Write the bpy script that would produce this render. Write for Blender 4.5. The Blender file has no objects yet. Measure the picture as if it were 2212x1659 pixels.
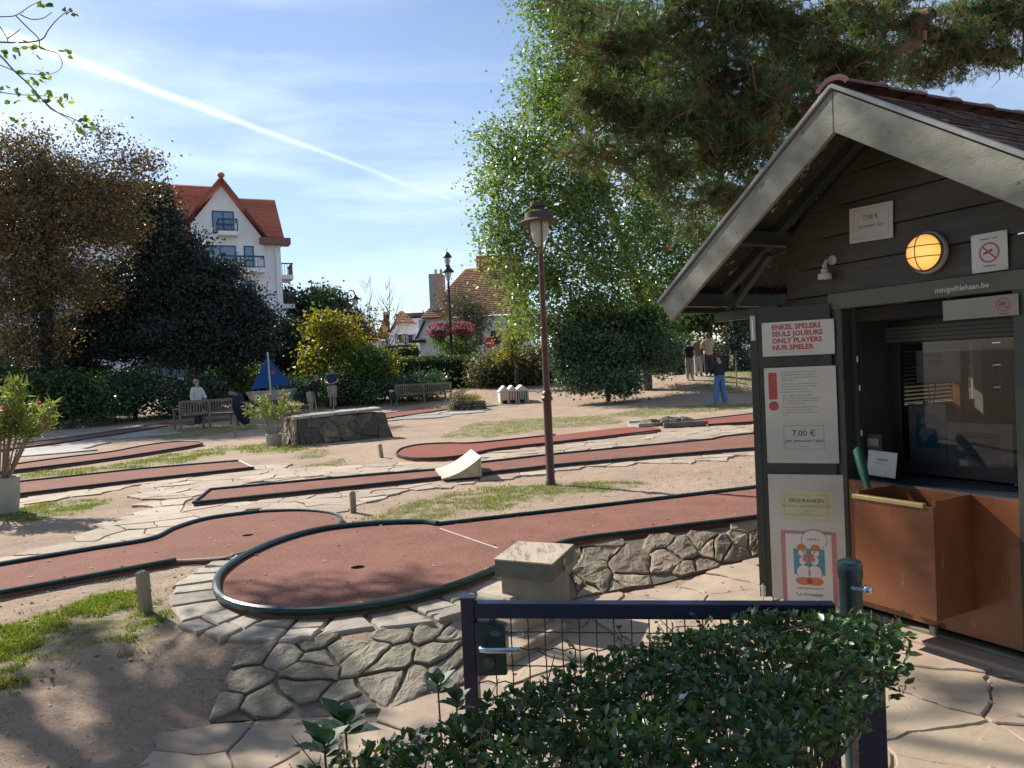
import bpy, bmesh, math, random
import numpy as np
from mathutils import Vector, Matrix, geometry, noise as mnoise

SC = bpy.context.scene
COL = SC.collection
R = random.Random(7)
NR = np.random.default_rng(11)
# ------------------------------------------------------------------ camera
IW, IH, F = 2212.0, 1659.0, 1661.0          # units in which positions were measured on the photograph
CAMZ, PITCH, ROLL = 1.6, math.radians(-1.0), 0.045
_cp, _sp, _c, _s = math.cos(PITCH), math.sin(PITCH), math.cos(ROLL), math.sin(ROLL)
cd = bpy.data.cameras.new('camera'); cam = bpy.data.objects.new('camera', cd); COL.objects.link(cam)
cd.sensor_width = 36.0; cd.sensor_fit = 'HORIZONTAL'; cd.lens = F / IW * 36.0
cd.clip_start = 0.05; cd.clip_end = 3000
_r = Vector((_c, _sp * _s, -_cp * _s)); _u = Vector((_s, -_sp * _c, _cp * _c)); _f = Vector((0, _cp, _sp))
cam.matrix_world = Matrix(((_r.x, _u.x, -_f.x, 0), (_r.y, _u.y, -_f.y, 0), (_r.z, _u.z, -_f.z, CAMZ), (0, 0, 0, 1)))
SC.camera = cam

# ------------------------------------------------------------------ light
SUN_AZ = math.radians(48.6)                  # from +Y towards -X
SUN_EL = math.radians(37.0)
S = Vector((-math.sin(SUN_AZ) * math.cos(SUN_EL), math.cos(SUN_AZ) * math.cos(SUN_EL), math.sin(SUN_EL)))
sl = bpy.data.lights.new('sun', 'SUN'); sl.energy = 5.0; sl.angle = math.radians(0.53); sl.color = (1.0, 0.93, 0.82)
so = bpy.data.objects.new('sun', sl); COL.objects.link(so); so.rotation_euler = S.to_track_quat('Z', 'Y').to_euler()
SC.view_settings.view_transform = 'Standard'; SC.view_settings.look = 'None'
SC.view_settings.gamma = 1.0; SC.view_settings.use_curve_mapping = False
SC.view_settings.exposure = 0.80

def raw_ray(u, v):
    x = (u - IW / 2) / F; y = -(v - IH / 2) / F
    X = _c * x + _s * y; Z = -_s * x + _c * y
    return Vector((X, _cp - _sp * Z, _sp + _cp * Z))

W = bpy.data.worlds.new('World'); SC.world = W; W.use_nodes = True
nt = W.node_tree; nt.nodes.clear()
def N(nt, t, **k):
    n = nt.nodes.new(t)
    for a, b in k.items():
        if a.startswith('i_'):
            key = a[2:]; n.inputs[int(key) if key.isdigit() else key].default_value = b
        else: setattr(n, a, b)
    return n
def L(nt, a, b): nt.links.new(a, b)
sky = N(nt, 'ShaderNodeTexSky', sky_type='NISHITA', sun_disc=False, sun_elevation=SUN_EL, sun_rotation=-SUN_AZ,
        altitude=0, air_density=1.0, dust_density=0.15, ozone_density=2.2)
tc = N(nt, 'ShaderNodeTexCoord')
def vm(op, a=None, b=None, av=None, bv=None):
    n = N(nt, 'ShaderNodeVectorMath', operation=op)
    if a is not None: L(nt, a, n.inputs[0])
    if b is not None: L(nt, b, n.inputs[1])
    if av is not None: n.inputs[0].default_value = av
    if bv is not None: n.inputs[1].default_value = bv
    return n
def mt(op, a, b=None, c=None, clamp=False):
    n = N(nt, 'ShaderNodeMath', operation=op, use_clamp=clamp)
    for i, q in enumerate((a, b, c)):
        if q is None: continue
        if isinstance(q, (int, float)): n.inputs[i].default_value = q
        else: L(nt, q, n.inputs[i])
    return n.outputs[0]
D = tc.outputs['Generated']
def streak_noise(rot, scl, det, lo, hi):
    mp = N(nt, 'ShaderNodeMapping'); mp.inputs['Rotation'].default_value = rot; mp.inputs['Scale'].default_value = scl
    L(nt, D, mp.inputs[0]); t = N(nt, 'ShaderNodeTexNoise', i_Detail=det, i_Roughness=0.55, i_Scale=1.0); L(nt, mp.outputs[0], t.inputs['Vector'])
    r = N(nt, 'ShaderNodeMapRange', i_1=lo, i_2=hi); L(nt, t.outputs['Fac'], r.inputs[0]); return r.outputs[0]
def trail(p0, p1, width, fade0, fade1, wob):
    """a contrail: a narrow band along the great circle through two directions"""
    a, b = raw_ray(*p0).normalized(), raw_ray(*p1).normalized()
    n = a.cross(b).normalized(); t = (b - a).normalized()
    nz = N(nt, 'ShaderNodeTexNoise', i_Scale=9.0, i_Detail=5.0); L(nt, D, nz.inputs['Vector'])
    d = vm('DOT_PRODUCT', D, bv=n).outputs['Value']
    d = mt('ADD', d, mt('MULTIPLY', mt('SUBTRACT', nz.outputs['Fac'], 0.5), wob))
    along = vm('DOT_PRODUCT', D, bv=t).outputs['Value']
    r = N(nt, 'ShaderNodeMapRange', i_1=fade0, i_2=fade1); L(nt, along, r.inputs[0])   # 0 at head .. 1 at wide end
    w = mt('ADD', mt('MULTIPLY', r.outputs[0], width), 0.0017)
    q = mt('DIVIDE', d, w)
    g = mt('POWER', 2.718, mt('MULTIPLY', mt('MULTIPLY', q, q), -1.0))
    nz2 = N(nt, 'ShaderNodeTexNoise', i_Scale=34.0, i_Detail=4.0); L(nt, D, nz2.inputs['Vector'])
    return mt('MULTIPLY', mt('MULTIPLY', g, mt('ADD', mt('MULTIPLY', r.outputs[0], 0.75), 0.0, clamp=True)), mt('ADD', nz2.outputs['Fac'], 0.45, clamp=True))
# direction parameter grows towards the upper left for the fades below
ta = raw_ray(1010, 445).normalized(); tb = raw_ray(60, 95).normalized(); tt = (tb - ta).normalized()
f0, f1 = ta.dot(tt), tb.dot(tt)
trA = trail((1010, 445), (60, 95), 0.0026, f0 - 0.02, f1, 0.008)
ta2 = raw_ray(1010, 445).normalized(); tb2 = raw_ray(300, 330).normalized(); tt2 = (tb2 - ta2).normalized()
trB = mt('MULTIPLY', trail((1010, 448), (300, 322), 0.016, ta2.dot(tt2), tb2.dot(tt2) + .1, 0.02), 0.32)
c1 = streak_noise((0.3, 0.5, 0.9), (1.6, 7.5, 13.0), 7.0, 0.42, 0.82)
c2 = streak_noise((0.1, 0.2, 0.2), (1.0, 1.6, 3.2), 3.0, 0.38, 0.72)
cir = mt('MULTIPLY', c1, c2)
glow = vm('DOT_PRODUCT', D, bv=S).outputs['Value']
glr = N(nt, 'ShaderNodeMapRange', i_1=0.55, i_2=1.0); L(nt, glow, glr.inputs[0])
cir = mt('MULTIPLY', cir, mt('ADD', mt('MULTIPLY', glr.outputs[0], 0.9), 0.42))
fac = mt('ADD', mt('ADD', trA, trB), mt('ADD', cir, mt('ADD', mt('MULTIPLY', c2, 0.10), 0.09)), clamp=True)
mixc = N(nt, 'ShaderNodeMix', data_type='RGBA'); L(nt, fac, mixc.inputs['Factor'])
skt = N(nt, 'ShaderNodeMix', data_type='RGBA', blend_type='MULTIPLY', i_0=1.0)
L(nt, sky.outputs[0], skt.inputs[6]); skt.inputs[7].default_value = (1.0, 1.03, 1.12, 1)
L(nt, skt.outputs[2], mixc.inputs[6]); mixc.inputs[7].default_value = (10.5, 11.8, 13.2, 1)
bg = N(nt, 'ShaderNodeBackground', i_Strength=0.072); L(nt, mixc.outputs[2], bg.inputs['Color'])
wo = N(nt, 'ShaderNodeOutputWorld'); L(nt, bg.outputs[0], wo.inputs[0])

# ------------------------------------------------------------------ materials
def newmat(name):
    m = bpy.data.materials.new(name); m.use_nodes = True; m.node_tree.nodes.clear(); return m
def rgb(c): return (c[0], c[1], c[2], 1)
MATS = {}
def mat(name, c1, c2=None, rough=0.7, scale=8.0, bump=0.0, bscale=None, metallic=0.0, detail=6.0, island=0.0, c3=None, c3_scale=1.2, c3_lo=0.52, c3_hi=0.66,
        stretch=(1, 1, 1), spec=0.4, coat=0.0, bdist=0.01, transl=0.0, tcol=None, cracks=None):
    if name in MATS: return MATS[name]
    m = newmat(name); t = m.node_tree; MATS[name] = m
    tc = N(t, 'ShaderNodeTexCoord'); mp = N(t, 'ShaderNodeMapping'); mp.inputs['Scale'].default_value = stretch
    L(t, tc.outputs['Object'], mp.inputs[0])
    nz = N(t, 'ShaderNodeTexNoise', i_Scale=scale, i_Detail=detail, i_Roughness=0.6); L(t, mp.outputs[0], nz.inputs['Vector'])
    rp = N(t, 'ShaderNodeMapRange', i_1=0.33, i_2=0.67); L(t, nz.outputs['Fac'], rp.inputs[0])
    mx = N(t, 'ShaderNodeMix', data_type='RGBA'); L(t, rp.outputs[0], mx.inputs['Factor'])
    mx.inputs[6].default_value = rgb(c1); mx.inputs[7].default_value = rgb(c2 if c2 else [q * 0.8 for q in c1])
    col = mx.outputs[2]
    if c3:
        n3 = N(t, 'ShaderNodeTexNoise', i_Scale=c3_scale, i_Detail=5.0, i_Roughness=0.62); L(t, mp.outputs[0], n3.inputs['Vector'])
        r3 = N(t, 'ShaderNodeMapRange', i_1=c3_lo, i_2=c3_hi); L(t, n3.outputs['Fac'], r3.inputs[0])
        m3 = N(t, 'ShaderNodeMix', data_type='RGBA'); L(t, r3.outputs[0], m3.inputs['Factor']); L(t, col, m3.inputs[6]); m3.inputs[7].default_value = rgb(c3)
        col = m3.outputs[2]
    if island:
        g = N(t, 'ShaderNodeNewGeometry'); oi = N(t, 'ShaderNodeObjectInfo')
        s0 = N(t, 'ShaderNodeMath', operation='ADD'); L(t, g.outputs['Random Per Island'], s0.inputs[0]); L(t, oi.outputs['Random'], s0.inputs[1])
        s1 = N(t, 'ShaderNodeMath', operation='FRACT'); L(t, s0.outputs[0], s1.inputs[0])
        rr = N(t, 'ShaderNodeMapRange', i_3=1 - island, i_4=1 + island); L(t, s1.outputs[0], rr.inputs[0])
        hs = N(t, 'ShaderNodeHueSaturation'); L(t, rr.outputs[0], hs.inputs['Value']); L(t, col, hs.inputs['Color'])
        s2 = N(t, 'ShaderNodeMath', operation='MULTIPLY'); L(t, s1.outputs[0], s2.inputs[0]); s2.inputs[1].default_value = 7.31
        s3 = N(t, 'ShaderNodeMath', operation='FRACT'); L(t, s2.outputs[0], s3.inputs[0])
        r4 = N(t, 'ShaderNodeMapRange', i_3=0.5 - island * 0.06, i_4=0.5 + island * 0.06); L(t, s3.outputs[0], r4.inputs[0]); L(t, r4.outputs[0], hs.inputs['Hue'])
        col = hs.outputs[0]
    b = N(t, 'ShaderNodeBsdfPrincipled', i_Roughness=rough, i_Metallic=metallic)
    b.inputs['Specular IOR Level'].default_value = spec; b.inputs['Coat Weight'].default_value = coat
    L(t, col, b.inputs['Base Color'])
    if bump:
        nb = N(t, 'ShaderNodeTexNoise', i_Scale=bscale or scale * 3, i_Detail=8.0, i_Roughness=0.65); L(t, mp.outputs[0], nb.inputs['Vector'])
        bp = N(t, 'ShaderNodeBump', i_Strength=bump, i_Distance=bdist); L(t, nb.outputs['Fac'], bp.inputs['Height']); L(t, bp.outputs[0], b.inputs['Normal'])
    o = N(t, 'ShaderNodeOutputMaterial')
    if transl:
        tr = N(t, 'ShaderNodeBsdfTranslucent')
        if tcol:
            mm = N(t, 'ShaderNodeMix', data_type='RGBA', blend_type='MULTIPLY', i_0=1.0); L(t, col, mm.inputs[6]); mm.inputs[7].default_value = rgb(tcol); L(t, mm.outputs[2], tr.inputs['Color'])
        else: L(t, col, tr.inputs['Color'])
        ms = N(t, 'ShaderNodeMixShader', i_0=transl); L(t, b.outputs[0], ms.inputs[1]); L(t, tr.outputs[0], ms.inputs[2]); L(t, ms.outputs[0], o.inputs[0])
    else: L(t, b.outputs[0], o.inputs[0])
    return m
def leafmat(name, cols, rough=0.55, transl=0.42, tcol=(1.7, 1.6, 0.7), spec=0.35, patch=0.0, pcol=(1, 1, 1)):
    """foliage: every leaf takes its own colour out of a short ramp"""
    if name in MATS: return MATS[name]
    m = newmat(name); t = m.node_tree; MATS[name] = m
    g = N(t, 'ShaderNodeNewGeometry'); cr = N(t, 'ShaderNodeValToRGB'); L(t, g.outputs['Random Per Island'], cr.inputs[0])
    el = cr.color_ramp.elements; n = len(cols)
    el[0].position = 0; el[0].color = rgb(cols[0]); el[1].position = 1; el[1].color = rgb(cols[-1])
    for i in range(1, n - 1):
        e = el.new(i / (n - 1)); e.color = rgb(cols[i])
    col = cr.outputs[0]
    if patch:
        tcn = N(t, 'ShaderNodeTexCoord'); nz = N(t, 'ShaderNodeTexNoise', i_Scale=patch, i_Detail=2.0); L(t, tcn.outputs['Object'], nz.inputs['Vector'])
        rp = N(t, 'ShaderNodeMapRange', i_1=0.46, i_2=0.62); L(t, nz.outputs['Fac'], rp.inputs[0])
        mx = N(t, 'ShaderNodeMix', data_type='RGBA', blend_type='MULTIPLY'); L(t, rp.outputs[0], mx.inputs['Factor']); L(t, col, mx.inputs[6]); mx.inputs[7].default_value = rgb(pcol); col = mx.outputs[2]
    b = N(t, 'ShaderNodeBsdfPrincipled', i_Roughness=rough); b.inputs['Specular IOR Level'].default_value = spec; L(t, col, b.inputs['Base Color'])
    o = N(t, 'ShaderNodeOutputMaterial')
    mm = N(t, 'ShaderNodeMix', data_type='RGBA', blend_type='MULTIPLY', i_0=1.0); L(t, col, mm.inputs[6]); mm.inputs[7].default_value = rgb(tcol)
    tr = N(t, 'ShaderNodeBsdfTranslucent'); L(t, mm.outputs[2], tr.inputs['Color'])
    ms = N(t, 'ShaderNodeMixShader', i_0=transl); L(t, b.outputs[0], ms.inputs[1]); L(t, tr.outputs[0], ms.inputs[2]); L(t, ms.outputs[0], o.inputs[0])
    return m
def plainmat(name, c, rough=0.5, metallic=0.0, emit=None, es=0.0, alpha=None, trans=0.0, spec=0.5):
    if name in MATS: return MATS[name]
    m = newmat(name); t = m.node_tree; MATS[name] = m
    b = N(t, 'ShaderNodeBsdfPrincipled', i_Roughness=rough, i_Metallic=metallic); b.inputs['Base Color'].default_value = rgb(c)
    b.inputs['Specular IOR Level'].default_value = spec; b.inputs['Transmission Weight'].default_value = trans
    if emit: b.inputs['Emission Color'].default_value = rgb(emit); b.inputs['Emission Strength'].default_value = es
    o = N(t, 'ShaderNodeOutputMaterial'); L(t, b.outputs[0], o.inputs[0]); return m
def paneglass(name, clear=0.75, tint=(0.9, 0.95, 0.95)):
    if name in MATS: return MATS[name]
    m = newmat(name); t = m.node_tree; MATS[name] = m
    fr = N(t, 'ShaderNodeFresnel', i_IOR=1.45); gl = N(t, 'ShaderNodeBsdfGlossy', i_Roughness=0.02); tr = N(t, 'ShaderNodeBsdfTransparent'); tr.inputs[0].default_value = rgb(tint)
    ms = N(t, 'ShaderNodeMixShader'); L(t, fr.outputs[0], ms.inputs[0]); L(t, tr.outputs[0], ms.inputs[1]); L(t, gl.outputs[0], ms.inputs[2])
    o = N(t, 'ShaderNodeOutputMaterial'); L(t, ms.outputs[0], o.inputs[0]); return m

# ------------------------------------------------------------------ objects
def tag(o, label=None, cat=None, group=None, kind=None):
    if label: o['label'] = label
    if cat: o['category'] = cat
    if group: o['group'] = group
    if kind: o['kind'] = kind
    return o
def thing(name, label, cat, loc=(0, 0, 0), rotz=0.0, group=None):
    o = bpy.data.objects.new(name, None); COL.objects.link(o); o.empty_display_size = 0.1
    o.location = loc; o.rotation_euler = (0, 0, rotz); return tag(o, label, cat, group)
def offs(p):
    v = Vector((0, 0, 0))
    while p is not None: v += p.location; p = p.parent
    return v
def link(name, me, m=None, parent=None, smooth=False):
    o = bpy.data.objects.new(name, me); COL.objects.link(o)
    if m is not None and not me.materials: me.materials.append(m)
    if parent is not None: o.parent = parent
    if smooth: me.polygons.foreach_set('use_smooth', [True] * len(me.polygons))
    return o
def npmesh(name, V, faces_flat, n_per):
    """fast mesh from numpy: V (n,3), faces_flat index array, n_per = verts per face (const or array)"""
    me = bpy.data.meshes.new(name); V = np.asarray(V, dtype=np.float32)
    me.vertices.add(len(V)); me.vertices.foreach_set('co', V.ravel())
    ff = np.asarray(faces_flat, dtype=np.int32).ravel(); me.loops.add(len(ff)); me.loops.foreach_set('vertex_index', ff)
    if np.isscalar(n_per): nf = len(ff) // n_per; st = np.arange(nf) * n_per; tot = np.full(nf, n_per)
    else: tot = np.asarray(n_per); nf = len(tot); st = np.concatenate([[0], np.cumsum(tot)[:-1]])
    me.polygons.add(nf); me.polygons.foreach_set('loop_start', st.astype(np.int32)); me.polygons.foreach_set('loop_total', tot.astype(np.int32))
    me.update(calc_edges=True); return me
class MB:
    def __init__(s): s.v = []; s.f = []
    def add(s, vs, fs):
        n = len(s.v); s.v += [tuple(q) for q in vs]; s.f += [tuple(i + n for i in f) for f in fs]; return s
    def box(s, c, size, rz=0.0, taper=1.0):
        hx, hy, hz = size[0] / 2, size[1] / 2, size[2] / 2; ca, sa = math.cos(rz), math.sin(rz); vs = []
        for z in (-1, 1):
            k = taper if z > 0 else 1.0
            for x, y in ((-1, -1), (1, -1), (1, 1), (-1, 1)):
                X, Y = x * hx * k, y * hy * k; vs.append((c[0] + ca * X - sa * Y, c[1] + sa * X + ca * Y, c[2] + z * hz))
        return s.add(vs, [(0, 3, 2, 1), (4, 5, 6, 7), (0, 1, 5, 4), (1, 2, 6, 5), (2, 3, 7, 6), (3, 0, 4, 7)])
    def slab(s, a, b):   # axis aligned from corner to corner
        return s.box([(a[i] + b[i]) / 2 for i in range(3)], [abs(b[i] - a[i]) for i in range(3)])
    def hexa(s, P):      # 8 points: bottom ring 4, top ring 4
        return s.add(P, [(0, 3, 2, 1), (4, 5, 6, 7), (0, 1, 5, 4), (1, 2, 6, 5), (2, 3, 7, 6), (3, 0, 4, 7)])
    def bar(s, p, q, w, h, up=(0, 0, 1)):
        p, q, up = Vector(p), Vector(q), Vector(up); d = (q - p).normalized(); sx = d.cross(up)
        if sx.length < 1e-4: sx = d.cross(Vector((1, 0, 0)))
        sx = sx.normalized() * (w / 2); uz = sx.normalized().cross(d).normalized() * (h / 2)
        return s.hexa([p - sx - uz, p + sx - uz, q + sx - uz, q - sx - uz, p - sx + uz, p + sx + uz, q + sx + uz, q - sx + uz])
    def tube(s, pts, rad, n=8, closed=False, caps=True):
        pts = [Vector(p) for p in pts]; m = len(pts)
        if isinstance(rad, (int, float)): rad = [rad] * m
        t0 = (pts[1] - pts[0]).normalized(); ref = Vector((0, 0, 1)) if abs(t0.z) < 0.9 else Vector((1, 0, 0)); x = t0.cross(ref).normalized(); vs = []
        for i in range(m):
            a = pts[(i - 1) % m] if (closed or i > 0) else pts[i]; b = pts[(i + 1) % m] if (closed or i < m - 1) else pts[i]
            t = (b - a); t = t.normalized() if t.length > 1e-9 else t0
            x = (x - t * x.dot(t)); x = x.normalized() if x.length > 1e-6 else t.orthogonal().normalized(); y = t.cross(x)
            for k in range(n):
                an = 2 * math.pi * k / n; vs.append(pts[i] + (x * math.cos(an) + y * math.sin(an)) * rad[i])
        fs = []
        for i in range(m if closed else m - 1):
            j = (i + 1) % m
            for k in range(n):
                l = (k + 1) % n; fs.append((i * n + k, i * n + l, j * n + l, j * n + k))
        if caps and not closed: fs.append(tuple(range(n - 1, -1, -1))); fs.append(tuple((m - 1) * n + k for k in range(n)))
        return s.add(vs, fs)
    def lathe(s, prof, c=(0, 0, 0), n=20, sx=1.0, sy=1.0):
        vs = []; m = len(prof)
        for r, z in prof:
            for k in range(n):
                a = 2 * math.pi * k / n; vs.append((c[0] + r * math.cos(a) * sx, c[1] + r * math.sin(a) * sy, c[2] + z))
        fs = [(i * n + k, i * n + (k + 1) % n, (i + 1) * n + (k + 1) % n, (i + 1) * n + k) for i in range(m - 1) for k in range(n)]
        fs.append(tuple(range(n - 1, -1, -1))); fs.append(tuple((m - 1) * n + k for k in range(n)))
        return s.add(vs, fs)
    def prism(s, poly, z0, z1):
        n = len(poly); vs = [(p[0], p[1], z0) for p in poly] + [(p[0], p[1], z1) for p in poly]
        return s.add(vs, [tuple(range(n - 1, -1, -1)), tuple(range(n, 2 * n))] + [(i, (i + 1) % n, n + (i + 1) % n, n + i) for i in range(n)])
    def extr(s, poly3, d):   # polygon in 3D pushed along d
        n = len(poly3); d = Vector(d); P = [Vector(p) for p in poly3]; vs = P + [p + d for p in P]
        return s.add(vs, [tuple(range(n - 1, -1, -1)), tuple(range(n, 2 * n))] + [(i, (i + 1) % n, n + (i + 1) % n, n + i) for i in range(n)])
    def sphere(s, c, r, n=10, m=6, sc=(1, 1, 1)):
        prof = [(max(1e-4, r * math.sin(math.pi * i / m)), -r * math.cos(math.pi * i / m) * sc[2]) for i in range(m + 1)]
        return s.lathe(prof, c, n, sc[0], sc[1])
    def build(s, name, m, parent=None, world=False, smooth=False, bevel=0.0, label=None, kind=None):
        V = s.v
        if world and parent is not None:
            o_ = offs(parent); V = [(a - o_.x, b - o_.y, c - o_.z) for a, b, c in V]
        me = bpy.data.meshes.new(name); me.from_pydata(V, [], s.f); me.update()
        bm = bmesh.new(); bm.from_mesh(me); bmesh.ops.recalc_face_normals(bm, faces=bm.faces); bm.to_mesh(me); bm.free()
        o = link(name, me, m, parent, smooth)
        if smooth:
            me.set_sharp_from_angle(angle=math.radians(40))
        if bevel:
            b = o.modifiers.new('bevel', 'BEVEL'); b.width = bevel; b.segments = 2; b.limit_method = 'ANGLE'
        if label: o['label'] = label
        if kind: o['kind'] = kind
        return o
def copy_part(o, parent, loc=None, rot=None):
    c = o.copy(); COL.objects.link(c); c.parent = parent
    if loc is not None: c.location = loc
    if rot is not None: c.rotation_euler = rot
    return c
def copy_tree(o, parent=None):
    c = o.copy(); COL.objects.link(c); c.parent = parent
    for ch in list(o.children): copy_tree(ch, c)
    return c

def text_mesh(body, size, align='CENTER', bold=0.0, shear=0.0, ext=0.0):
    cu = bpy.data.curves.new('txt', 'FONT'); cu.body = body; cu.size = size; cu.align_x = align; cu.align_y = 'CENTER'
    cu.offset = bold; cu.shear = shear; cu.extrude = ext; cu.resolution_u = 2
    ob = bpy.data.objects.new('txt', cu); COL.objects.link(ob); dg = bpy.context.evaluated_depsgraph_get(); dg.update()
    me = bpy.data.meshes.new_from_object(ob.evaluated_get(dg)); bpy.data.objects.remove(ob); bpy.data.curves.remove(cu); me.materials.clear(); return me
def text_on(body, size, frame, m, parent, align='CENTER', bold=0.0, shear=0.0, name='lettering', sx=1.0):
    """frame = (origin, xdir, updir) in the parent's local space"""
    me = text_mesh(body, size, align, bold, shear); o_, x, y = [Vector(q) for q in frame]
    V = np.empty(len(me.vertices) * 3, dtype=np.float32); me.vertices.foreach_get('co', V); V = V.reshape(-1, 3)
    out = np.array(o_)[None, :] + V[:, :1] * sx * np.array(x)[None, :] + V[:, 1:2] * np.array(y)[None, :]
    me.vertices.foreach_set('co', out.astype(np.float32).ravel()); me.update(); return link(name, me, m, parent)

# scatter a small template with numpy
def rot_from(dirs, rolls, rng=NR):
    """rows: matrices whose Y axis = dirs, roll about it"""
    d = dirs / np.maximum(np.linalg.norm(dirs, axis=1, keepdims=True), 1e-9)
    ref = np.where(np.abs(d[:, 2:3]) < 0.95, np.array([[0, 0, 1.0]]), np.array([[1.0, 0, 0]]))
    x = np.cross(d, ref); x /= np.maximum(np.linalg.norm(x, axis=1, keepdims=True), 1e-9); z = np.cross(x, d)
    c, s_ = np.cos(rolls)[:, None], np.sin(rolls)[:, None]; X = x * c + z * s_; Z = -x * s_ + z * c
    return np.stack([X, d, Z], axis=2)
def scatter(name, tv, tf, P, M, scl, m, parent=None, smooth=False):
    tv = np.asarray(tv, float); n = len(P); k = len(tv); scl = np.asarray(scl, float)
    if scl.ndim == 1: scl = np.repeat(scl[:, None], 3, axis=1)
    V = np.einsum('nij,nkj->nki', M, tv[None, :, :] * scl[:, None, :]) + P[:, None, :]
    if parent is not None: V = V - np.array(offs(parent))[None, None, :]
    npf = len(tf[0]); Fc = (np.array(tf)[None, :, :] + (np.arange(n) * k)[:, None, None])
    me = npmesh(name, V.reshape(-1, 3), Fc.ravel(), npf); return link(name, me, m, parent, smooth)
LEAF4 = ([(0, 0, 0), (0.32, 0.5, 0.06), (0, 1, 0), (-0.32, 0.5, 0.06)], [(0, 1, 2, 3)])
LEAF6 = ([(0, 0, 0), (0.20, 0.28, 0.05), (0.25, 0.6, 0.05), (0, 1, -0.04), (-0.25, 0.6, 0.05), (-0.20, 0.28, 0.05), (0, 0.3, 0), (0, 0.62, 0)],
         [(0, 1, 6, 5), (1, 2, 7, 6), (6, 7, 4, 5), (2, 3, 4, 7)])
LEAFW = ([(0, 0, 0), (0.36, 0.3, 0.08), (0.34, 0.62, 0.08), (0, 1, -0.05), (-0.34, 0.62, 0.08), (-0.36, 0.3, 0.08), (0, 0.25, 0), (0, 0.62, 0)],
         [(0, 1, 6, 5), (1, 2, 7, 6), (6, 7, 4, 5), (2, 3, 4, 7)])
BLADE = ([(-0.06, 0, 0), (0.06, 0, 0), (0.03, 0.6, 0.10), (0, 1, 0.32), (-0.03, 0.6, 0.10)], [(0, 1, 2, 4)])

def catmull(P, closed=False, sub=6):
    P = [np.array(p, float) for p in P]; n = len(P); out = []
    for i in range(n if closed else n - 1):
        p0 = P[(i - 1) % n] if (closed or i > 0) else P[i]; p1 = P[i]; p2 = P[(i + 1) % n]; p3 = P[(i + 2) % n] if (closed or i < n - 2) else P[(i + 1) % n]
        for k in range(sub):
            t = k / sub; out.append(0.5 * ((2 * p1) + (-p0 + p2) * t + (2 * p0 - 5 * p1 + 4 * p2 - p3) * t * t + (-p0 + 3 * p1 - 3 * p2 + p3) * t ** 3))
    if not closed: out.append(P[-1])
    return out
# ------------------------------------------------------------------ measured positions -> points of the place
def ray(u, v): return raw_ray(u, v)
def G(u, v, z=0.0):
    r = ray(u, v); t = (z - CAMZ) / r.z; return Vector((0, 0, CAMZ)) + r * t
def at(u, v, Y):
    r = ray(u, v); return Vector((0, 0, CAMZ)) + r * (Y / r.y)
TZ = 0.19                                    # level of the playing terrace above the path
base_px = [(-300, 2700), (0, 2350), (250, 1950), (430, 1650), (470, 1545), (640, 1548), (840, 1532), (1000, 1478), (1100, 1400), (1165, 1335), (1250, 1292), (1400, 1265), (1640, 1200), (1850, 1160), (2212, 1105)]
top_px = [(-300, 1570), (0, 1470), (150, 1410), (300, 1375), (365, 1335), (432, 1372), (560, 1385), (640, 1378), (760, 1370), (900, 1345), (975, 1325), (1060, 1275), (1130, 1235), (1240, 1190), (1400, 1163), (1640, 1132), (1850, 1098), (2212, 1045)]
BASE = [G(u, v, 0).xy for u, v in base_px]; TOP = [G(u, v, TZ).xy for u, v in top_px]
LOWPOLY = np.array([tuple(p) for p in BASE] + [(40, BASE[-1].y + 2), (40, -40), (-40, -40), (-40, BASE[0].y - 1)])
TERPOLY = np.array([tuple(p) for p in TOP] + [(60, TOP[-1].y + 2), (60, 300), (-60, 300), (-60, TOP[0].y - 1)])
def pdist(P, poly):
    """distance of points to a polygon, 0 inside"""
    n = len(poly); best = np.full(len(P), 1e9); ins = np.zeros(len(P), bool)
    for i in range(n):
        a = poly[i]; b = poly[(i + 1) % n]; ab = b - a; t = np.clip(((P - a) @ ab) / max(ab @ ab, 1e-12), 0, 1)
        best = np.minimum(best, np.linalg.norm(P - (a + t[:, None] * ab), axis=1))
        c = (a[1] > P[:, 1]) != (b[1] > P[:, 1]); dy = b[1] - a[1]
        if abs(dy) > 1e-12: ins ^= c & (P[:, 0] < (b[0] - a[0]) * (P[:, 1] - a[1]) / dy + a[0])
    return np.where(ins, 0, best)
def sstep(x): x = np.clip(x, 0, 1); return x * x * (3 - 2 * x)
def hgt(x, y):
    x = np.atleast_1d(np.asarray(x, float)); y = np.atleast_1d(np.asarray(y, float)); P = np.stack([x, y], 1)
    z = np.full(len(x), TZ)
    near = (y < 9)
    if near.any():
        a = pdist(P[near], TERPOLY); b = pdist(P[near], LOWPOLY); z[near] = TZ * b / np.maximum(a + b, 1e-6)
    z = z + 0.62 * sstep((y - 29) / 9.0) + 0.3 * sstep((y - 39.5) / 2.0)          # up to the street
    m = 0.85 * np.exp(-(((x - 9.0) / 4.5) ** 2 + ((y - 33.5) / 4.5) ** 2))         # mound on the right
    z = np.where(y < 39, z + m * (1 - sstep((y - 29) / 9.0) * 0.55), z + m * 0.4)
    return z
def hz(x, y): return float(hgt(x, y)[0])
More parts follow.
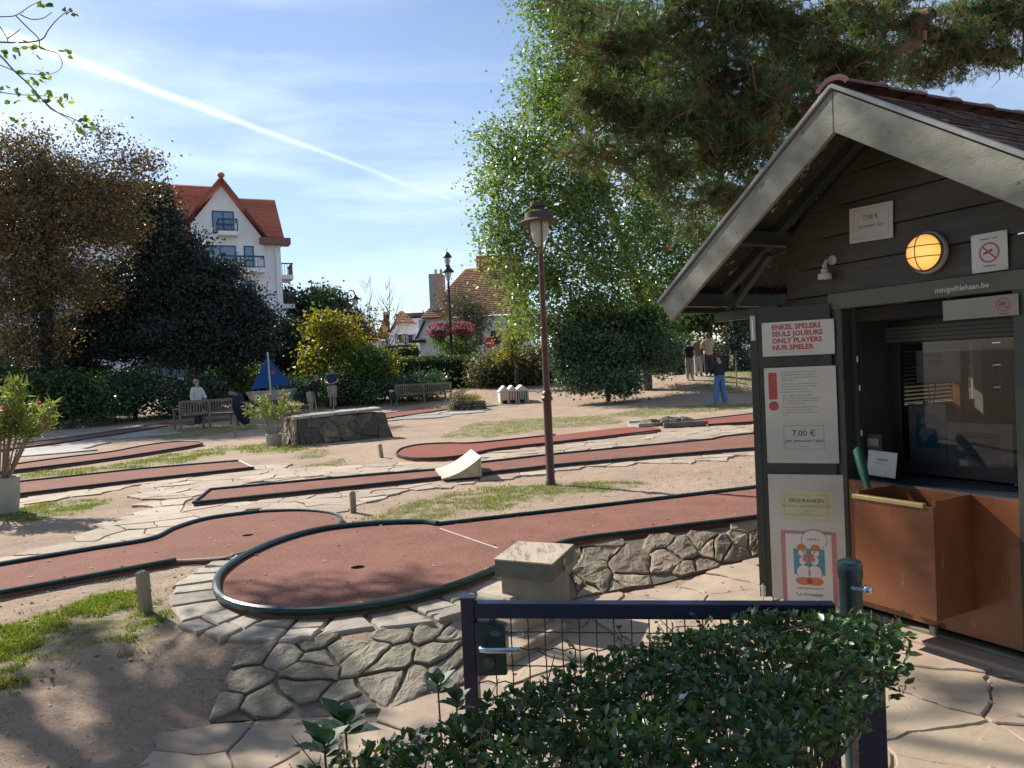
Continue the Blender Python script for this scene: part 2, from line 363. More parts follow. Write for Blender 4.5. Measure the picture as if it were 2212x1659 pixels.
def T(u, v):
    """the spot of the ground that shows at (u, v)"""
    r = ray(u, v); o = Vector((0, 0, CAMZ)); t = 1.0; prev = 1.0
    ts = np.geomspace(1.2, 160, 900); pts = np.array([[r.x * t, r.y * t, CAMZ + r.z * t] for t in ts]); h = hgt(pts[:, 0], pts[:, 1])
    d = pts[:, 2] - h; k = np.argmax(d < 0)
    if not (d < 0).any(): return Vector(pts[-1])
    if k == 0: return Vector(pts[0])
    w = d[k - 1] / (d[k - 1] - d[k]); p = pts[k - 1] * (1 - w) + pts[k] * w; return Vector((p[0], p[1], hz(p[0], p[1])))
def inpoly(P, poly):
    return pdist(np.atleast_2d(P), np.array(poly, float)) == 0

# ------------------------------------------------------------------ ground
grass_px = {
    'g1': [(815, 1128), (860, 1097), (960, 1072), (1080, 1055), (1190, 1048), (1300, 1041), (1378, 1043), (1340, 1054), (1180, 1075), (1100, 1090), (980, 1108), (890, 1125)],
    'g2': [(-40, 1372), (120, 1322), (235, 1278), (262, 1284), (215, 1318), (300, 1298), (334, 1345), (300, 1372), (180, 1392), (60, 1432), (-40, 1470)],
    'g3': [(-20, 1112), (60, 1096), (180, 1080), (215, 1082), (150, 1108), (60, 1124), (-20, 1132)],
    'g4': [(190, 1015), (280, 1000), (380, 983), (440, 984), (385, 1000), (260, 1013), (60, 1032), (40, 1018)],
    'g5': [(395, 988), (470, 966), (492, 970), (440, 986)],
    'g6': [(525, 966), (590, 957), (684, 958), (640, 974), (575, 979), (540, 974)],
    'g7': [(650, 990), (675, 972), (706, 974), (690, 988)], 'g8': [(668, 1008), (735, 993), (722, 1006)],
    'g9': [(955, 945), (1040, 912), (1180, 903), (1310, 898), (1335, 914), (1250, 922), (1180, 926), (1060, 945)],
    'g10': [(1310, 897), (1400, 882), (1550, 874), (1640, 872), (1640, 882), (1500, 891), (1380, 900)],
    'g11': [(1495, 838), (1560, 812), (1640, 800), (1640, 850), (1560, 848)],
    'g12': [(975, 838), (1045, 824), (1060, 832), (1000, 845)],
    'g13': [(300, 946), (420, 926), (500, 918), (560, 915), (540, 928), (400, 946)],
    'g14': [(860, 893), (900, 886), (960, 878), (1000, 874), (960, 886), (880, 897)]}
GRASS = {k: [tuple(T(u, v).xy) for u, v in pl] for k, pl in grass_px.items()}
def steps(*segs):
    out = []
    for a, b, s in segs: out += list(np.arange(a, b, s))
    return np.array(out)
gx = steps((-900, -60, 70), (-60, -14, 2.0), (-14, -5.0, 0.4), (-5.0, 4.0, 0.06), (4.0, 16, 0.5), (16, 60, 3), (60, 950, 70))
gy = steps((-200, -6, 20), (-6, 2.2, 0.4), (2.2, 6.9, 0.05), (6.9, 12, 0.12), (12, 46, 0.4), (46, 90, 3), (90, 1600, 80))
XX, YY = np.meshgrid(gx, gy); px_, py_ = XX.ravel(), YY.ravel(); hh = hgt(px_, py_)
def fbm(x, y, s, o=4, seed=0.0):
    return np.array([mnoise.fractal(Vector((a * s + seed, b * s, seed)), 0.8, 2.0, o) for a, b in zip(x, y)])
nearm = (py_ < 46) & (np.abs(px_) < 16) & (py_ > 0)
bump = np.zeros(len(px_)); bump[nearm] = 0.010 * fbm(px_[nearm], py_[nearm], 2.3) + 0.006 * fbm(px_[nearm], py_[nearm], 9.0, 3, 5.0)
slope_zone = (hh > 0.02) & (hh < TZ - 0.005) & nearm
bump[nearm] += 0.0045 * fbm(px_[nearm], py_[nearm], 17.0, 3, 9.0); bump = np.where(slope_zone, bump * 2.6, np.where(hh < 0.02, bump * 0.45, bump))
hh2 = hh + bump - np.where(hh < 0.02, 0.002, 0.0)
gm = np.zeros(len(px_)); PP = np.stack([px_, py_], 1)
for k, pl in GRASS.items():
    c = np.array(pl); lo, hi = c.min(0) - .6, c.max(0) + .6; w = (PP[:, 0] > lo[0]) & (PP[:, 0] < hi[0]) & (PP[:, 1] > lo[1]) & (PP[:, 1] < hi[1])
    if w.any(): gm[w] = np.maximum(gm[w], 1 - np.clip(pdist(PP[w], c) / 0.18, 0, 1))
nxg, nyg = len(gx), len(gy); idx = np.arange(nxg * nyg).reshape(nyg, nxg)
fc = np.stack([idx[:-1, :-1], idx[:-1, 1:], idx[1:, 1:], idx[1:, :-1]], -1).reshape(-1, 4)
me = npmesh('ground', np.stack([px_, py_, hh2], 1), fc.ravel(), 4)
at_ = me.attributes.new('grass', 'FLOAT', 'POINT'); at_.data.foreach_set('value', gm.astype(np.float32))
gmat = newmat('dirt'); t = gmat.node_tree
tc = N(t, 'ShaderNodeTexCoord'); ob = tc.outputs['Object']
def gn(scale, detail=6.0, rough=0.6, lo=0.35, hi=0.65):
    n = N(t, 'ShaderNodeTexNoise', i_Scale=scale, i_Detail=detail, i_Roughness=rough); L(t, ob, n.inputs['Vector'])
    r = N(t, 'ShaderNodeMapRange', i_1=lo, i_2=hi); L(t, n.outputs['Fac'], r.inputs[0]); return r.outputs[0]
def gmix(f, a, b):
    m = N(t, 'ShaderNodeMix', data_type='RGBA')
    if isinstance(f, float): m.inputs[0].default_value = f
    else: L(t, f, m.inputs['Factor'])
    for i, q in ((6, a), (7, b)):
        if isinstance(q, tuple): m.inputs[i].default_value = rgb(q)
        else: L(t, q, m.inputs[i])
    return m.outputs[2]
cdirt = gmix(gn(0.9), (0.385, 0.285, 0.21), (0.29, 0.215, 0.16))
cdirt = gmix(gn(45, 3, 0.7, 0.55, 0.75), cdirt, (0.47, 0.38, 0.31))
cdirt = gmix(gn(70, 2, 0.5, 0.63, 0.70), cdirt, (0.12, 0.085, 0.06))
cdirt = gmix(gn(4.0, 8, 0.7, 0.55, 0.75), cdirt, (0.26, 0.19, 0.14))
ag = N(t, 'ShaderNodeAttribute', attribute_name='grass'); mg = N(t, 'ShaderNodeMath', operation='MULTIPLY'); L(t, ag.outputs['Fac'], mg.inputs[0]); L(t, gn(7, 5, 0.7, 0.38, 0.60), mg.inputs[1])
cdirt = gmix(mg.outputs[0], cdirt, (0.13, 0.14, 0.045))
b = N(t, 'ShaderNodeBsdfPrincipled', i_Roughness=0.95); b.inputs['Specular IOR Level'].default_value = 0.15; L(t, cdirt, b.inputs['Base Color'])
nb = N(t, 'ShaderNodeTexNoise', i_Scale=26.0, i_Detail=9.0, i_Roughness=0.75); L(t, ob, nb.inputs['Vector']); bp = N(t, 'ShaderNodeBump', i_Strength=0.9, i_Distance=0.022); L(t, nb.outputs['Fac'], bp.inputs['Height'])
nb2 = N(t, 'ShaderNodeTexNoise', i_Scale=6.0, i_Detail=4.0); L(t, ob, nb2.inputs['Vector']); bp2 = N(t, 'ShaderNodeBump', i_Strength=0.45, i_Distance=0.05); L(t, nb2.outputs['Fac'], bp2.inputs['Height']); L(t, bp2.outputs[0], bp.inputs['Normal'])
L(t, bp.outputs[0], b.inputs['Normal']); o = N(t, 'ShaderNodeOutputMaterial'); L(t, b.outputs[0], o.inputs[0])
ground = link('ground', me, gmat, None, True); tag(ground, 'sandy trodden earth of the mini golf garden', kind='structure')

# street behind the hedge
ASPH = mat('asphalt', (0.06, 0.06, 0.062), (0.05, 0.05, 0.05), 0.9, 20, 0.3)
sv = []; sf = []; xs = np.linspace(-60, 60, 61)
for i, x in enumerate(xs):
    for y in (43.5, 50.0): sv.append((x, y, hz(x, y) + 0.012))
sf = [(2 * i, 2 * i + 2, 2 * i + 3, 2 * i + 1) for i in range(len(xs) - 1)]
street = MB().add(sv, sf).build('street', ASPH); tag(street, 'asphalt street running behind the clipped hedge', kind='structure')
kb = MB(); 
for i in range(60): kb.bar((xs[i], 43.4, hz(xs[i], 43.4) + 0.05), (xs[i + 1], 43.4, hz(xs[i + 1], 43.4) + 0.05), 0.15, 0.13)
kb = kb.build('kerb', mat('kerb_concrete', (0.35, 0.34, 0.32), (0.28, 0.27, 0.25), 0.85, 10, 0.3)); tag(kb, 'pale concrete kerb along the street', kind='structure')

# ------------------------------------------------------------------ stones
def clip(poly, p, n):
    out = []; m = len(poly)
    for i in range(m):
        a, b = poly[i], poly[(i + 1) % m]; da = (a[0] - p[0]) * n[0] + (a[1] - p[1]) * n[1]; db = (b[0] - p[0]) * n[0] + (b[1] - p[1]) * n[1]
        if da <= 0: out.append(a)
        if (da < 0 < db) or (db < 0 < da):
            t = da / (da - db); out.append((a[0] + (b[0] - a[0]) * t, a[1] + (b[1] - a[1]) * t))
    return out
def cells(zone, sp, rng, joint=0.012, jit=0.55, edge=0.10, aspect=1.0, convex=False):
    """crazy paving: rough-edged cells inside a polygon zone; sp may be a function of the position"""
    zone = np.array(zone, float); lo, hi = zone.min(0) - sp, zone.max(0) + sp; seeds = []
    y = lo[1]; row = 0
    while y < hi[1]:
        x = lo[0] + (sp * aspect * .5 if row % 2 else 0)
        while x < hi[0]:
            if rng.random() > 0.20: seeds.append((x + rng.uniform(-jit, jit) * sp * aspect, y + rng.uniform(-jit, jit) * sp))
            x += sp * aspect
        y += sp * 0.95; row += 1
    seeds = np.array(seeds); keep = pdist(seeds, zone) < sp * 0.2; out = []
    for i in np.nonzero(keep)[0]:
        s0 = seeds[i]; d = np.linalg.norm((seeds - s0) / np.array([aspect, 1]), axis=1); nb = np.nonzero((d < sp * 2.8) & (d > 1e-6))[0]; nb = nb[np.argsort(d[nb])]
        r = sp * aspect * 1.1; poly = [(s0[0] - r, s0[1] - r), (s0[0] + r, s0[1] - r), (s0[0] + r, s0[1] + r), (s0[0] - r, s0[1] + r)]
        for j in nb:
            q = seeds[j]; n = q - s0; ln = np.hypot(*n); n = n / ln; mid = s0 + n * (ln / 2 - joint * rng.uniform(0.35, 0.9)); poly = clip(poly, mid, n)
            if len(poly) < 3: break
        if convex:
            for k in range(len(zone)):
                a, b_ = zone[k], zone[(k + 1) % len(zone)]
                if len(poly) >= 3: poly = clip(poly, a, (b_[1] - a[1], -(b_[0] - a[0])))
        if len(poly) < 3: continue
        # rough edges: both neighbours of a joint are bent by the same field, so joints stay narrow
        P = []; cen = np.mean(poly, axis=0); step = sp * 0.17
        for k in range(len(poly)):
            a, b_ = np.array(poly[k]), np.array(poly[(k + 1) % len(poly)]); ln = np.linalg.norm(b_ - a)
            if ln < 0.006: continue
            nseg = max(1, int(ln / step))
            for q in range(nseg):
                c_ = a + (b_ - a) * (q / nseg); v = mnoise.noise_vector(Vector((c_[0] * 1.3 / sp, c_[1] * 1.3 / sp, 1.7))) * (edge * sp * 1.3) + mnoise.noise_vector(Vector((c_[0] * 5 / sp, c_[1] * 5 / sp, 4.1))) * (edge * sp * 0.45)
                P.append((c_[0] + v.x, c_[1] + v.y))
        if len(P) >= 3: out.append(P)
    return out
def stone_mesh(P, mapf, thick, rng, tilt=0.012, bev=0.008, rough=0.0):
    c = np.mean(P, axis=0); n = len(P); ta, tb = rng.uniform(-tilt, tilt), rng.uniform(-tilt, tilt); dz = rng.uniform(-.3, 1) * tilt
    r_ = max(np.linalg.norm(np.array(P) - c, axis=1).max(), 1e-3)
    def hh(q): return dz + ((q[0] - c[0]) * ta + (q[1] - c[1]) * tb) / r_
    k = 1 - bev / r_ * 1.6; inner = [c + (np.array(q) - c) * k for q in P]
    V = [mapf(q[0], q[1], -0.02) for q in P] + [mapf(q[0], q[1], thick - bev + hh(q)) for q in P] + [mapf(q[0], q[1], thick + hh(q)) for q in inner]
    def rg_(q): return rough * (mnoise.noise(Vector((q[0] * 9, q[1] * 9, c[0] * 3))) + .5 * mnoise.noise(Vector((q[0] * 23, q[1] * 23, c[1])))) + rough * .35
    for k2 in (.78, .5, .22): V += [mapf(q[0], q[1], thick + hh(q) + rg_(q) + rng.uniform(-.1, .15) * tilt) for q in [c + (np.array(p_) - c) * k2 for p_ in P]]
    V.append(mapf(c[0], c[1], thick + hh(c) + rg_(c)))
    Fs = []
    for r_i in range(5): Fs += [(r_i * n + i, r_i * n + (i + 1) % n, (r_i + 1) * n + (i + 1) % n, (r_i + 1) * n + i) for i in range(n)]
    Fs += [(5 * n + i, 5 * n + (i + 1) % n, 6 * n) for i in range(n)]; return V, Fs
def lay_stones(cl, mapf, thick, m, parent, rng, limit, name='stone', tilt=0.012, bev=0.008, restname='small_stones', rough=0.0):
    """the nearest `limit` cells become parts, the rest one stuff part"""
    dist = [min((Vector(mapf(*q, 0)) - Vector((0, 0, CAMZ))).length for q in P[:2]) for P in cl]; order = np.argsort(dist); rest = MB()
    for r_, i in enumerate(order):
        V, Fs = stone_mesh(cl[i], mapf, thick, rng, tilt, bev, rough)
        if r_ < limit:
            me = bpy.data.meshes.new(name); me.from_pydata([tuple(v) for v in V], [], Fs); me.update(); link(name, me, m, parent)
        else: rest.add(V, Fs)
    if rest.v: rest.build(restname, m, parent, kind='stuff')
FLAG = mat('flagstone', (0.385, 0.305, 0.23), (0.30, 0.24, 0.18), 0.85, 3.5, 0.55, 14, island=0.17, c3=(0.24, 0.20, 0.165), c3_scale=5, c3_lo=.52, c3_hi=.75, bdist=0.012)
FLAG2 = mat('flagstone_path', (0.38, 0.295, 0.215), (0.285, 0.22, 0.16), 0.82, 2.5, 0.5, 11, island=0.13, c3=(0.27, 0.205, 0.16), c3_scale=3.5, c3_lo=.5, c3_hi=.75, bdist=0.010)
FLAGD = mat('flagstone_bluegrey', (0.33, 0.31, 0.285), (0.25, 0.235, 0.215), 0.85, 3.5, 0.5, 14, island=0.15)
WALLS = mat('wall_stone', (0.27, 0.235, 0.175), (0.175, 0.15, 0.11), 0.82, 3.0, 0.9, 9, island=0.22, c3=(0.30, 0.255, 0.19), c3_scale=2.2, c3_lo=.5, c3_hi=.7, bdist=0.03)
rng = random.Random(3)
flatmap = lambda z0: (lambda x, y, h: (x, y, z0 + h))
# the paved aprons between the lanes (terrace level)
aprons = tag(MB().prism([(-1.62, 7.6), (-1.6, 7.6), (-1.6, 7.62)], 0.2, 0.21).build('terrace_paving', FLAG), 'crazy paving of sandstone flags between the golf lanes', kind='structure')
zones = [[(-60, 1245), (0, 1232), (330, 1175), (390, 1150), (480, 1125), (600, 1112), (728, 1116), (745, 1100), (800, 1078), (940, 1052), (945, 1035), (760, 1054), (420, 1090), (452, 1060), (560, 1045), (700, 1030), (940, 1012), (950, 1000), (700, 1012), (600, 1003), (550, 1008), (440, 1030), (300, 1050), (330, 1075), (300, 1110), (240, 1150), (60, 1195), (-60, 1215)],
         [(-60, 1092), (30, 1080), (548, 1013), (560, 1022), (440, 1035), (300, 1052), (150, 1075), (30, 1100), (-60, 1112)],
         [(1040, 1003), (1040, 990), (1064, 975), (1380, 937), (1640, 918), (1640, 936), (1550, 945), (1400, 962), (1199, 982)],
         [(930, 1055), (950, 1034), (1040, 1030), (1200, 1010), (1400, 992), (1640, 972), (1700, 975), (1640, 985), (1400, 1004), (1200, 1020), (1060, 1040)]]
cl = []
for i, z in enumerate(zones):
    zw = [tuple(G(u, v, TZ).xy) for u, v in z]; cl += cells(zw, 0.33, rng, joint=0.009, edge=0.13, aspect=1.25)
lay_stones(cl, flatmap(TZ - 0.004), 0.018, FLAG, aprons, rng, 280, tilt=.007, bev=.005)
backz = [[(560, 900), (835, 868), (960, 845), (1100, 838), (1200, 850), (1060, 868), (960, 878), (820, 900), (700, 905)], [(640, 918), (835, 912), (1050, 885), (1240, 866), (1234, 861), (1050, 880), (835, 903)], [(60, 985), (360, 930), (365, 925), (330, 915), (100, 945), (0, 960), (0, 990)],
         [(1056, 857), (1110, 850), (1190, 848), (1195, 856), (1100, 866), (1040, 876)]]
cl = []
for z in backz: cl += cells([tuple(G(u, v, TZ).xy) for u, v in z], 1.0, rng, joint=0.05, edge=0.1, aspect=1.2)
bp_ = tag(MB().prism([(-5, 25), (-4.98, 25), (-4.98, 25.02)], 0.2, 0.21).build('back_paving', FLAGD), 'grey paving slabs round the far lanes and benches', kind='structure')
lay_stones(cl, flatmap(TZ + 0.004), 0.02, FLAGD, bp_, rng, 160, tilt=0.01)
# the path past the kiosk (lower level)
lowz = [tuple(p) for p in BASE[3:]] + [(6.5, 6.0), (3.2, 5.6), (2.55, 3.7), (3.6, 1.6), (2.6, 0.9), (-0.2, 1.2), (-1.0, 1.9), (-1.75, 3.0)]
cl = cells(lowz, 0.33, rng, joint=0.009, edge=0.15, aspect=1.25)
path = tag(MB().prism([(1, 3), (1.02, 3), (1.02, 3.02)], -.05, -.04).build('path', FLAG2), 'sunlit crazy paved path between the gate and the kiosk', kind='structure')
lay_stones(cl, lambda x, y, h: (x, y, (-0.012 if x > -.5 else max(-.012, hz(x, y) - .012)) + h), 0.019, FLAG2, path, rng, 200, tilt=0.007, bev=0.006)

# ------------------------------------------------------------------ retaining wall: sloping crazy-set stones
def arc(poly):
    P = [Vector(p) for p in poly]; s = [0.0]
    for i in range(1, len(P)): s.append(s[-1] + (P[i] - P[i - 1]).length)
    return P, s
def on(P, s, t):
    t = t * s[-1]; i = 1
    while i < len(s) - 1 and s[i] < t: i += 1
    k = (t - s[i - 1]) / max(s[i] - s[i - 1], 1e-9); return P[i - 1].lerp(P[i], k)
def wallmap(bl, tl, z0=0.0, z1=TZ):
    B, bs = arc(bl); Tp, ts = arc(tl); ln = (bs[-1] + ts[-1]) / 2; wd = np.mean([(on(B, bs, k / 8) - on(Tp, ts, k / 8)).length for k in range(9)]); wd = math.hypot(wd, z1 - z0)
    def f(x, y, h):
        s_ = min(max(x / ln, 0), 1); t_ = min(max(y / wd, -0.03), 1.03); b3 = on(B, bs, s_); t3 = on(Tp, ts, s_); b3 = Vector((b3.x, b3.y, z0)); t3 = Vector((t3.x, t3.y, z1))
        e = 0.15; b4 = on(B, bs, min(s_ + e, 1)); b5 = on(B, bs, max(s_ - e, 0)); al = Vector((b4.x - b5.x, b4.y - b5.y, 0)); n = al.cross(t3 - b3)
        n = n.normalized() if n.length > 1e-9 else Vector((0, 0, 1)); n = -n if n.z < 0 else n
        n = Vector((0.1, -0.6, 0.8)).lerp(n, 0.35).normalized()
        p = b3.lerp(t3, t_) + n * (h + 0.01); return (p.x, p.y, p.z)
    return f, ln, wd
wallA = thing('retaining_wall', 'low sloping wall of grey crazy-set stones below the round golf green', 'wall', (0, 0, 0))
Bp = [G(u, v, 0).xy for u, v in [(455, 1560), (560, 1552), (640, 1550), (740, 1542), (840, 1532), (930, 1505), (1000, 1475), (1060, 1430)]]
Tp = [G(u, v, TZ).xy for u, v in [(520, 1400), (590, 1388), (660, 1382), (750, 1372), (860, 1352), (960, 1332), (1040, 1300), (1090, 1275)]]
f_, ln, wd = wallmap(Bp, Tp, 0.0, TZ - 0.015)
rng2 = random.Random(12); lay_stones(cells([(0.02, 0.0), (ln - .02, 0.0), (ln - .02, wd), (0.02, wd)], 0.19, rng2, joint=0.013, edge=0.12, aspect=1.05), f_, 0.018, WALLS, wallA, rng2, 60, tilt=0.010, bev=0.006, rough=.008)
MB().add([f_(x, y, 0.004) for y in (-.02, wd) for x in np.linspace(0, ln, 20)], [(i, i + 1, 21 + i, 20 + i) for i in range(19)]).build('mortar', mat('mortar', (0.20, 0.17, 0.13), (0.13, 0.11, 0.085), 0.95, 20, 0.6), wallA, smooth=True)
wallB = thing('retaining_wall', 'sunlit low wall of brown rubble stones between the long lane and the kiosk path', 'wall', (0, 0, 0))
Bp = [G(u, v, 0).xy for u, v in [(1165, 1335), (1250, 1292), (1400, 1265), (1530, 1233), (1640, 1200), (1850, 1160)]]
Tp = [G(u, v, TZ).xy for u, v in [(1150, 1230), (1240, 1190), (1400, 1165), (1530, 1147), (1640, 1132), (1850, 1098)]]
f_, ln, wd = wallmap(Bp, Tp, 0.0, TZ)
WALLB = mat('wall_stone_sunny', (0.30, 0.235, 0.165), (0.20, 0.155, 0.115), 0.82, 3.5, 1.0, 9, island=0.22, c3=(0.36, 0.28, 0.19), c3_scale=2.2, c3_lo=.5, c3_hi=.7, bdist=0.03)
lay_stones(cells([(0.0, -.02), (ln, -.02), (ln, wd + .02), (0.0, wd + .02)], 0.19, rng2, joint=0.010, edge=0.13, aspect=1.15), f_, 0.020, WALLB, wallB, rng2, 60, tilt=0.012, bev=0.006, rough=.012)
MB().add([f_(x, y, 0.004) for y in (-.02, wd) for x in np.linspace(0, ln, 20)], [(i, i + 1, 21 + i, 20 + i) for i in range(19)]).build('mortar', MATS['mortar'], wallB, smooth=True)

# ------------------------------------------------------------------ golf lanes
RED = mat('lane_red_grit', (0.205, 0.092, 0.068), (0.145, 0.064, 0.048), 0.93, 2.2, 1.0, 120, c3=(0.34, 0.19, 0.15), c3_scale=100, c3_lo=.50, c3_hi=.72, bdist=0.004, spec=0.15)
REDS = mat('lane_red_bright', (0.235, 0.078, 0.058), (0.19, 0.064, 0.048), 0.93, 2.2, 0.8, 200, c3=(0.42, 0.17, 0.13), c3_scale=150, c3_lo=.58, c3_hi=.75, bdist=0.004, spec=0.15)
RAIL = mat('rail_green_paint', (0.018, 0.050, 0.046), (0.010, 0.028, 0.026), 0.32, 6, 0.15, 40, c3=(0.06, 0.10, 0.09), c3_scale=9, c3_lo=.62, c3_hi=.75)
WHT = mat('white_edging', (0.62, 0.58, 0.52), (0.45, 0.41, 0.36), 0.7, 9, 0.2)
CONC = mat('concrete', (0.40, 0.375, 0.33), (0.30, 0.28, 0.245), 0.9, 5, 0.5, 30, c3=(0.2, 0.18, 0.15), c3_scale=3, c3_lo=.55, c3_hi=.8)
LANES = []
def lane(label, outline, zs, runs, m=None, r=0.02, smooth_out=True, holes=()):
    """outline: closed list of measured spots; runs: list of (start, end, radius, material) index ranges that carry a rail"""
    P = [G(u, v, zs) for u, v in outline]; c = sum((Vector(p) for p in P), Vector()) / len(P)
    ln = thing('mini_golf_lane', label, 'golf lane', (c.x, c.y, hz(c.x, c.y)), group='red mini golf lanes with dark rails')
    pts = catmull([tuple(p) for p in P], True, 5) if smooth_out else [np.array(p) for p in P]
    LANES.append((np.array([p[:2] for p in pts]), zs)); o_ = offs(ln); ring = [Vector((p[0] - o_.x, p[1] - o_.y, zs - o_.z)) for p in pts]
    rings = [ring]
    for (hu, hv, hr) in holes:
        hc = G(hu, hv, zs) - o_; rings.append([Vector((hc.x + hr * math.cos(a), hc.y + hr * math.sin(a), zs - o_.z)) for a in np.linspace(0, 2 * math.pi, 20, endpoint=False)])
    flat = [v for rr in rings for v in rr]; tri = geometry.tessellate_polygon(rings); n = len(ring)
    vs = [tuple(v) for v in flat]; fs = [tuple(tr) for tr in tri]; k = len(vs); vs += [(v.x, v.y, v.z - 0.09) for v in ring]
    fs += [(i, (i + 1) % n, k + (i + 1) % n, k + i) for i in range(n)]
    MB().add(vs, fs).build('lane_surface', m or RED, ln)
    for (hu, hv, hr) in holes:
        hc = G(hu, hv, zs) - o_; q = MB()
        A_ = np.linspace(0, 2 * math.pi, 20, endpoint=False); q.add([(hc.x + hr * math.cos(a), hc.y + hr * math.sin(a), hc.z - dz) for dz in (0, 0.09) for a in A_], [(i, (i + 1) % 20, 20 + (i + 1) % 20, 20 + i) for i in range(20)] + [tuple(range(20, 40))])
        q.build('cup', mat('cup_rust', (0.05, 0.03, 0.02), (0.12, 0.06, 0.04), 0.8, 30), ln)
    for run in runs:
        a, b_, rr, mm = run; ids = list(range(a, b_ + 1)) if b_ >= a else list(range(a, len(P))) + list(range(0, b_ + 1))
        seg = [tuple(P[i % len(P)]) for i in ids]; seg = catmull(seg, False, 6) if smooth_out else seg
        MB().tube([(p[0] - o_.x, p[1] - o_.y, zs + rr * 0.65 - o_.z) for p in seg], rr, 8).build('border_rail', mm, ln, smooth=True)
    return ln
LZ = TZ + 0.045
near = lane('nearest red lane with a big round green ringed by a fat green pipe', [(1900, 1084), (1640, 1118), (1400, 1148), (1240, 1169), (1140, 1200), (1037, 1249), (939, 1284), (846, 1307), (752, 1321), (658, 1327), (564, 1323), (502, 1309), (472, 1288), (468, 1263), (477, 1243), (502, 1221), (539, 1199), (596, 1174), (658, 1155), (721, 1143), (814, 1134), (908, 1131), (945, 1135), (1100, 1117), (1300, 1094), (1500, 1070), (1640, 1053), (1900, 1020)], LZ,
     [(4, 22, 0.027, RAIL), (0, 4, 0.019, RAIL), (22, 27, 0.020, RAIL)], holes=[(773, 1225, 0.052)], m=RED)
p0, p1 = G(950, 1141, LZ + 0.003), G(1075, 1184, LZ + 0.003); o_ = offs(near)
dd = (p1 - p0).normalized(); pp = Vector((-dd.y, dd.x, 0)) * 0.008
MB().add([p0 - pp - o_, p1 - pp - o_, p1 + pp - o_, p0 + pp - o_], [(0, 1, 2, 3)]).build('foul_line', WHT, near)
l2 = lane('second lane from the front with an oval bulb, lower left', [(-260, 1330), (0, 1283), (150, 1256), (300, 1228), (380, 1213), (477, 1207), (505, 1198), (589, 1173), (640, 1159), (727, 1140), (738, 1122), (715, 1110), (650, 1104), (560, 1107), (450, 1122), (378, 1143), (325, 1167), (200, 1188), (0, 1222), (-260, 1268)], LZ - 0.012,
     [(0, 4, 0.020, RAIL), (4, 6, 0.009, WHT), (9, 13, 0.016, RAIL), (13, 20, 0.021, RAIL)], holes=[(535, 1156, 0.05)])
l3 = lane('long middle lane that runs behind the wooden ramp', [(418, 1088), (760, 1053), (940, 1034), (1134, 1014), (1200, 1006), (1404, 988), (1603, 971), (1800, 962), (1800, 925), (1640, 936), (1560, 944), (1536, 950), (1199, 982), (1040, 1000), (940, 1016), (700, 1036), (453, 1059)], LZ,
     [(0, 7, 0.018, RAIL), (8, 16, 0.018, RAIL), (16, 0, 0.018, RAIL)], smooth_out=False)
l4 = lane('lane with a rounded left end that leads to the stone trough', [(1425, 930), (1300, 945), (1150, 962), (1064, 972), (1000, 985), (940, 991), (890, 990), (860, 984), (858, 977), (872, 968), (910, 961), (970, 958), (1032, 957), (1200, 940), (1375, 921)], LZ,
     [(0, 13, 0.017, RAIL)], m=REDS)
l4b = lane('short red lane end on the right behind the stone trough', [(1530, 918), (1640, 911), (1800, 900), (1800, 880), (1640, 892), (1492, 909)], LZ, [(0, 2, .015, RAIL), (3, 5, .015, RAIL)], m=REDS, smooth_out=False)
l5 = lane('straight lane on the left with a white bar across its right end', [(-200, 1102), (30, 1070), (300, 1038), (548, 1011), (516, 996), (300, 1014), (28, 1043), (-200, 1072)], LZ,
     [(0, 3, 0.017, RAIL), (3, 4, 0.014, WHT), (4, 7, 0.017, RAIL)], smooth_out=False)
l6 = lane('narrow dark-edged lane on the left ending in a flat loop', [(-150, 1040), (41, 1016), (150, 1003), (269, 987), (390, 968), (430, 961), (437, 958), (422, 954), (375, 955), (312, 963), (237, 977), (130, 990), (16, 1006), (-150, 1028)], LZ, [(0, 12, 0.017, RAIL)])
l7 = lane('thin lane at the left edge running behind the left bench', [(-100, 985), (125, 958), (362, 921), (500, 905), (500, 899), (362, 914), (125, 949), (-100, 974)], LZ, [(0, 2, 0.016, RAIL), (5, 7, 0.016, RAIL)], smooth_out=False)
l8 = lane('far straight lane in front of the round stone planter', [(690, 918), (835, 904), (971, 884), (1056, 878), (1234, 861), (1205, 857), (1050, 870), (960, 877), (835, 893), (690, 910)], LZ, [(0, 4, 0.016, RAIL), (5, 9, 0.016, RAIL)], m=REDS, smooth_out=False)
l9 = lane('farthest lane leading up to the striped beach hut obstacle', [(620, 889), (780, 879), (960, 861), (1090, 850), (1150, 846), (1090, 843), (960, 853), (780, 869), (620, 878)], LZ, [(0, 4, 0.016, RAIL), (5, 8, 0.016, RAIL)], smooth_out=False, m=REDS)

# flat coping stones round the circular green
ringo = catmull([tuple(G(u, v, LZ).xy) for u, v in [(1140, 1200), (1037, 1249), (939, 1284), (846, 1307), (752, 1321), (658, 1327), (564, 1323), (502, 1309), (472, 1288), (468, 1263), (477, 1243), (502, 1221), (539, 1199), (596, 1174), (658, 1155), (721, 1143)]], False, 10)
oute = catmull([tuple(G(u, v, TZ).xy) for u, v in [(1175, 1255), (1110, 1292), (1030, 1322), (940, 1345), (820, 1362), (740, 1378), (640, 1387), (520, 1390), (425, 1368), (365, 1325), (368, 1290), (405, 1248), (452, 1222), (500, 1203), (545, 1188), (592, 1172), (645, 1156), (705, 1141)]], False, 10)
rr_ = random.Random(21); A_, as_ = arc([tuple(p) for p in ringo]); B_, bs_ = arc([tuple(p) for p in oute]); s = 0.0; k = 0
capw = thing('coping_ring', 'ring of flat grey coping slabs round the circular golf green', 'coping', (0, 0, 0))
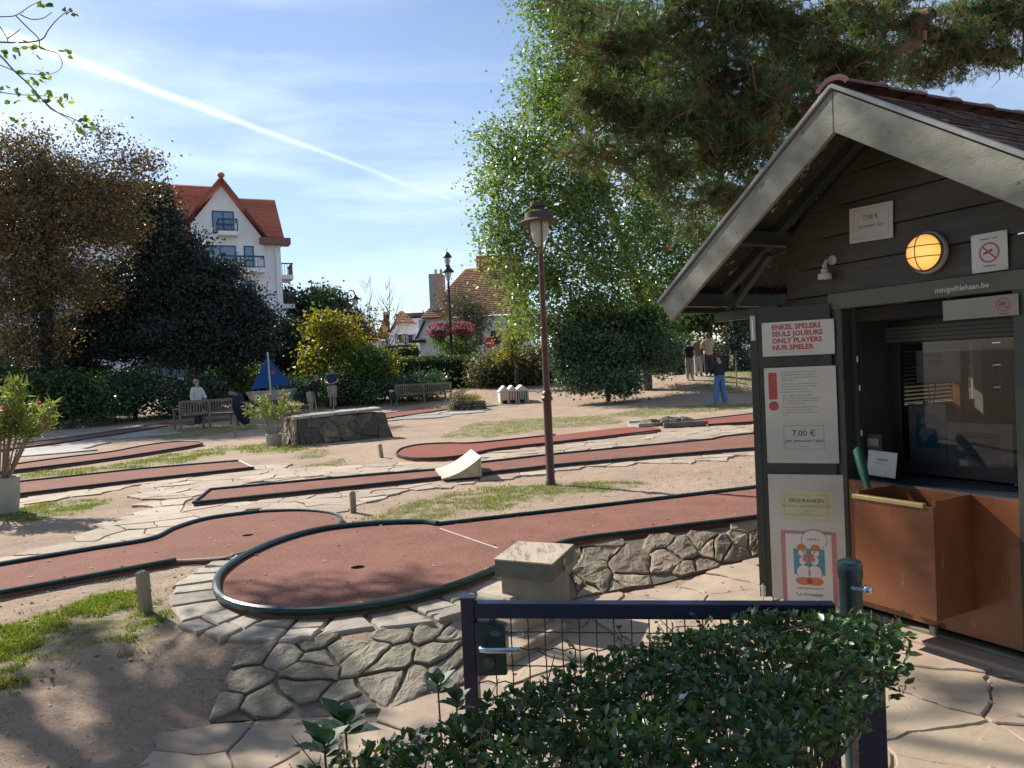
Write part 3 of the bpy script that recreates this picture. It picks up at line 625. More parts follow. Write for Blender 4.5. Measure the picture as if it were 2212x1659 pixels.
COPE = mat('coping_stone', (0.335, 0.295, 0.235), (0.24, 0.21, 0.17), 0.82, 2.8, 0.6, 10, island=0.16, c3=(0.40, 0.34, 0.26), c3_scale=2.0, c3_lo=.5, c3_hi=.7, bdist=0.02)
OUT = [on(B_, bs_, k / 240) for k in range(241)]
def outer(t_):
    """the spot of the outer edge straight out from the inner one"""
    p = on(A_, as_, t_); q = on(A_, as_, min(t_ + .01, 1)) - on(A_, as_, max(t_ - .01, 0)); n = Vector((q.y, -q.x)).normalized()
    if n.dot(OUT[int(t_ * 240)] - p) < 0: n = -n
    best = None
    for o in OUT:
        d = o - p; al = d.dot(n)
        if al > 0.02:
            e = abs(d.x * n.y - d.y * n.x)
            if best is None or e < best[0]: best = (e, al)
    return p, n, min(best[1], .62) if best else .1
def slab_piece(P):
    V, Fs = stone_mesh([tuple(p) for p in P], flatmap(TZ - 0.022 + rr_.uniform(-.004, .004)), 0.040, rr_, 0.007, 0.010, .004)
    me = bpy.data.meshes.new('coping_slab'); me.from_pydata([tuple(v) for v in V], [], Fs); me.update(); link('coping_slab', me, COPE, capw)
def edge_pts(a, b_, n=4, amp=.010):
    return [a.lerp(b_, q / n) + Vector((rr_.uniform(-amp, amp), rr_.uniform(-amp, amp))) for q in range(1, n)]
prevk = 0.0
while s < 0.985:
    w = rr_.uniform(0.032, 0.058); e = min(s + w, 1.0); g = 0.0022; nk = rr_.uniform(-.06, .06)
    a0, n0, w0 = outer(min(s + g, 1)); a1, n1, w1 = outer(max(e - g, 0)); t0 = Vector((-n0.y, n0.x)); t1 = Vector((-n1.y, n1.x))
    w0 += rr_.uniform(-.03, .03); w1 += rr_.uniform(-.03, .03); b0, b1 = a0 + n0 * w0 + t0 * prevk, a1 + n1 * w1 + t1 * nk; prevk = nk; a0 = a0 - n0 * .01; a1 = a1 - n1 * .01
    if min(w0, w1) > .30 and rr_.random() < .75:
        f_k = rr_.uniform(.4, .62); m0, m1 = a0.lerp(b0, f_k), a1.lerp(b1, f_k + rr_.uniform(-.08, .08)); gp = (b0 - a0).normalized() * .006
        slab_piece([a0, a1] + edge_pts(a1, m1, 2) + [m1 - gp] + edge_pts(m1 - gp, m0 - gp, 2) + [m0 - gp] + edge_pts(m0, a0, 2)); slab_piece([m0 + gp] + edge_pts(m0 + gp, m1 + gp, 2) + [m1 + gp] + edge_pts(m1, b1, 2) + [b1] + edge_pts(b1, b0, 3, .02) + [b0] + edge_pts(b0, m0, 2))
    elif max(w0, w1) > .05: slab_piece([a0, a1] + edge_pts(a1, b1) + [b1] + edge_pts(b1, b0, 3, .02) + [b0] + edge_pts(b0, a0))
    s = e

# ------------------------------------------------------------------ grass
GL = leafmat('grass_blades', [(0.08, 0.14, 0.03), (0.14, 0.20, 0.04), (0.11, 0.18, 0.035), (0.22, 0.24, 0.07), (0.30, 0.26, 0.12)], 0.6, 0.35, (1.4, 1.5, 0.6), patch=2.5, pcol=(1.15, 1.0, .8))
dens = {'g1': (9000, .038), 'g2': (15000, .042), 'g3': (3500, .045), 'g4': (4500, .06), 'g5': (1100, .06), 'g6': (2600, .07), 'g7': (350, .05), 'g8': (350, .05), 'g9': (4500, .055), 'g10': (2600, .065), 'g11': (3200, .09), 'g12': (2600, .10), 'g13': (2200, .07), 'g14': (900, .07)}
gp, gs = [], []
for k, pl in GRASS.items():
    c = np.array(pl); lo, hi = c.min(0) - .35, c.max(0) + .35; n, h = dens[k]; q = NR.uniform(lo, hi, (int(n * 6), 2)); d = pdist(q, c)
    nz = np.array([mnoise.noise(Vector((a * 2.6, b_ * 2.6, 3.3))) + 0.6 * mnoise.noise(Vector((a * 9, b_ * 9, 1.3))) for a, b_ in q]); keep = (d < 0.4) & (nz > -0.06 + d * 2.4 + NR.normal(0, .16, len(q))); q = q[keep][:n]
    gp.append(np.column_stack([q, hgt(q[:, 0], q[:, 1]) - 0.004])); gs.append(h * NR.uniform(.5, 1.25, len(q)))
gp = np.concatenate(gp); gs = np.concatenate(gs); dr = np.column_stack([NR.normal(0, .45, len(gp)), NR.normal(0, .45, len(gp)), np.ones(len(gp))])
wsc = np.column_stack([gs * 1.4, gs, gs])
gr = scatter('grass', *BLADE, gp, rot_from(dr, NR.uniform(0, 6.28, len(gp))), wsc, GL); tag(gr, 'short green grass tufts in worn patches on the sandy earth', kind='stuff')

# pebbles, crumbs of earth, fallen leaves on the bare ground
n = 5200; q = np.column_stack([NR.uniform(-4, 3, n), NR.uniform(2.6, 10, n)]); h = hgt(q[:, 0], q[:, 1])
PEB = ([(0, 0, 0.5), (0.5, 0.1, 0.1), (0.1, 0.5, 0), (-0.5, 0.1, 0.1), (-0.1, -0.5, 0), (.35, -.35, .15)], [(0, 1, 2), (0, 2, 3), (0, 3, 4), (0, 4, 5), (0, 5, 1)])
sz = NR.gamma(2.0, 0.0045, n) + 0.003
pb = scatter('pebbles', *PEB, np.column_stack([q, h + 0.003]), rot_from(np.column_stack([NR.normal(0, 1, n), NR.normal(0, 1, n), NR.normal(0, .2, n)]), NR.uniform(-.3, .3, n)), sz, mat('pebble', (0.22, 0.16, 0.12), (0.34, 0.29, 0.23), 0.9, 3, island=0.35)); tag(pb, 'small pebbles and crumbs scattered over the bare earth', kind='stuff')
n = 760; q = np.column_stack([NR.uniform(-5, 4, n), NR.uniform(3.4, 14, n)]); h = hgt(q[:, 0], q[:, 1])
for pl_l, z_l in LANES: h = np.where(pdist(q, pl_l) == 0, z_l - .014, h)
fl = scatter('fallen_leaves', *LEAFW, np.column_stack([q, h + 0.02]), rot_from(np.column_stack([NR.normal(0, 1, n), NR.normal(0, 1, n), NR.normal(0, .12, n)]), NR.normal(0, .3, n)), NR.uniform(.018, .038, n), leafmat('dry_leaves', [(0.30, 0.22, 0.10), (0.22, 0.13, 0.06), (0.42, 0.36, 0.20)], 0.7, .2)); tag(fl, 'dry yellow leaves fallen on the earth and lanes', kind='stuff')
# ------------------------------------------------------------------ kiosk
KA = G(2203, 1405, .08); KX = Vector((.46, -.888)).normalized(); KN = Vector((.888, .46)).normalized(); KROT = math.atan2(KX.y, KX.x)
def K3(lx, ly, z): return Vector((KA.x + KX.x * lx + KN.x * ly, KA.y + KX.y * lx + KN.y * ly, z))
def KF(u, v, ly=0.0):      # measured spot on a plane parallel to the front -> (lx, z)
    r = ray(u, v); t = (ly + KA.xy.dot(KN)) / r.xy.dot(KN); p = r * t; return (p.xy - KA.xy).dot(KX), p.z + CAMZ
KLOC = (KA.x, KA.y, 0)
kio = thing('kiosk', 'dark green wooden ticket kiosk with a steep tiled gable roof', 'kiosk', KLOC, KROT)
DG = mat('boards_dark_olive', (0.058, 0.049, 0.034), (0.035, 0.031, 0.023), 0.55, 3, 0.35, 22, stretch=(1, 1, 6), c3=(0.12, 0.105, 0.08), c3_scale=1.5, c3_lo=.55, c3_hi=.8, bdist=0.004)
DG2 = mat('frame_dark_green', (0.040, 0.052, 0.042), (0.026, 0.033, 0.028), 0.45, 4, 0.2, 30, c3=(0.09, 0.095, 0.075), c3_scale=2.2, c3_lo=.58, c3_hi=.8, bdist=0.003)
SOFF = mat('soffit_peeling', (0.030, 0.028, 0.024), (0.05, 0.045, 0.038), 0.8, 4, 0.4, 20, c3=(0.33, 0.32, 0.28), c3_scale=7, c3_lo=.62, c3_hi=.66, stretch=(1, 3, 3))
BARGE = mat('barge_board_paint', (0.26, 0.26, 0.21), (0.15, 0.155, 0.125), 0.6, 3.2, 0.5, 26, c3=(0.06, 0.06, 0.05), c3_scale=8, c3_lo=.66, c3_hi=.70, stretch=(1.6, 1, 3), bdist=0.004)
BROWN = mat('varnished_board', (0.19, 0.066, 0.028), (0.12, 0.042, 0.018), 0.30, 2.5, 0.12, 18, c3=(0.36, 0.16, 0.07), c3_scale=6, c3_lo=.64, c3_hi=.70, stretch=(2, 2, .6), coat=0.25, spec=0.5)
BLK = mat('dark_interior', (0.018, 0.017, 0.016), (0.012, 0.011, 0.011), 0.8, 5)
PK, EV = (-0.61, 3.03), (-2.14, 2.03)        # top edge of barge: peak and left eave tip in (lx, z)
SL = (PK[1] - EV[1]) / (PK[0] - EV[0]); OV = -0.44; BACK = 2.45; HR = PK[0] - EV[0]
def rz(lx): return PK[1] - SL * abs(lx - PK[0])
LW, RW = -1.42, 0.17                          # side walls
# barge boards (two, meeting in a plumb joint at the peak)
for sg in (-1, 1):
    x1 = PK[0] + sg * HR; dv = 0.225; zt, zb = rz(x1), rz(x1)
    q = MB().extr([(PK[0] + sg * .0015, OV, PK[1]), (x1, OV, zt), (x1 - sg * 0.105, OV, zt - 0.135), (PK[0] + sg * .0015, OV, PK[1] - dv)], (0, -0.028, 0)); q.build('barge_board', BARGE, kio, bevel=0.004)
    q = MB().bar((PK[0] + sg * .0, OV - .016, PK[1] + .024), (x1 + sg * .02, OV - .016, zt + .010), 0.055, 0.022); q.build('edge_trim', mat('zinc_trim', (0.26, 0.27, 0.28), (0.18, 0.185, 0.19), 0.5, 6, 0.1), kio, bevel=0.003)
# roof decks with soffit planks
for sg in (-1, 1):
    npk = 15; wy = (BACK - OV) / npk
    base = None
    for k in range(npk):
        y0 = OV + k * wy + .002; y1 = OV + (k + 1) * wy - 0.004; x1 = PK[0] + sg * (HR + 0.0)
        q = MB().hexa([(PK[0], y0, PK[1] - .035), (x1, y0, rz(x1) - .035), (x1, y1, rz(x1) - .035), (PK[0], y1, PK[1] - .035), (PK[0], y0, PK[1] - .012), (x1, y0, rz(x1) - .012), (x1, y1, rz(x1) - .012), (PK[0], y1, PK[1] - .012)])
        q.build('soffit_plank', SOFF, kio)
    q = MB(); 
    for y in (OV + .05, -0.045, 0.9, 1.7, BACK - .06):
        pass
    for y in (-0.06, 1.1, BACK - .1):
        x1 = PK[0] + sg * (HR - 0.10); MB().hexa([(PK[0] + sg * .02, y - .03, PK[1] - .125), (x1, y - .03, rz(x1) - .11), (x1, y + .03, rz(x1) - .11), (PK[0] + sg * .02, y + .03, PK[1] - .125), (PK[0] + sg * .02, y - .03, PK[1] - .037), (x1, y - .03, rz(x1) - .037), (x1, y + .03, rz(x1) - .037), (PK[0] + sg * .02, y + .03, PK[1] - .037)]).build('rafter', DG2 if y < 0 else SOFF, kio, bevel=.004)
    x1 = PK[0] + sg * (HR - .04); MB().slab((x1 - .02, OV + .03, rz(x1) - .10), (x1 + .02, BACK, rz(x1) - .02)).build('eave_fascia', DG, kio, bevel=.003)
MB().slab((PK[0] - .04, OV + .03, PK[1] - .20), (PK[0] + .04, BACK, PK[1] - .09)).build('ridge_beam', SOFF, kio, bevel=.004)
for x in (-1.95, -1.42, 0.17):
    MB().slab((x - .04, OV + .02, rz(x) - .165), (x + .04, BACK, rz(x) - .075)).build('purlin', DG2, kio, bevel=.004)
MB().slab((-2.02, -.08, 1.885), (LW, -.02, 1.955)).build('tie_beam', DG2, kio, bevel=.004)
MB().bar((-1.9, -.05, 1.95), (-1.5, -.05, 2.3), .04, .05, (0, 1, 0)).build('brace', DG2, kio, bevel=.004)
# shingles: right slope (seen) as parts, left slope joined
TILE = mat('roof_tile_dark', (0.075, 0.045, 0.040), (0.045, 0.030, 0.028), 0.8, 6, 0.5, 30, island=0.3, c3=(0.13, 0.07, 0.055), c3_scale=5)
sl_len = math.hypot(HR, HR * SL); ux, uz = HR / sl_len, -HR * SL / sl_len
def tile_hexa(sg, a0, a1, y0, y1, lift):
    P = []
    for h0, h1 in ((0.0, 0.0), (0.013, 0.013)):
        for a, y, l in ((a0, y0, 0.004), (a1, y0, lift), (a1, y1, lift), (a0, y1, 0.004)):
            hh_ = l + h0; P.append((PK[0] + sg * (ux * a + (-uz) * hh_ * 0 + SL * 0) - sg * uz * 0, y, PK[1] + uz * a + hh_))
    return MB().hexa(P)
rr3 = random.Random(5); rows = 16; tl = sl_len / rows; cols = 17; tw = (BACK - OV - .02) / cols; left = MB()
for r_ in range(rows):
    for c_ in range(cols):
        y0 = OV + .01 + c_ * tw + (0.5 * tw if r_ % 2 else 0); y1 = min(y0 + tw - .006, BACK); a0 = r_ * tl; a1 = a0 + tl * 1.25
        if y0 > BACK - .03: continue
        q = tile_hexa(1, a0, a1, y0, y1, 0.020 + rr3.uniform(-.003, .006)); q.build('roof_tile', TILE, kio)
        q = tile_hexa(-1, a0, a1, y0, y1, 0.020); left.add(q.v, q.f)
left.build('roof_tiles', TILE, kio, kind='stuff')
RIDGE = mat('ridge_tile_red', (0.13, 0.055, 0.045), (0.085, 0.04, 0.033), 0.8, 5, 0.4, 30, c3=(0.10, 0.09, 0.07), c3_scale=4)
for k in range(9):
    y0 = OV - .03 + k * 0.325; q = MB(); A_ = [math.pi * (0.12 + 0.76 * i / 8) for i in range(9)]
    q.add([(PK[0] + 0.105 * math.cos(a) * s_, y0 + dy, PK[1] - .012 + 0.075 * math.sin(a) * s_ + dz) for dy, s_, dz in ((0, 1.0, 0.0), (.335, 1.08, 0.0)) for a in A_], [(i, i + 1, 10 + i, 9 + i) for i in range(8)])
    q.add([(PK[0] + 0.12 * math.cos(a), y0, PK[1] - .012 + 0.09 * math.sin(a)) for a in A_] + [(PK[0] + 0.09 * math.cos(a), y0, PK[1] - .012 + 0.06 * math.sin(a)) for a in A_], [(i, i + 1, 10 + i, 9 + i) for i in range(8)])
    q.build('ridge_tile', RIDGE, kio, smooth=True)
# gable boards above the lintel (horizontal, lapped), clipped to the roof line
zb = 1.985; bh = 0.178; k = 0
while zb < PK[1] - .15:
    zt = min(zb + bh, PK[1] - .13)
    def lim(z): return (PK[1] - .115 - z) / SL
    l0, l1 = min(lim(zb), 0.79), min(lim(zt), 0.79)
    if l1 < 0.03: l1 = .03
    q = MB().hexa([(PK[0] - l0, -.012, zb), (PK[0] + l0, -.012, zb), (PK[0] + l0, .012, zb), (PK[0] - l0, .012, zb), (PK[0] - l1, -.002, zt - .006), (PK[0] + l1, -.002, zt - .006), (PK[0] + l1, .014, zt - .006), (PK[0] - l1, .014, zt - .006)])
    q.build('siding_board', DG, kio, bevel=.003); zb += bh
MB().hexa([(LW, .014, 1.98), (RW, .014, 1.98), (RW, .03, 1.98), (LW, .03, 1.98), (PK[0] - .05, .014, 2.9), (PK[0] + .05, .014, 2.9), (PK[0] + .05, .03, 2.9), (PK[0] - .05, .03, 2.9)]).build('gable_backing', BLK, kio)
# front left of the opening and side walls
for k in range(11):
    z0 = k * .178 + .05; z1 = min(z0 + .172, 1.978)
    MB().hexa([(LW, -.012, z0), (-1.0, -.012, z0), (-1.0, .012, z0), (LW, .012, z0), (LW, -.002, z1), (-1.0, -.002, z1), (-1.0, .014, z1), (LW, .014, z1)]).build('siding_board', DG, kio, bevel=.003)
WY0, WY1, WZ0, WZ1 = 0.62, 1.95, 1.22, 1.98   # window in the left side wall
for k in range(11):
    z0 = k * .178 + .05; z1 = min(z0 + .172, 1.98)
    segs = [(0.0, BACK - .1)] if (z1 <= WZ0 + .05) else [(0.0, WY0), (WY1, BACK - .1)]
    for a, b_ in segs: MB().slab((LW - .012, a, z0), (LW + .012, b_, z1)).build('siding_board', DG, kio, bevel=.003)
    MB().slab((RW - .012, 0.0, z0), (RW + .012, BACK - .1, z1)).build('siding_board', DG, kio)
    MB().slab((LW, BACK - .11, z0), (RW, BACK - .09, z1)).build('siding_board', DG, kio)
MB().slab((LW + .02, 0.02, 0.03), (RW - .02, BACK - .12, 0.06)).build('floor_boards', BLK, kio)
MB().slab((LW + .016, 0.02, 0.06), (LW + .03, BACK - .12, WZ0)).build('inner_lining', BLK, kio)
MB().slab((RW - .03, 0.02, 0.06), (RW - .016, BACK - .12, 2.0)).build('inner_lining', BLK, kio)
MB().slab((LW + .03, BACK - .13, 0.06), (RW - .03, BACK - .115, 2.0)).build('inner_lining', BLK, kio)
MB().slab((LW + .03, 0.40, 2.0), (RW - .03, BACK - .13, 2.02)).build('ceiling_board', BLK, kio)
# posts, lintel
MB().slab((-1.045, -.03, 0.05), (-0.965, .05, 1.92)).build('door_post', DG2, kio, bevel=.004)
MB().slab((0.035, -.03, 0.05), (0.16, .05, 1.92)).build('door_post', DG2, kio, bevel=.004)
MB().slab((-1.06, -.035, 1.885), (0.20, .05, 1.983)).build('lintel', mat('lintel_olive', (0.10, 0.105, 0.08), (0.07, 0.075, 0.055), 0.5, 4, .2), kio, bevel=.004)
MB().slab((-.965, .05, 0.85), (-.93, .37, 1.90)).build('jamb_lining', DG2, kio)
MB().slab((-.93, .05, 1.80), (0.03, .36, 1.88)).build('shutter_box', BLK, kio, bevel=.004)
for k in range(4): MB().slab((-.93, .33 - k * .004, 1.72 - k * .024 + .02), (0.03, .345 - k * .004, 1.74 - k * .024 + .02)).build('shutter_slat', mat('shutter_slat', (0.07, 0.07, 0.068), None, .4), kio)
# service window: frame, pane, sill
FR = mat('window_frame_black', (0.022, 0.022, 0.024), (0.015, 0.015, 0.016), 0.4, 5)
for a, b_ in (((-.93, .345, .86), (-.86, .385, 1.80)), ((-.03, .345, .86), (.03, .385, 1.80)), ((-.86, .345, .86), (-.03, .385, .93)), ((-.86, .345, 1.66), (-.03, .385, 1.80))):
    MB().slab(a, b_).build('window_frame', FR, kio, bevel=.003)
MB().slab((-.86, .350, .93), (-.03, .356, 1.66)).build('window_pane', paneglass('kiosk_glass', tint=(0.66, 0.68, 0.70)), kio)
MB().slab((-1.0, -.02, .825), (0.035, .36, .85)).build('counter_shelf', mat('counter_dark', (0.03, 0.035, 0.05), (0.02, 0.022, 0.03), .35, 4), kio, bevel=.004)
# varnished counter front and the box standing out of it
MB().slab((-.965, -.022, .085), (0.033, .0, .842)).build('counter_panel', BROWN, kio, bevel=.002)
bx0, bx1, by, bz0, bz1 = -.675, -.205, -.34, .235, .815
for a, b_ in (((bx0, by, bz0), (bx1, by + .018, bz1)), ((bx0, by + .019, bz0), (bx0 + .018, -.023, bz1 + .03)), ((bx1 - .018, by + .019, bz0), (bx1, -.023, bz1 + .03)), ((bx0 + .02, by + .02, bz0 + .001), (bx1 - .02, -.024, bz0 + .02))):
    MB().slab(a, b_).build('box_panel', BROWN, kio, bevel=.002)
MB().slab((bx0 - .006, by - .010, bz1 - .012), (bx1 - .05, by + .024, bz1 + .012)).build('brass_edging', mat('worn_brass', (0.45, 0.36, 0.16), (0.33, 0.27, 0.13), 0.42, 14, .2, metallic=.35), kio, bevel=.004)
MB().slab((LW, -.03, 0.0), (0.30, .06, 0.05)).build('sill_plate', mat('old_concrete', (0.23, 0.19, 0.15), (0.15, 0.125, 0.10), .9, 6, .6), kio, bevel=.006)
MB().slab((-.72, -.16, -.02), (0.35, -.03, 0.035)).build('stone_step', FLAG2, kio, bevel=.01)
for x in (-.42, ): MB().box((x, -.055, .075), (.035, .03, .05)).build('bracket', mat('old_metal', (0.3, 0.29, 0.27), None, .5, metallic=.6), kio, bevel=.003)
# window in the left side wall with a pale slatted blind in front of a bright pane
IV = mat('blind_ivory', (0.62, 0.56, 0.42), (0.55, 0.49, 0.36), 0.6, 4, transl=0.5, tcol=(1.1, 1.0, .75)); WF = mat('white_frame', (0.55, 0.50, 0.40), (0.45, 0.41, 0.33), 0.6, 4)
for a, b_ in (((LW - .03, WY0 - .05, WZ0 - .05), (LW + .03, WY0, WZ1 + .02)), ((LW - .03, WY1, WZ0 - .05), (LW + .03, WY1 + .05, WZ1 + .02)), ((LW - .03, WY0, WZ0 - .05), (LW + .03, WY1, WZ0)), ((LW - .03, WY0, WZ1 - .02), (LW + .03, WY1, WZ1 + .02))):
    MB().slab(a, b_).build('side_window_frame', WF, kio, bevel=.003)
MB().slab((LW - .012, WY0, WZ0), (LW - .008, WY1, WZ1 - .02)).build('side_window_pane', paneglass('side_glass'), kio)
for k in range(26):
    z = WZ0 + .015 + k * .0285; MB().bar((LW + .045, WY0 + .01, z), (LW + .045, WY1 - .30, z), .024, .002, (0.45, 0, 1)).build('blind_slat', IV, kio)
MB().slab((LW + .035, WY1 - .27, 1.0), (LW + .09, WY1 - .16, 2.0)).build('inner_post', mat('orange_post', (0.42, 0.12, 0.03), None, .5), kio)
MB().slab((LW + .10, WY1 - .11, 0.9), (LW + .17, WY1 + .02, 2.0)).build('cupboard_frame', WF, kio)
MB().slab((LW + .10, WY1 - .24, 1.66), (LW + .52, WY1 - .10, 1.78)).build('cupboard_head', WF, kio)
# cables hanging inside
for i, (ax, bx_, sg_) in enumerate(((-.80, -.72, .25), (-.70, -.62, .12), (-.40, -.33, .35))):
    pts = [(ax + (bx_ - ax) * t_, .50, 1.62 - sg_ * math.sin(math.pi * t_) * 1.2 - .1 * t_) for t_ in np.linspace(0, 1, 12)]; MB().tube(pts, .004, 5).build('cable', FR, kio, smooth=True)
# small white staples and latches on the jamb
for u, v in ((2074 / 2212 * 2212 - 222, 776), (1857, 838), (1861, 935)):
    lx, z = KF(u, v, -.035); MB().box((lx, -.034, z), (.006, .006, .034)).build('staple', WF, kio)

# ------------------------------------------------------------------ folded-back door leaf with its notice boards
HG = K3(-1.035, -.045, 0); LD = Vector((-.912, .41)).normalized(); LROT = math.atan2(-LD.y, -LD.x)   # x axis runs free edge -> hinge
LWID = 0.478; LO = HG.xy + LD * LWID; leaf = thing('door_leaf', 'dark green door leaf of the kiosk folded back and hung with notices', 'door', (LO.x, LO.y, 0.0), LROT)
lx_ = -LD; ln_ = Vector((lx_.y, -lx_.x))      # outward normal (towards the camera) = local -Y
MB().slab((0, 0, .075), (LWID, .032, 1.925)).build('door_panel', DG2, leaf, bevel=.003)
MB().slab((0.0, -.0075, .075), (0.045, -.0005, 1.925)).build('door_stile', DG2, leaf, bevel=.002)
MB().slab((LWID - .075, -.0075, .075), (LWID, -.0005, 1.925)).build('door_stile', DG2, leaf, bevel=.002)
CHR = plainmat('worn_chrome', (0.62, 0.62, 0.60), 0.28, 0.9); WP = mat('bolt_white', (0.55, 0.55, 0.52), (0.4, 0.4, 0.38), .5, 9)
for z in (1.80, .115):
    bo = MB().box((.022, -.012, z), (.03, .008, .16 if z > 1 else .07)).build('bolt_plate', WP, leaf, bevel=.002); MB().tube([(.022, -.021, z - .07), (.022, -.021, z + .05)], .005, 8).build('bolt_rod', CHR, bo, smooth=True)
def LF(u, v, ly=-.009):
    r = ray(u, v); nn = Vector((-lx_.y, lx_.x)); t = (LO.dot(nn) + ly) / r.xy.dot(nn); p = r * t; return (p.xy - LO).dot(lx_), p.z + CAMZ
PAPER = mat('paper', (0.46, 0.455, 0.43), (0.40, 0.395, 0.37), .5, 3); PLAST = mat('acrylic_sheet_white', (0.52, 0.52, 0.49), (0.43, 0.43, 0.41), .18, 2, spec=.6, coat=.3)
INK = plainmat('ink_black', (0.025, 0.025, 0.03), .6); REDINK = plainmat('ink_red', (0.42, 0.05, 0.05), .6); GRINK = plainmat('ink_grey', (0.16, 0.17, 0.22), .6)
def sheet(name, label, corners_px, proj, base, rot, inward=-.0, th=.003, m=PLAST, z0=None, gap=-.009, cat='sign'):
    """a flat notice from its four measured corners; its frame is the plane it hangs on"""
    P = [proj(u, v) for u, v in corners_px]; x0 = (P[0][0] + P[3][0]) / 2; x1 = (P[1][0] + P[2][0]) / 2; zt = (P[0][1] + P[1][1]) / 2; zb_ = (P[2][1] + P[3][1]) / 2
    ca, sa = math.cos(rot), math.sin(rot); px = (x0 + x1) / 2; w = Vector((base[0] + ca * px - sa * gap, base[1] + sa * px + ca * gap, (zt + zb_) / 2))
    t = thing(name, label, cat, w, rot); hw, hh_ = (x1 - x0) / 2, (zt - zb_) / 2
    MB().slab((-hw, -th, -hh_), (hw, 0, hh_)).build('sheet', m, t, bevel=.0008); return t, hw, hh_, -th - .0012
def put(t, txt, size, x, z, y, m=INK, bold=0.0, shear=0.0, align='CENTER', sx=1.0): return text_on(txt, size, ((x, y, z), (1, 0, 0), (0, 0, 1)), m, t, align, bold * size, shear, sx=sx)
def frame_lines(t, x0, z0, x1, z1, y, w=.0012, m=INK, name='border'):
    q = MB()
    for a in ((x0, z0, x1, z0 + w), (x0, z1 - w, x1, z1), (x0, z0, x0 + w, z1), (x1 - w, z0, x1, z1)): q.add([(a[0], y, a[1]), (a[2], y, a[1]), (a[2], y, a[3]), (a[0], y, a[3])], [(0, 1, 2, 3)])
    return q.build(name, m, t)
def rect(t, x0, z0, x1, z1, y, m, name='print'): return MB().add([(x0, y, z0), (x1, y, z0), (x1, y, z1), (x0, y, z1)], [(0, 1, 2, 3)]).build(name, m, t)
def disc(t, x, z, r, y, m, name='print', n=28, rx=1.0, ang=0.0):
    ca, sa = math.cos(ang), math.sin(ang); return MB().add([(x + ca * r * rx * math.cos(a) - sa * r * math.sin(a), y, z + sa * r * rx * math.cos(a) + ca * r * math.sin(a)) for a in np.linspace(0, 2 * math.pi, n, endpoint=False)], [tuple(range(n))]).build(name, m, t)
def ring(t, x, z, r, w, y, m, name='ring', n=32, a0=0, a1=2 * math.pi):
    A_ = np.linspace(a0, a1, n); vs = [(x + (r + d) * math.cos(a), y, z + (r + d) * math.sin(a)) for d in (-w / 2, w / 2) for a in A_]; return MB().add(vs, [(i, i + 1, n + i + 1, n + i) for i in range(n - 1)]).build(name, m, t)
def screws(t, hw, hh_, y, k=.008):
    for sx_ in (-1, 1):
        for sz in (-1, 1): MB().tube([(sx_ * (hw - k), y - .0015, sz * (hh_ - k)), (sx_ * (hw - k), y + .002, sz * (hh_ - k))], .0025, 8).build('screw', INK, t)
def LP(u, v): return LF(u, v)
t, hw, hh_, y = sheet('sign', 'small white players-only sign in four languages at the top of the door leaf', [(1646, 698), (1802, 688), (1803, 764), (1647, 771)], LP, LO, LROT)
for i, s_ in enumerate(('ENKEL SPELERS', 'SEULS JOUEURS', 'ONLY PLAYERS', 'NUR SPIELER')): put(t, s_, .043, -hw * .72, hh_ * (.64 - .40 * i) + .004, y, REDINK, .032, align='LEFT')
rect(t, -hw * .6, -hh_ * .80, hw * .55, -hh_ * .79, y, GRINK, 'line'); screws(t, hw, hh_, y)
t, hw, hh_, y = sheet('notice_board', 'tall white rules board with a red exclamation mark and a framed price', [(1649, 796), (1804, 789), (1814, 1001), (1659, 1000)], LP, LO, LROT)
em = MB().slab((-hw * .88, y - .0002, hh_ * .34), (-hw * .64, y, hh_ * .90)).build('exclamation_bar', plainmat('sign_red', (0.42, 0.06, 0.06), .5), t); disc(t, -hw * .75, hh_ * .20, hw * .135, y, MATS['sign_red'], 'exclamation_dot'); ring(t, -hw * .75, hh_ * .20, hw * .135, .0016, y - .0003, INK)
para = ["• Na 3 mislukte pogingen mag de bal met de hand voorbij", "de hindernis geplaatst worden, door +1 slagpunt op te", "tekenen. Per reeks mag maximum 6 pogingen genoteerd", "worden; nooit meer 7.",
        "• Toute balle n'ayant pas passé l'obstacle, après 3 tentatives,", "doit être placée à la main de l'autre côté de cet obstacle,", "moyennant une pénalisation de 1 point.", "Sur chaque jeu on peut maximum 6 coups noter.",
        "• Nach 3 vergeblichen Versuchen soll der Ball von", "Hand an dem Hindernis vorbei gelegt werden, man bekommt", "aber eine Strafpunkt. Bei jedem Spiel darf man höchstens 6", "Versuche machen, dann notieren 7 an.",
        "• If you did not get through the obstacle after 3 attempts,", "move the ball on the other side, +1 penalty point.", "On any green if you have not holed the ball in 6 strokes,", "mark as 7."]
for i, s_ in enumerate(para): put(t, s_, .0125, -hw * .52, hh_ * (.90 - .056 * i - .020 * (i // 4)), y, GRINK, 0, .0, 'LEFT', .72)
frame_lines(t, -hw * .50, -hh_ * .71, hw * .62, -hh_ * .22, y)
put(t, '7,00 €', .052, hw * .06, -hh_ * .38, y, INK); put(t, 'per persoon / spel', .030, hw * .06, -hh_ * .53, y, INK, 0, .25); rect(t, -hw * .12, -hh_ * .655, hw * .24, -hh_ * .65, y, GRINK, 'line'); screws(t, hw, hh_, y)
t, hw, hh_, y = sheet('notice_board', 'lowest white board on the door leaf with the soft drinks card', [(1660, 1024), (1824, 1026), (1832, 1300), (1668, 1297)], LP, LO, LROT)
YEL = mat('card_yellow', (0.55, 0.55, 0.36), None, .6, 3)
rect(t, -hw * .68, hh_ * .28, hw * .70, hh_ * .74, y + .0004, YEL, 'card'); frame_lines(t, -hw * .58, hh_ * .36, hw * .56, hh_ * .68, y)
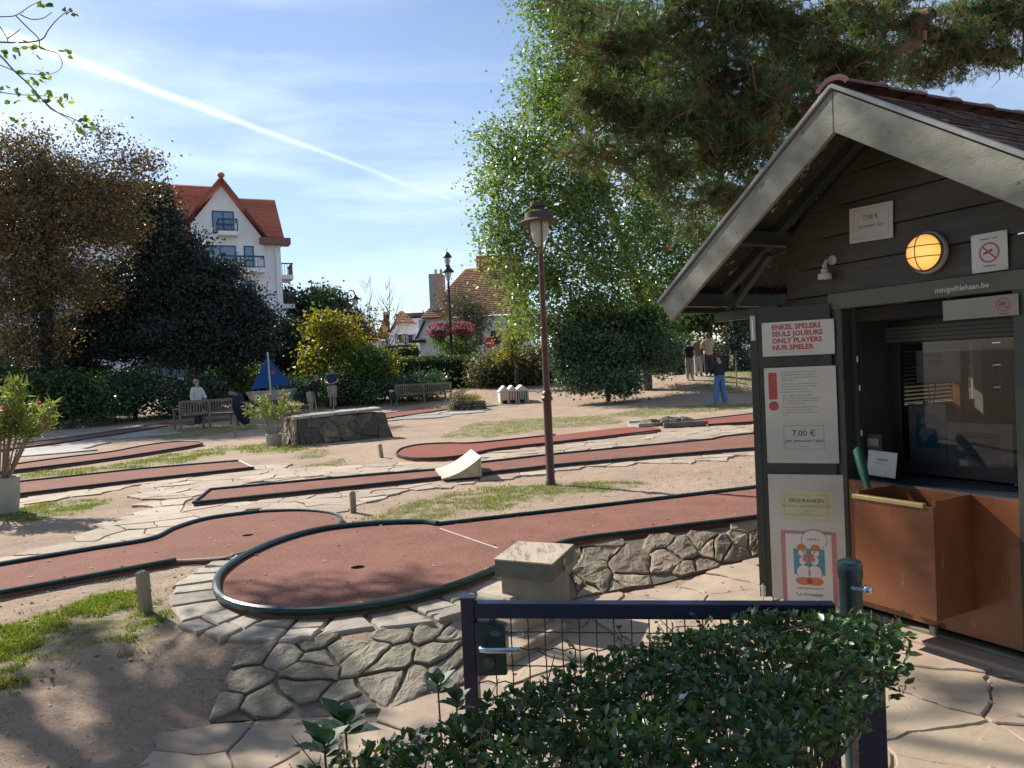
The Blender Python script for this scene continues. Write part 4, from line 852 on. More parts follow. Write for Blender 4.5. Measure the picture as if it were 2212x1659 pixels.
put(t, 'FRISDRANKEN', .032, 0, hh_ * .585, y, INK, .01, .2); put(t, 'BOISSONS  RAFRAÎCHISSANTES', .0205, 0, hh_ * .50, y, GRINK, 0, .2); put(t, '1,50 €', .014, 0, hh_ * .43, y, REDINK); rect(t, -hw * .2, hh_ * .385, hw * .15, hh_ * .39, y, GRINK, 'line')
for x in (-.36, .0, .40): rect(t, hw * x, hh_ * .76, hw * x + .0008, hh_ * .99, y, GRINK, 'line')
# comic poster (two generic white birds)
PINK = mat('poster_pink', (0.50, 0.22, 0.22), None, .6, 3); TEAL = mat('poster_teal', (0.06, 0.24, 0.33), (0.10, 0.30, 0.38), .6, 30); PW = plainmat('poster_white', (0.62, 0.60, 0.58), .6); ORG = plainmat('poster_orange', (0.50, 0.17, 0.08), .6)
pt, pw, ph, py = sheet('poster', 'pink bordered comic poster of two white birds on the lowest board', [(1688, 1147), (1806, 1149), (1810, 1306), (1692, 1304)], LP, LO, LROT, gap=-.0145, m=PINK, th=.0015)
rect(pt, -pw * .84, -ph * .98, pw * .84, ph * .93, py, PW); rect(pt, -pw * .56, -ph * .18, pw * .58, ph * .52, py - .0004, TEAL)
for sx_ in (-1, 1):
    cx = sx_ * pw * .20
    disc(pt, cx, -ph * .12, pw * .30, py - .0008, INK, n=24, rx=.9); disc(pt, cx, -ph * .12, pw * .285, py - .0010, PW, 'body', rx=.9)
    disc(pt, cx + sx_ * pw * .02, ph * .20, pw * .15, py - .0011, INK, rx=1.25, ang=1.3); disc(pt, cx + sx_ * pw * .02, ph * .20, pw * .138, py - .0013, PW, 'neck', rx=1.25, ang=1.3)
    disc(pt, cx + sx_ * pw * .04, ph * .42, pw * .16, py - .0014, INK); disc(pt, cx + sx_ * pw * .04, ph * .42, pw * .148, py - .0016, PW, 'head')
    disc(pt, cx + sx_ * pw * .05, ph * .56, pw * .13, py - .0018, ORG, 'comb', rx=1.3); disc(pt, cx - sx_ * pw * .10, ph * .36, pw * .06, py - .0019, ORG, 'beak', rx=1.8)
    disc(pt, cx, ph * .44, pw * .03, py - .0021, INK, 'eye'); disc(pt, cx - sx_ * pw * .1, ph * .24, pw * .10, py - .0021, PINK, 'bow', rx=1.4)
    disc(pt, cx, -ph * .36, pw * .16, py - .0018, ORG, 'foot', rx=1.9)
disc(pt, pw * .22, ph * .78, pw * .40, py - .0006, INK, rx=1.2, n=24); disc(pt, pw * .22, ph * .78, pw * .385, py - .0008, PW, 'speech_bubble', rx=1.2); 
put(pt, 'LIEFDE IS...', .018, pw * .22, ph * .79, py - .0012, INK, .01); put(pt, 'SAMEN MINIGOLFEN IN', .0148, 0, -ph * .56, py - .0006, INK, .008); put(pt, '"LA POTINIERE"', .024, 0, -ph * .74, py - .0006, INK, .012)

# ------------------------------------------------------------------ signs and lamps on the gable
def KP(ly): return lambda u, v: KF(u, v, ly)
tl_ = dict(base=KLOC, rot=KROT)
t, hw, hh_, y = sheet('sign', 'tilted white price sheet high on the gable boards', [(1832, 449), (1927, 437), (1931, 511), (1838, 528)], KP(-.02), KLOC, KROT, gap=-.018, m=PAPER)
t.rotation_euler = (0, math.radians(2.0), KROT); frame_lines(t, -hw * .82, -hh_ * .8, hw * .82, hh_ * .82, y); put(t, '7,00 €', .040, 0, hh_ * .34, y); put(t, 'per persoon / spel', .0225, 0, -hh_ * .14, y, INK, 0, .25); rect(t, -hw * .3, -hh_ * .58, hw * .3, -hh_ * .57, y, GRINK, 'line')
def nosmoke(t, x, z, r, y):
    ring(t, x, z, r, r * .17, y, MATS['sign_red']); MB().bar((x - r * .66, y - .0003, z + r * .66), (x + r * .66, y - .0003, z - r * .66), .0006, r * .16, (0.7, 0, 0.7)).build('slash', MATS['sign_red'], t)
    MB().add([(x - r * .62, y + .0003, z - r * .18), (x + r * .38, y + .0003, z - r * .18 + r * .35), (x + r * .36, y + .0003, z + r * .36), (x - r * .66, y + .0003, z)], [(0, 1, 2, 3)]).build('cigarette', INK, t)
t, hw, hh_, y = sheet('sign', 'square white no-smoking sign with a red ring right of the round lamp', [(2097, 508), (2176, 497), (2178, 582), (2100, 591)], KP(-.02), KLOC, KROT, gap=-.018, m=PLAST)
nosmoke(t, 0, -.002, hw * .52, y); rect(t, -hw * .5, hh_ * .67, hw * .05, hh_ * .71, y, INK, 'print_line'); rect(t, hw * .15, hh_ * .67, hw * .5, hh_ * .71, y, INK, 'print_line'); rect(t, -hw * .35, -hh_ * .72, hw * .35, -hh_ * .68, y, INK, 'print_line'); screws(t, hw, hh_, y)
t, hw, hh_, y = sheet('sign', 'long pale paper with a small no-smoking ring hanging below the lintel', [(2037, 652), (2200, 632), (2202, 680), (2038, 693)], KP(-.04), KLOC, KROT, gap=-.040, m=mat('paper_shade_tone', (0.27, 0.26, 0.23), (0.22, 0.21, 0.19), .6, 3))  # shade below the lintel is put into this paper's darker colour
nosmoke(t, hw * .62, hh_ * .1, hh_ * .62, y); rect(t, hw * .48, -hh_ * .80, hw * .76, -hh_ * .75, y, INK, 'print_line')
lx, z = KF(2075, 622, -.04); text_on('minigolfdehaan.be', .040, ((lx, -.0375, z), (1, 0, 0), (0, 0, 1)), plainmat('letter_grey', (0.50, 0.50, 0.48), .6), kio, bold=.0006, name='lettering')
# round bulkhead lamp
lx, z = KF(1995, 545, -.06); w = K3(lx, -.014, z); lam = thing('bulkhead_lamp', 'round orange glowing bulkhead lamp with a wire guard', 'lamp', w, KROT); RL = .097
q = MB(); q.lathe([(.001, 0), (RL * 1.16, 0), (RL * 1.20, .012), (RL * 1.14, .03), (RL * 1.02, .036), (.001, .036)], n=32); 
def lay(q): q.v = [(a, -c, b_) for a, b_, c in q.v]; return q
lay(q).build('base_plate', mat('lamp_base_white', (0.42, 0.42, 0.40), None, .5), lam, smooth=True)
gm_ = newmat('lamp_globe'); t_ = gm_.node_tree; lw = N(t_, 'ShaderNodeLayerWeight', i_Blend=0.35); nzg = N(t_, 'ShaderNodeTexNoise', i_Scale=9.0, i_Detail=3.0); tcg = N(t_, 'ShaderNodeTexCoord'); L(t_, tcg.outputs['Object'], nzg.inputs['Vector'])
cr = N(t_, 'ShaderNodeValToRGB'); L(t_, lw.outputs['Facing'], cr.inputs[0]); cr.color_ramp.elements[0].color = (1.0, 0.56, 0.13, 1); cr.color_ramp.elements[1].color = (0.55, 0.20, 0.03, 1)
bb = N(t_, 'ShaderNodeBsdfPrincipled', i_Roughness=0.25); bb.inputs['Base Color'].default_value = (0.65, 0.42, 0.16, 1); L(t_, cr.outputs[0], bb.inputs['Emission Color']); bb.inputs['Emission Strength'].default_value = 0.62
oo = N(t_, 'ShaderNodeOutputMaterial'); L(t_, bb.outputs[0], oo.inputs[0])
q = MB(); q.lathe([(RL * math.cos(a), .034 + RL * .82 * math.sin(a)) for a in np.linspace(0, math.pi / 2 - .01, 10)], n=32); lay(q).build('globe', gm_, lam, smooth=True)
WIRE = mat('guard_wire', (0.10, 0.07, 0.05), None, .5)
for off, ax in ((0, 'v'), (-.30, 'h'), (.30, 'h')):
    pts = []
    for a in np.linspace(0, math.pi, 17):
        R2 = RL * 1.07 * math.sqrt(1 - off * off); c_, s_ = R2 * math.cos(a), R2 * math.sin(a) * .86
        pts.append((off * RL, -.034 - s_, c_) if ax == 'v' else (c_, -.034 - s_, off * RL))
    MB().tube(pts, .0028, 6).build('guard_wire', WIRE, lam, smooth=True)
lay(MB().lathe([(RL * 1.02, .030), (RL * 1.09, .034), (RL * 1.09, .040), (RL * 1.02, .044)], n=32)).build('guard_ring', WIRE, lam, smooth=True)
# small spot lamp on an arm
lx, z = KF(1795, 562, -.03); w = K3(lx, -.014, z); sp = thing('spot_lamp', 'small white spot lamp on a swivel arm under the eaves', 'lamp', w, KROT); OFFW = mat('lamp_offwhite', (0.46, 0.45, 0.40), (0.36, 0.35, 0.31), .5, 9)
lay(MB().lathe([(.001, 0), (.030, 0), (.030, .008), (.020, .016), (.001, .016)], n=20)).build('wall_plate', OFFW, sp, smooth=True)
MB().tube([(0, -.012, 0), (-.012, -.045, -.004), (-.02, -.05, -.03)], [.010, .011, .011], 10).build('arm', OFFW, sp, smooth=True); MB().sphere((-.02, -.05, -.034), .016, 12, 8).build('knuckle', OFFW, sp, smooth=True)
MB().lathe([(.001, .062), (.020, .060), (.022, .035), (.040, .030), (.0415, .0), (.039, -.004), (.001, -.004)], (-.022, -.05, -.112), n=24).build('lamp_head', OFFW, sp, smooth=True)

# ------------------------------------------------------------------ things behind and on the counter
GLZ = .378
t, hw, hh_, y = sheet('sign', 'grey OPEN sheet taped inside the service window', [(1979, 756), (2074, 755), (2076, 824), (1981, 826)], KP(GLZ), KLOC, KROT, gap=GLZ, m=mat('paper_grey', (0.55, 0.55, 0.54), None, .6, 3)); put(t, 'OPEN', .036, -hw * .1, hh_ * .2, y, GRINK, .02); frame_lines(t, -hw * .9, -hh_ * .85, hw * .9, hh_ * .85, y, .0008, GRINK)
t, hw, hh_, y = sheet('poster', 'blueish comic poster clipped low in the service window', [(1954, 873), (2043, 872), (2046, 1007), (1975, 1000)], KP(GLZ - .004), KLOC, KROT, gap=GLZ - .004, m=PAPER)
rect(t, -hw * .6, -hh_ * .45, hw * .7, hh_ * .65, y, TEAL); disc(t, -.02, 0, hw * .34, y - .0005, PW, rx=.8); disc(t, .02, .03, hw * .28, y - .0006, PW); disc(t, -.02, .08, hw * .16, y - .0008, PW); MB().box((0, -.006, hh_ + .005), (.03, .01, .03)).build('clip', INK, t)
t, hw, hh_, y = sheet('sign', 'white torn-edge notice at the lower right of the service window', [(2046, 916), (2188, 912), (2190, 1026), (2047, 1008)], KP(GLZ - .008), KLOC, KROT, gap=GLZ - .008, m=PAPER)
rect(t, -hw * .64, -hh_ * .58, hw * .64, hh_ * .60, y + .0003, mat('print_grey', (0.30, 0.31, 0.31), None, .6), 'print_block')
for i, w_ in enumerate((.45, .55, .40, .50)): rect(t, -hw * w_, hh_ * (.38 - .26 * i), hw * w_, hh_ * (.44 - .26 * i), y, GRINK, 'print_line')
frame_lines(t, -hw * .66, -hh_ * .6, hw * .66, hh_ * .62, y, .001, GRINK)
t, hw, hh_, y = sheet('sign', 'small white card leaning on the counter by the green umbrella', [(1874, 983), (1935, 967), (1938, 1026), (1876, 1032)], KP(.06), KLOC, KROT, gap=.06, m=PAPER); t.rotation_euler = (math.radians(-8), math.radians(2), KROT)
rect(t, -hw * .35, hh_ * .26, hw * .40, hh_ * .40, y, GRINK, 'print_line'); rect(t, -hw * .55, hh_ * .0, hw * .45, hh_ * .04, y, GRINK, 'print_line')
w = K3(KF(1895, 945, .12)[0], .12, .85); pt_ = thing('card_terminal', 'small black payment terminal on a stand behind the white card', 'payment terminal', w, KROT)
MB().box((0, 0, .06), (.13, .07, .12)).build('stand', FR, pt_, bevel=.006); tm = MB().box((0, -.012, .20), (.12, .05, .14), 0.0, .85).build('body', FR, pt_, bevel=.008); MB().box((0, -.038, .22), (.075, .004, .045)).build('screen', mat('grey_screen', (0.12, 0.13, 0.14), None, .2), tm)
# folded green umbrella standing in the box
a3, b3 = K3(KF(1852, 968, -.12)[0], -.12, KF(1852, 968, -.12)[1]), K3(KF(1884, 1092, -.24)[0], -.24, KF(1884, 1092, -.24)[1])
um = thing('umbrella', 'rolled dark green umbrella stuck tip down in the varnished box', 'umbrella', b3); dv = (a3 - b3)
MB().tube([dv * t_ for t_ in (0.0, .1, .3, .6, .95, 1.0)], [.004, .010, .018, .027, .030, .012], 10).build('canopy', mat('umbrella_green', (0.012, 0.085, 0.055), (0.008, 0.05, 0.035), .5, 6, .3), um, smooth=True)
MB().tube([dv * -.12, dv * .01], .0035, 8).build('tip', CHR, um, smooth=True)
# ------------------------------------------------------------------ gate, posts and lock
GBLUE = mat('gate_paint_blueblack', (0.011, 0.020, 0.058), (0.008, 0.013, 0.038), 0.42, 5, 0.1, 40, c3=(0.16, 0.17, 0.18), c3_scale=13, c3_lo=.70, c3_hi=.73, coat=.1, spec=.4)
RUSTW = mat('wire_rusty_black', (0.030, 0.022, 0.020), (0.075, 0.040, 0.025), 0.55, 30, 0.2)
gz = 0.915; g0 = at(1012, 1300, 2.29); g1 = at(1640, 1300, 2.16); gdir = Vector((g1.x - g0.x, g1.y - g0.y, 0)).normalized(); grot = math.atan2(gdir.y, gdir.x); GW = 1.02
gate = thing('garden_gate', 'low dark blue steel gate with woven wire mesh and a lever lock', 'gate', (g0.x, g0.y, 0), grot)
MB().slab((-.021, -.021, .05), (.021, .021, gz + .012)).build('gate_stile', GBLUE, gate, bevel=.003); MB().box((0, 0, gz + .014), (.048, .048, .006)).build('stile_cap', GBLUE, gate, bevel=.002)
MB().slab((GW - .02, -.02, .05), (GW + .02, .02, gz)).build('gate_stile', GBLUE, gate, bevel=.003)
MB().slab((.0215, -.02, gz - .045), (GW - .0205, .02, gz)).build('top_rail', GBLUE, gate, bevel=.003)
MB().slab((.0215, -.02, .06), (GW - .0205, .02, .10)).build('bottom_rail', GBLUE, gate, bevel=.003)
cell = .0505
for i in range(int((GW - .10) / cell) + 1):
    x = .075 + i * cell; z0 = .10; n = 34; MB().tube([(x + .0006 * math.sin(k), .004 * (1 if (k + i) % 2 else -1), z0 + (gz - .045 - z0) * k / n) for k in range(n + 1)], .0021, 5).build('mesh_wire', RUSTW, gate, smooth=True)
for j in range(14):
    z = gz - .045 - .045 - j * cell; n = 38
    if z < .12: break
    MB().tube([(.022 + (GW - .044) * k / n, -.004 * (1 if (k + j) % 2 else -1), z + .0022 * (1 if k % 2 else -1)) for k in range(n + 1)], .0021, 5).build('mesh_wire', RUSTW, gate, smooth=True)
TEALM = mat('lock_case_green', (0.012, 0.045, 0.050), (0.008, 0.030, 0.035), 0.35, 5, .1, coat=.2)
lk = MB().extr([(.022, -.028, gz - .215), (.112, -.028, gz - .210), (.113, -.028, gz - .072), (.060, -.028, gz - .056), (.022, -.028, gz - .054)], (0, .056, 0)).build('lock_case', TEALM, gate, bevel=.004)
HAN = plainmat('handle_aluminium', (0.42, 0.50, 0.62), .22, 0.9)
MB().tube([(.042, -.028, gz - .122), (.042, -.052, gz - .122), (.048, -.064, gz - .122), (.065, -.067, gz - .122), (.150, -.067, gz - .120), (.156, -.064, gz - .120)], [.010, .009, .009, .0085, .0085, .007], 12).build('lever_handle', HAN, lk, smooth=True)
MB().tube([(.042, .028, gz - .122), (.042, .055, gz - .122), (.055, .066, gz - .122), (.150, .066, gz - .118)], [.010, .009, .009, .0085], 12).build('lever_handle', HAN, lk, smooth=True)
q = MB(); q.tube([(.060, -.028, gz - .172), (.060, -.034, gz - .172)], .017, 18).tube([(.060, -.034, gz - .169), (.060, -.036, gz - .169)], .0075, 12).build('lock_cylinder', mat('lock_ring', (0.08, 0.12, 0.14), None, .35, metallic=.4), lk, smooth=True)
pts = [(.083 + .013 * math.cos(a), -.0286, gz - .086 + .006 * math.sin(a)) for a in np.linspace(0, 2 * math.pi, 20, endpoint=False)]; MB().tube(pts, .0009, 5, closed=True).tube([(.076, -.0286, gz - .086), (.090, -.0286, gz - .086)], .0012, 5).build('oval_badge', mat('badge_grey', (0.25, 0.30, 0.32), None, .4), lk, smooth=True)
w = at(1836, 1245, 2.36); ps = thing('gate_post', 'round capped dark green steel post at the hinge side of the gate', 'post', (w.x, w.y, 0))
MB().tube([(0, 0, 0), (0, 0, .925)], .034, 20).build('tube', TEALM, ps, smooth=True); MB().lathe([(.036, .915), (.0375, .93), (.0375, .955), (.034, .966), (.022, .972), (.001, .973)], n=24).build('cap', TEALM, ps, smooth=True)
w = at(1874, 1274, 2.30); MB().sphere((.0, 0, 0), .014, 12, 8).tube([(-.035, .03, 0), (0, 0, 0)], .007, 8).build('hinge_knob', HAN, ps, smooth=True).location = (w.x - ps.location.x, w.y - ps.location.y, w.z)
w = at(1874, 1500, 1.93); ps2 = thing('fence_post', 'square black steel post half hidden in the clipped hedge', 'post', (w.x, w.y, 0), grot); MB().slab((-.034, -.034, -.05), (.034, .034, .86)).build('tube', GBLUE, ps2, bevel=.003); MB().slab((-.036, -.036, .861), (.036, .036, .868)).build('cap', GBLUE, ps2, bevel=.002)

# ------------------------------------------------------------------ clipped hedge in front of the gate
HG_ = leafmat('privet_leaf', [(0.022, 0.052, 0.024), (0.036, 0.080, 0.032), (0.026, 0.062, 0.028), (0.055, 0.105, 0.036), (0.038, 0.080, 0.038), (0.085, 0.13, 0.045), (0.10, 0.085, 0.04)], 0.34, .25, (1.3, 1.7, .6), spec=.5)
TW = mat('twig_brown', (0.075, 0.05, 0.035), (0.05, 0.035, 0.025), .8, 20)
hd = thing('hedge', 'clipped evergreen privet hedge in front of the gate at the bottom', 'hedge', (.3, 1.7, 0))
foot = [(-.62, 1.40), (-.46, 1.51), (-.31, 1.60), (-.12, 1.72), (.05, 1.83), (.25, 1.95), (.52, 2.09), (.90, 2.06), (.94, 1.97), (.91, 1.84), (.84, 1.76), (.60, 1.50), (.30, 1.25), (.0, 1.12), (-.45, 1.12)]
FA = np.array(foot)
def topz(x, y): return 0.835 + 0.075 * np.clip((x + .2) / .9, 0, 1) - .015 * np.clip((-.1 - x) / .4, 0, 1)
def hedge_pts(n, shell):
    out = []
    while len(out) < n:
        q = NR.uniform([-.55, 1.0], [1.2, 2.25], (n, 2)); d = pdist(q, FA); q = q[d < 0.02]; e = np.array([min(np.linalg.norm(FA - p, axis=1)) for p in q]) * 0
        tz = topz(q[:, 0], q[:, 1]) + np.array([.030 * mnoise.noise(Vector((a * 6, b_ * 6, 0))) + .015 * mnoise.noise(Vector((a * 21, b_ * 21, 2))) for a, b_ in q])
        dep = NR.exponential(shell, len(q)); z = tz - dep; ok = (z > .12) & ~((dep > .11) & (q[:, 0] / q[:, 1] > .405 + .02 * NR.random(len(q))))
        # thin it out towards the right-hand end, lower down, where the path shows through
        thin = np.clip((q[:, 0] - .05) / .45, 0, 1) * np.clip((dep - .07) / .10, 0, 1); ok &= NR.random(len(q)) > thin * .72; ok &= np.array([mnoise.noise(Vector((a * 9, b_ * 9, c_ * 9))) for a, b_, c_ in np.column_stack([q, z])]) > -.18 - .5 * (dep < .03)
        out += [tuple(p) for p in np.column_stack([q, z])[ok]]
    return np.array(out[:n])
P = np.concatenate([hedge_pts(11500, .045), hedge_pts(8500, .22)])
dr = np.column_stack([NR.normal(0, 1, len(P)), NR.normal(0, 1, len(P)), np.abs(NR.normal(0.35, .55, len(P)))])
scatter('leaves', *LEAF6, P, rot_from(dr, NR.uniform(0, 6.28, len(P))), NR.uniform(.012, .030, len(P)) + .010 * (NR.random(len(P)) > .8), HG_, hd, True)['kind'] = 'stuff'
q = MB(); o_ = Vector((.3, 1.7, 0))
for _ in range(150):
    p = Vector((*hedge_pts(1, .05)[0][:2], 0)); p.x = min(p.x, .37 * p.y); tz = float(topz(p.x, p.y)); b0 = Vector((p.x + R.uniform(-.1, .1), p.y + R.uniform(-.08, .08), .05)); m1 = b0.lerp(Vector((p.x, p.y, tz)), .5) + Vector((R.uniform(-.05, .05), R.uniform(-.05, .05), 0)); e = Vector((p.x + R.uniform(-.05, .05), p.y + R.uniform(-.05, .05), tz + R.uniform(-.05, .02)))
    q.tube([b0 - o_, m1 - o_, e - o_], [.0055, .0035, .0015], 5)
    for _k in range(3):
        s0 = m1.lerp(e, R.random()); q.tube([s0 - o_, s0 + Vector((R.uniform(-.09, .09), R.uniform(-.09, .09), R.uniform(.02, .12))) - o_], [.002, .001], 4)
q.build('stems', TW, hd, smooth=True, kind='stuff')
# sprays sticking out at the post
for k, (u, v, Y) in enumerate([(1945, 1330, 1.97), (1935, 1400, 1.95), (1920, 1365, 2.0), (1500, 1325, 2.12), (1420, 1345, 2.1), (1230, 1385, 2.0), (1330, 1350, 2.05)]):
    e = at(u, v, Y); s0 = e + Vector((-.06 if u > 1800 else .01, 0, -.09)); q = MB(); q.tube([s0 - o_, s0.lerp(e, .5) + Vector((.01, 0, .02)) - o_, e - o_], [.0022, .0016, .0008], 5); q.build('spray', TW, hd, smooth=True)
    n = 9; PP_ = np.array([s0.lerp(e, t_) for t_ in np.linspace(.2, 1, n)]); scatter('spray_leaves', *LEAF6, PP_, rot_from(np.column_stack([NR.normal(0, 1, n), NR.normal(0, 1, n), NR.normal(.4, .5, n)]), NR.uniform(0, 6.28, n)), NR.uniform(.015, .028, n), HG_, hd, True)
w = at(1480, 1568, 1.62); w.z = float(topz(w.x, w.y)) + .012
fe = thing('feather', 'small white feather lying on top of the clipped hedge', 'feather', w, .9); A_ = np.linspace(0, 1, 9)
MB().add([(-.022 + .044 * a, .006 * math.sin(math.pi * min(a * 1.1, 1)) + .003 * math.sin(a * 3), .003 + .004 * math.sin(a * 5)) for a in A_] + [(-.022 + .044 * a, -.006 * math.sin(math.pi * min(a * 1.1, 1)) + .003 * math.sin(a * 3), .001) for a in A_], [(i, i + 1, 10 + i, 9 + i) for i in range(8)]).build('vane', mat('feather_white', (0.62, 0.64, 0.68), None, .7, transl=.3), fe, smooth=True)
MB().tube([(-.03, 0, .001), (.02, 0, .005)], .0008, 5).build('quill', MATS['feather_white'], fe)
# rosette-leaved seedlings poking up on the left
RHO = leafmat('rosette_leaf', [(0.022, 0.055, 0.030), (0.035, 0.08, 0.04), (0.05, 0.10, 0.055)], 0.48, .2, (1.2, 1.6, .6), spec=.5)
for k, (u, v, Y, s_, lab) in enumerate([(745, 1555, 1.78, .085, 'glossy seedling with long leaves rising left of the hedge, the biggest one'), (700, 1600, 1.62, .07, 'glossy seedling with long leaves at the bottom edge, leftmost one'), (945, 1470, 2.02, .062, 'glossy seedling with upright leaves just left of the gate stile'), (985, 1505, 1.95, .055, 'low glossy seedling under the gate stile at the hedge edge')]):
    e = at(u, v, Y); pl = thing('seedling', lab, 'plant', (e.x, e.y, .02), group='glossy seedlings beside the hedge'); q = MB(); q.tube([(0, .02, 0), (.006, .01, (e.z - .02) * .5), (0, 0, e.z - .02)], [.004, .0035, .0025], 6).build('stem', mat('stem_reddish', (0.14, 0.07, 0.04), None, .6), pl, smooth=True)
    n = 11; an = np.linspace(0, 2 * math.pi * 1.8, n); up = np.linspace(.15, 1.1, n); dr = np.column_stack([np.cos(an), np.sin(an), up]); P = np.array([[e.x, e.y, e.z - .035 + .035 * i / n] for i in range(n)])
    scatter('leaf_whorl', [(x * .72, y, z) for x, y, z in LEAFW[0]], LEAFW[1], P, rot_from(dr, np.zeros(n)), s_ * NR.uniform(.75, 1.05, n), RHO, pl, True)

# ------------------------------------------------------------------ canopy shade: a tall tree left of the picture
def sunshift(p, h): p = Vector(p); k = (h - p.z) / S.z; return p + S * k
_CORN = None

# ------------------------------------------------------------------ stone box beside the path
ZB = .43; C4 = [G(1068, 1208, ZB), G(1192, 1219, ZB), G(1238, 1177, ZB), G(1120, 1170, ZB)]; cc = sum(C4, Vector()) / 4
BXM = mat('box_weathered', (0.15, 0.155, 0.125), (0.10, 0.105, 0.085), .85, 6, .5, 30, c3=(0.07, 0.11, 0.09), c3_scale=4); LIDM = mat('box_lid_wood', (0.42, 0.35, 0.27), (0.33, 0.27, 0.20), .8, 3, .5, 60, stretch=(6, 1, 1), c3=(0.18, 0.14, 0.10), c3_scale=6)
bx = thing('storage_box', 'weathered square wooden box with an overhanging lid and a padlock', 'box', (cc.x, cc.y, 0))
loc = [Vector((p.x - cc.x, p.y - cc.y)) for p in C4]
MB().prism([(p.x * .86, p.y * .86) for p in loc], 0.0, ZB - .10).build('body', mat('box_body', (0.26, 0.235, 0.19), (0.19, 0.17, 0.14), .9, 5, .5, 30), bx, bevel=.006)
MB().prism([(p.x, p.y) for p in loc], ZB - .108, ZB - .008).build('lid', BXM, bx, bevel=.003); MB().prism([(p.x * 1.02, p.y * 1.02) for p in loc], ZB - .0075, ZB + .004).build('lid_top', LIDM, bx, bevel=.002)
ri = (loc[1] + loc[2]) / 2 * 1.02; MB().box((ri.x, ri.y, ZB - .05), (.012, .04, .05), math.atan2(ri.y, ri.x)).build('hasp', mat('old_steel', (0.3, 0.29, 0.28), None, .4, metallic=.7), bx, bevel=.002)
pl_ = MB().box((ri.x * 1.05, ri.y * 1.05, ZB - .088), (.014, .028, .03), math.atan2(ri.y, ri.x)); pl_.tube([(ri.x * 1.05, ri.y * 1.05 - .009, ZB - .075), (ri.x * 1.05, ri.y * 1.05 - .008, ZB - .06), (ri.x * 1.05, ri.y * 1.05 + .008, ZB - .06), (ri.x * 1.05, ri.y * 1.05 + .009, ZB - .075)], .0025, 6); pl_.build('padlock', MATS['old_steel'], bx, bevel=.002)
# stone step next to the gate end
for k, (pl4, h, lab) in enumerate([([(1045, 1330), (1110, 1345), (1215, 1300), (1170, 1285)], .15, 'pale stone step at the foot of the wooden box, the taller one'), ([(1020, 1400), (1090, 1420), (1225, 1345), (1165, 1330)], .07, 'low pale stone step in front of the taller step by the gate')]):
    pp = [G(u, v, h) for u, v in pl4]; c_ = sum(pp, Vector()) / 4; st = thing('stone_step', lab, 'step', (c_.x, c_.y, 0)); MB().prism([(p.x - c_.x, p.y - c_.y) for p in pp], 0, h).build('block', FLAG2, st, bevel=.012)

# ------------------------------------------------------------------ short wooden posts
PW_ = mat('post_wood', (0.33, 0.29, 0.19), (0.24, 0.21, 0.14), .8, 4, .5, 40, stretch=(1, 1, .2), c3=(0.13, 0.17, 0.14), c3_scale=5)
def stub(u, v, htop, w, lab, rot=.5, lean=0.0):
    p = T(u, v); s_ = thing('marker_post', lab, 'post', p, rot, 'short square wooden tee posts'); 
    q = MB().hexa([(-w, -w, -.06), (w, -w, -.06), (w, w, -.06), (-w, w, -.06), (-w + lean, -w, htop), (w + lean, -w, htop), (w + lean, w, htop), (-w + lean, w, htop)]); q.build('shaft', PW_, s_, bevel=.003)
    q = MB().hexa([(-w + lean, -w, htop), (w + lean, -w, htop), (w + lean, w, htop), (-w + lean, w, htop)] + [(-w * .5 + lean, -w * .5, htop + .012), (w * .5 + lean, -w * .5, htop + .012), (w * .5 + lean, w * .5, htop + .012), (-w * .5 + lean, w * .5, htop + .012)]); q.build('chamfered_top', PW_, s_)
stub(316, 1324, .255, .031, 'nearest square wooden post on the worn grass by the round green', .9, -.012); stub(763, 1107, .215, .030, 'square wooden post behind the oval bulb of the second lane', .4); stub(825, 989, .23, .030, 'thin leaning wooden post left of the rounded lane end', .6, -.03)
stub(700 - 192, 944, .26, .018, 'small pale bollard light in the grass behind the left bench')

# ------------------------------------------------------------------ wooden ski-jump ramp on the middle lane
L0, L1 = G(940, 1016, LZ), G(956, 1037, LZ); Rb1 = G(1041, 1029, LZ); axis = (Rb1 - L1); Rb0 = L0 + axis * 1.02; hR = .235
rp = thing('jump_ramp', 'cream painted wooden jump ramp curving up across the middle lane', 'ramp', ((L0 + Rb1) / 2).xy.to_3d() + Vector((0, 0, LZ))); o_ = rp.location
CREAM = mat('ramp_cream', (0.60, 0.50, 0.35), (0.50, 0.41, 0.28), .65, 4, .3, 20, c3=(0.33, 0.26, 0.17), c3_scale=6, c3_lo=.6, c3_hi=.75)
nS = 10; prof = [(t_, hR * (t_ ** 1.75) + .004) for t_ in np.linspace(0, 1, nS + 1)]; ext = .0
vs = []
for t_, h in prof:
    for a, b_ in ((L0, Rb0), (L1, Rb1)): p = a.lerp(b_, t_); vs += [(p.x - o_.x, p.y - o_.y, h), (p.x - o_.x, p.y - o_.y, h + .022)]
fs = []
for i in range(nS): a = 4 * i; b_ = a + 4; fs += [(a + 1, a + 3, b_ + 3, b_ + 1), (a, b_, b_ + 2, a + 2), (a, a + 1, b_ + 1, b_), (a + 2, b_ + 2, b_ + 3, a + 3)]
fs += [(0, 2, 3, 1), (4 * nS, 4 * nS + 1, 4 * nS + 3, 4 * nS + 2)]; MB().add(vs, fs).build('curved_deck', CREAM, rp, smooth=True)
for a, b_, k in ((L0, Rb0, .06), (L1, Rb1, -.0)):
    inn = (L1 - L0).normalized() * (.02 if k else -.02); prf = [((a.lerp(b_, t_)).x - o_.x + inn.x, (a.lerp(b_, t_)).y - o_.y + inn.y, h - .001) for t_, h in prof]; base = [(p[0], p[1], 0) for p in reversed(prf)]
    MB().extr(prf + base[:-1], tuple((L1 - L0).normalized() * (.018 if k else -.018))).build('side_panel', CREAM, rp)
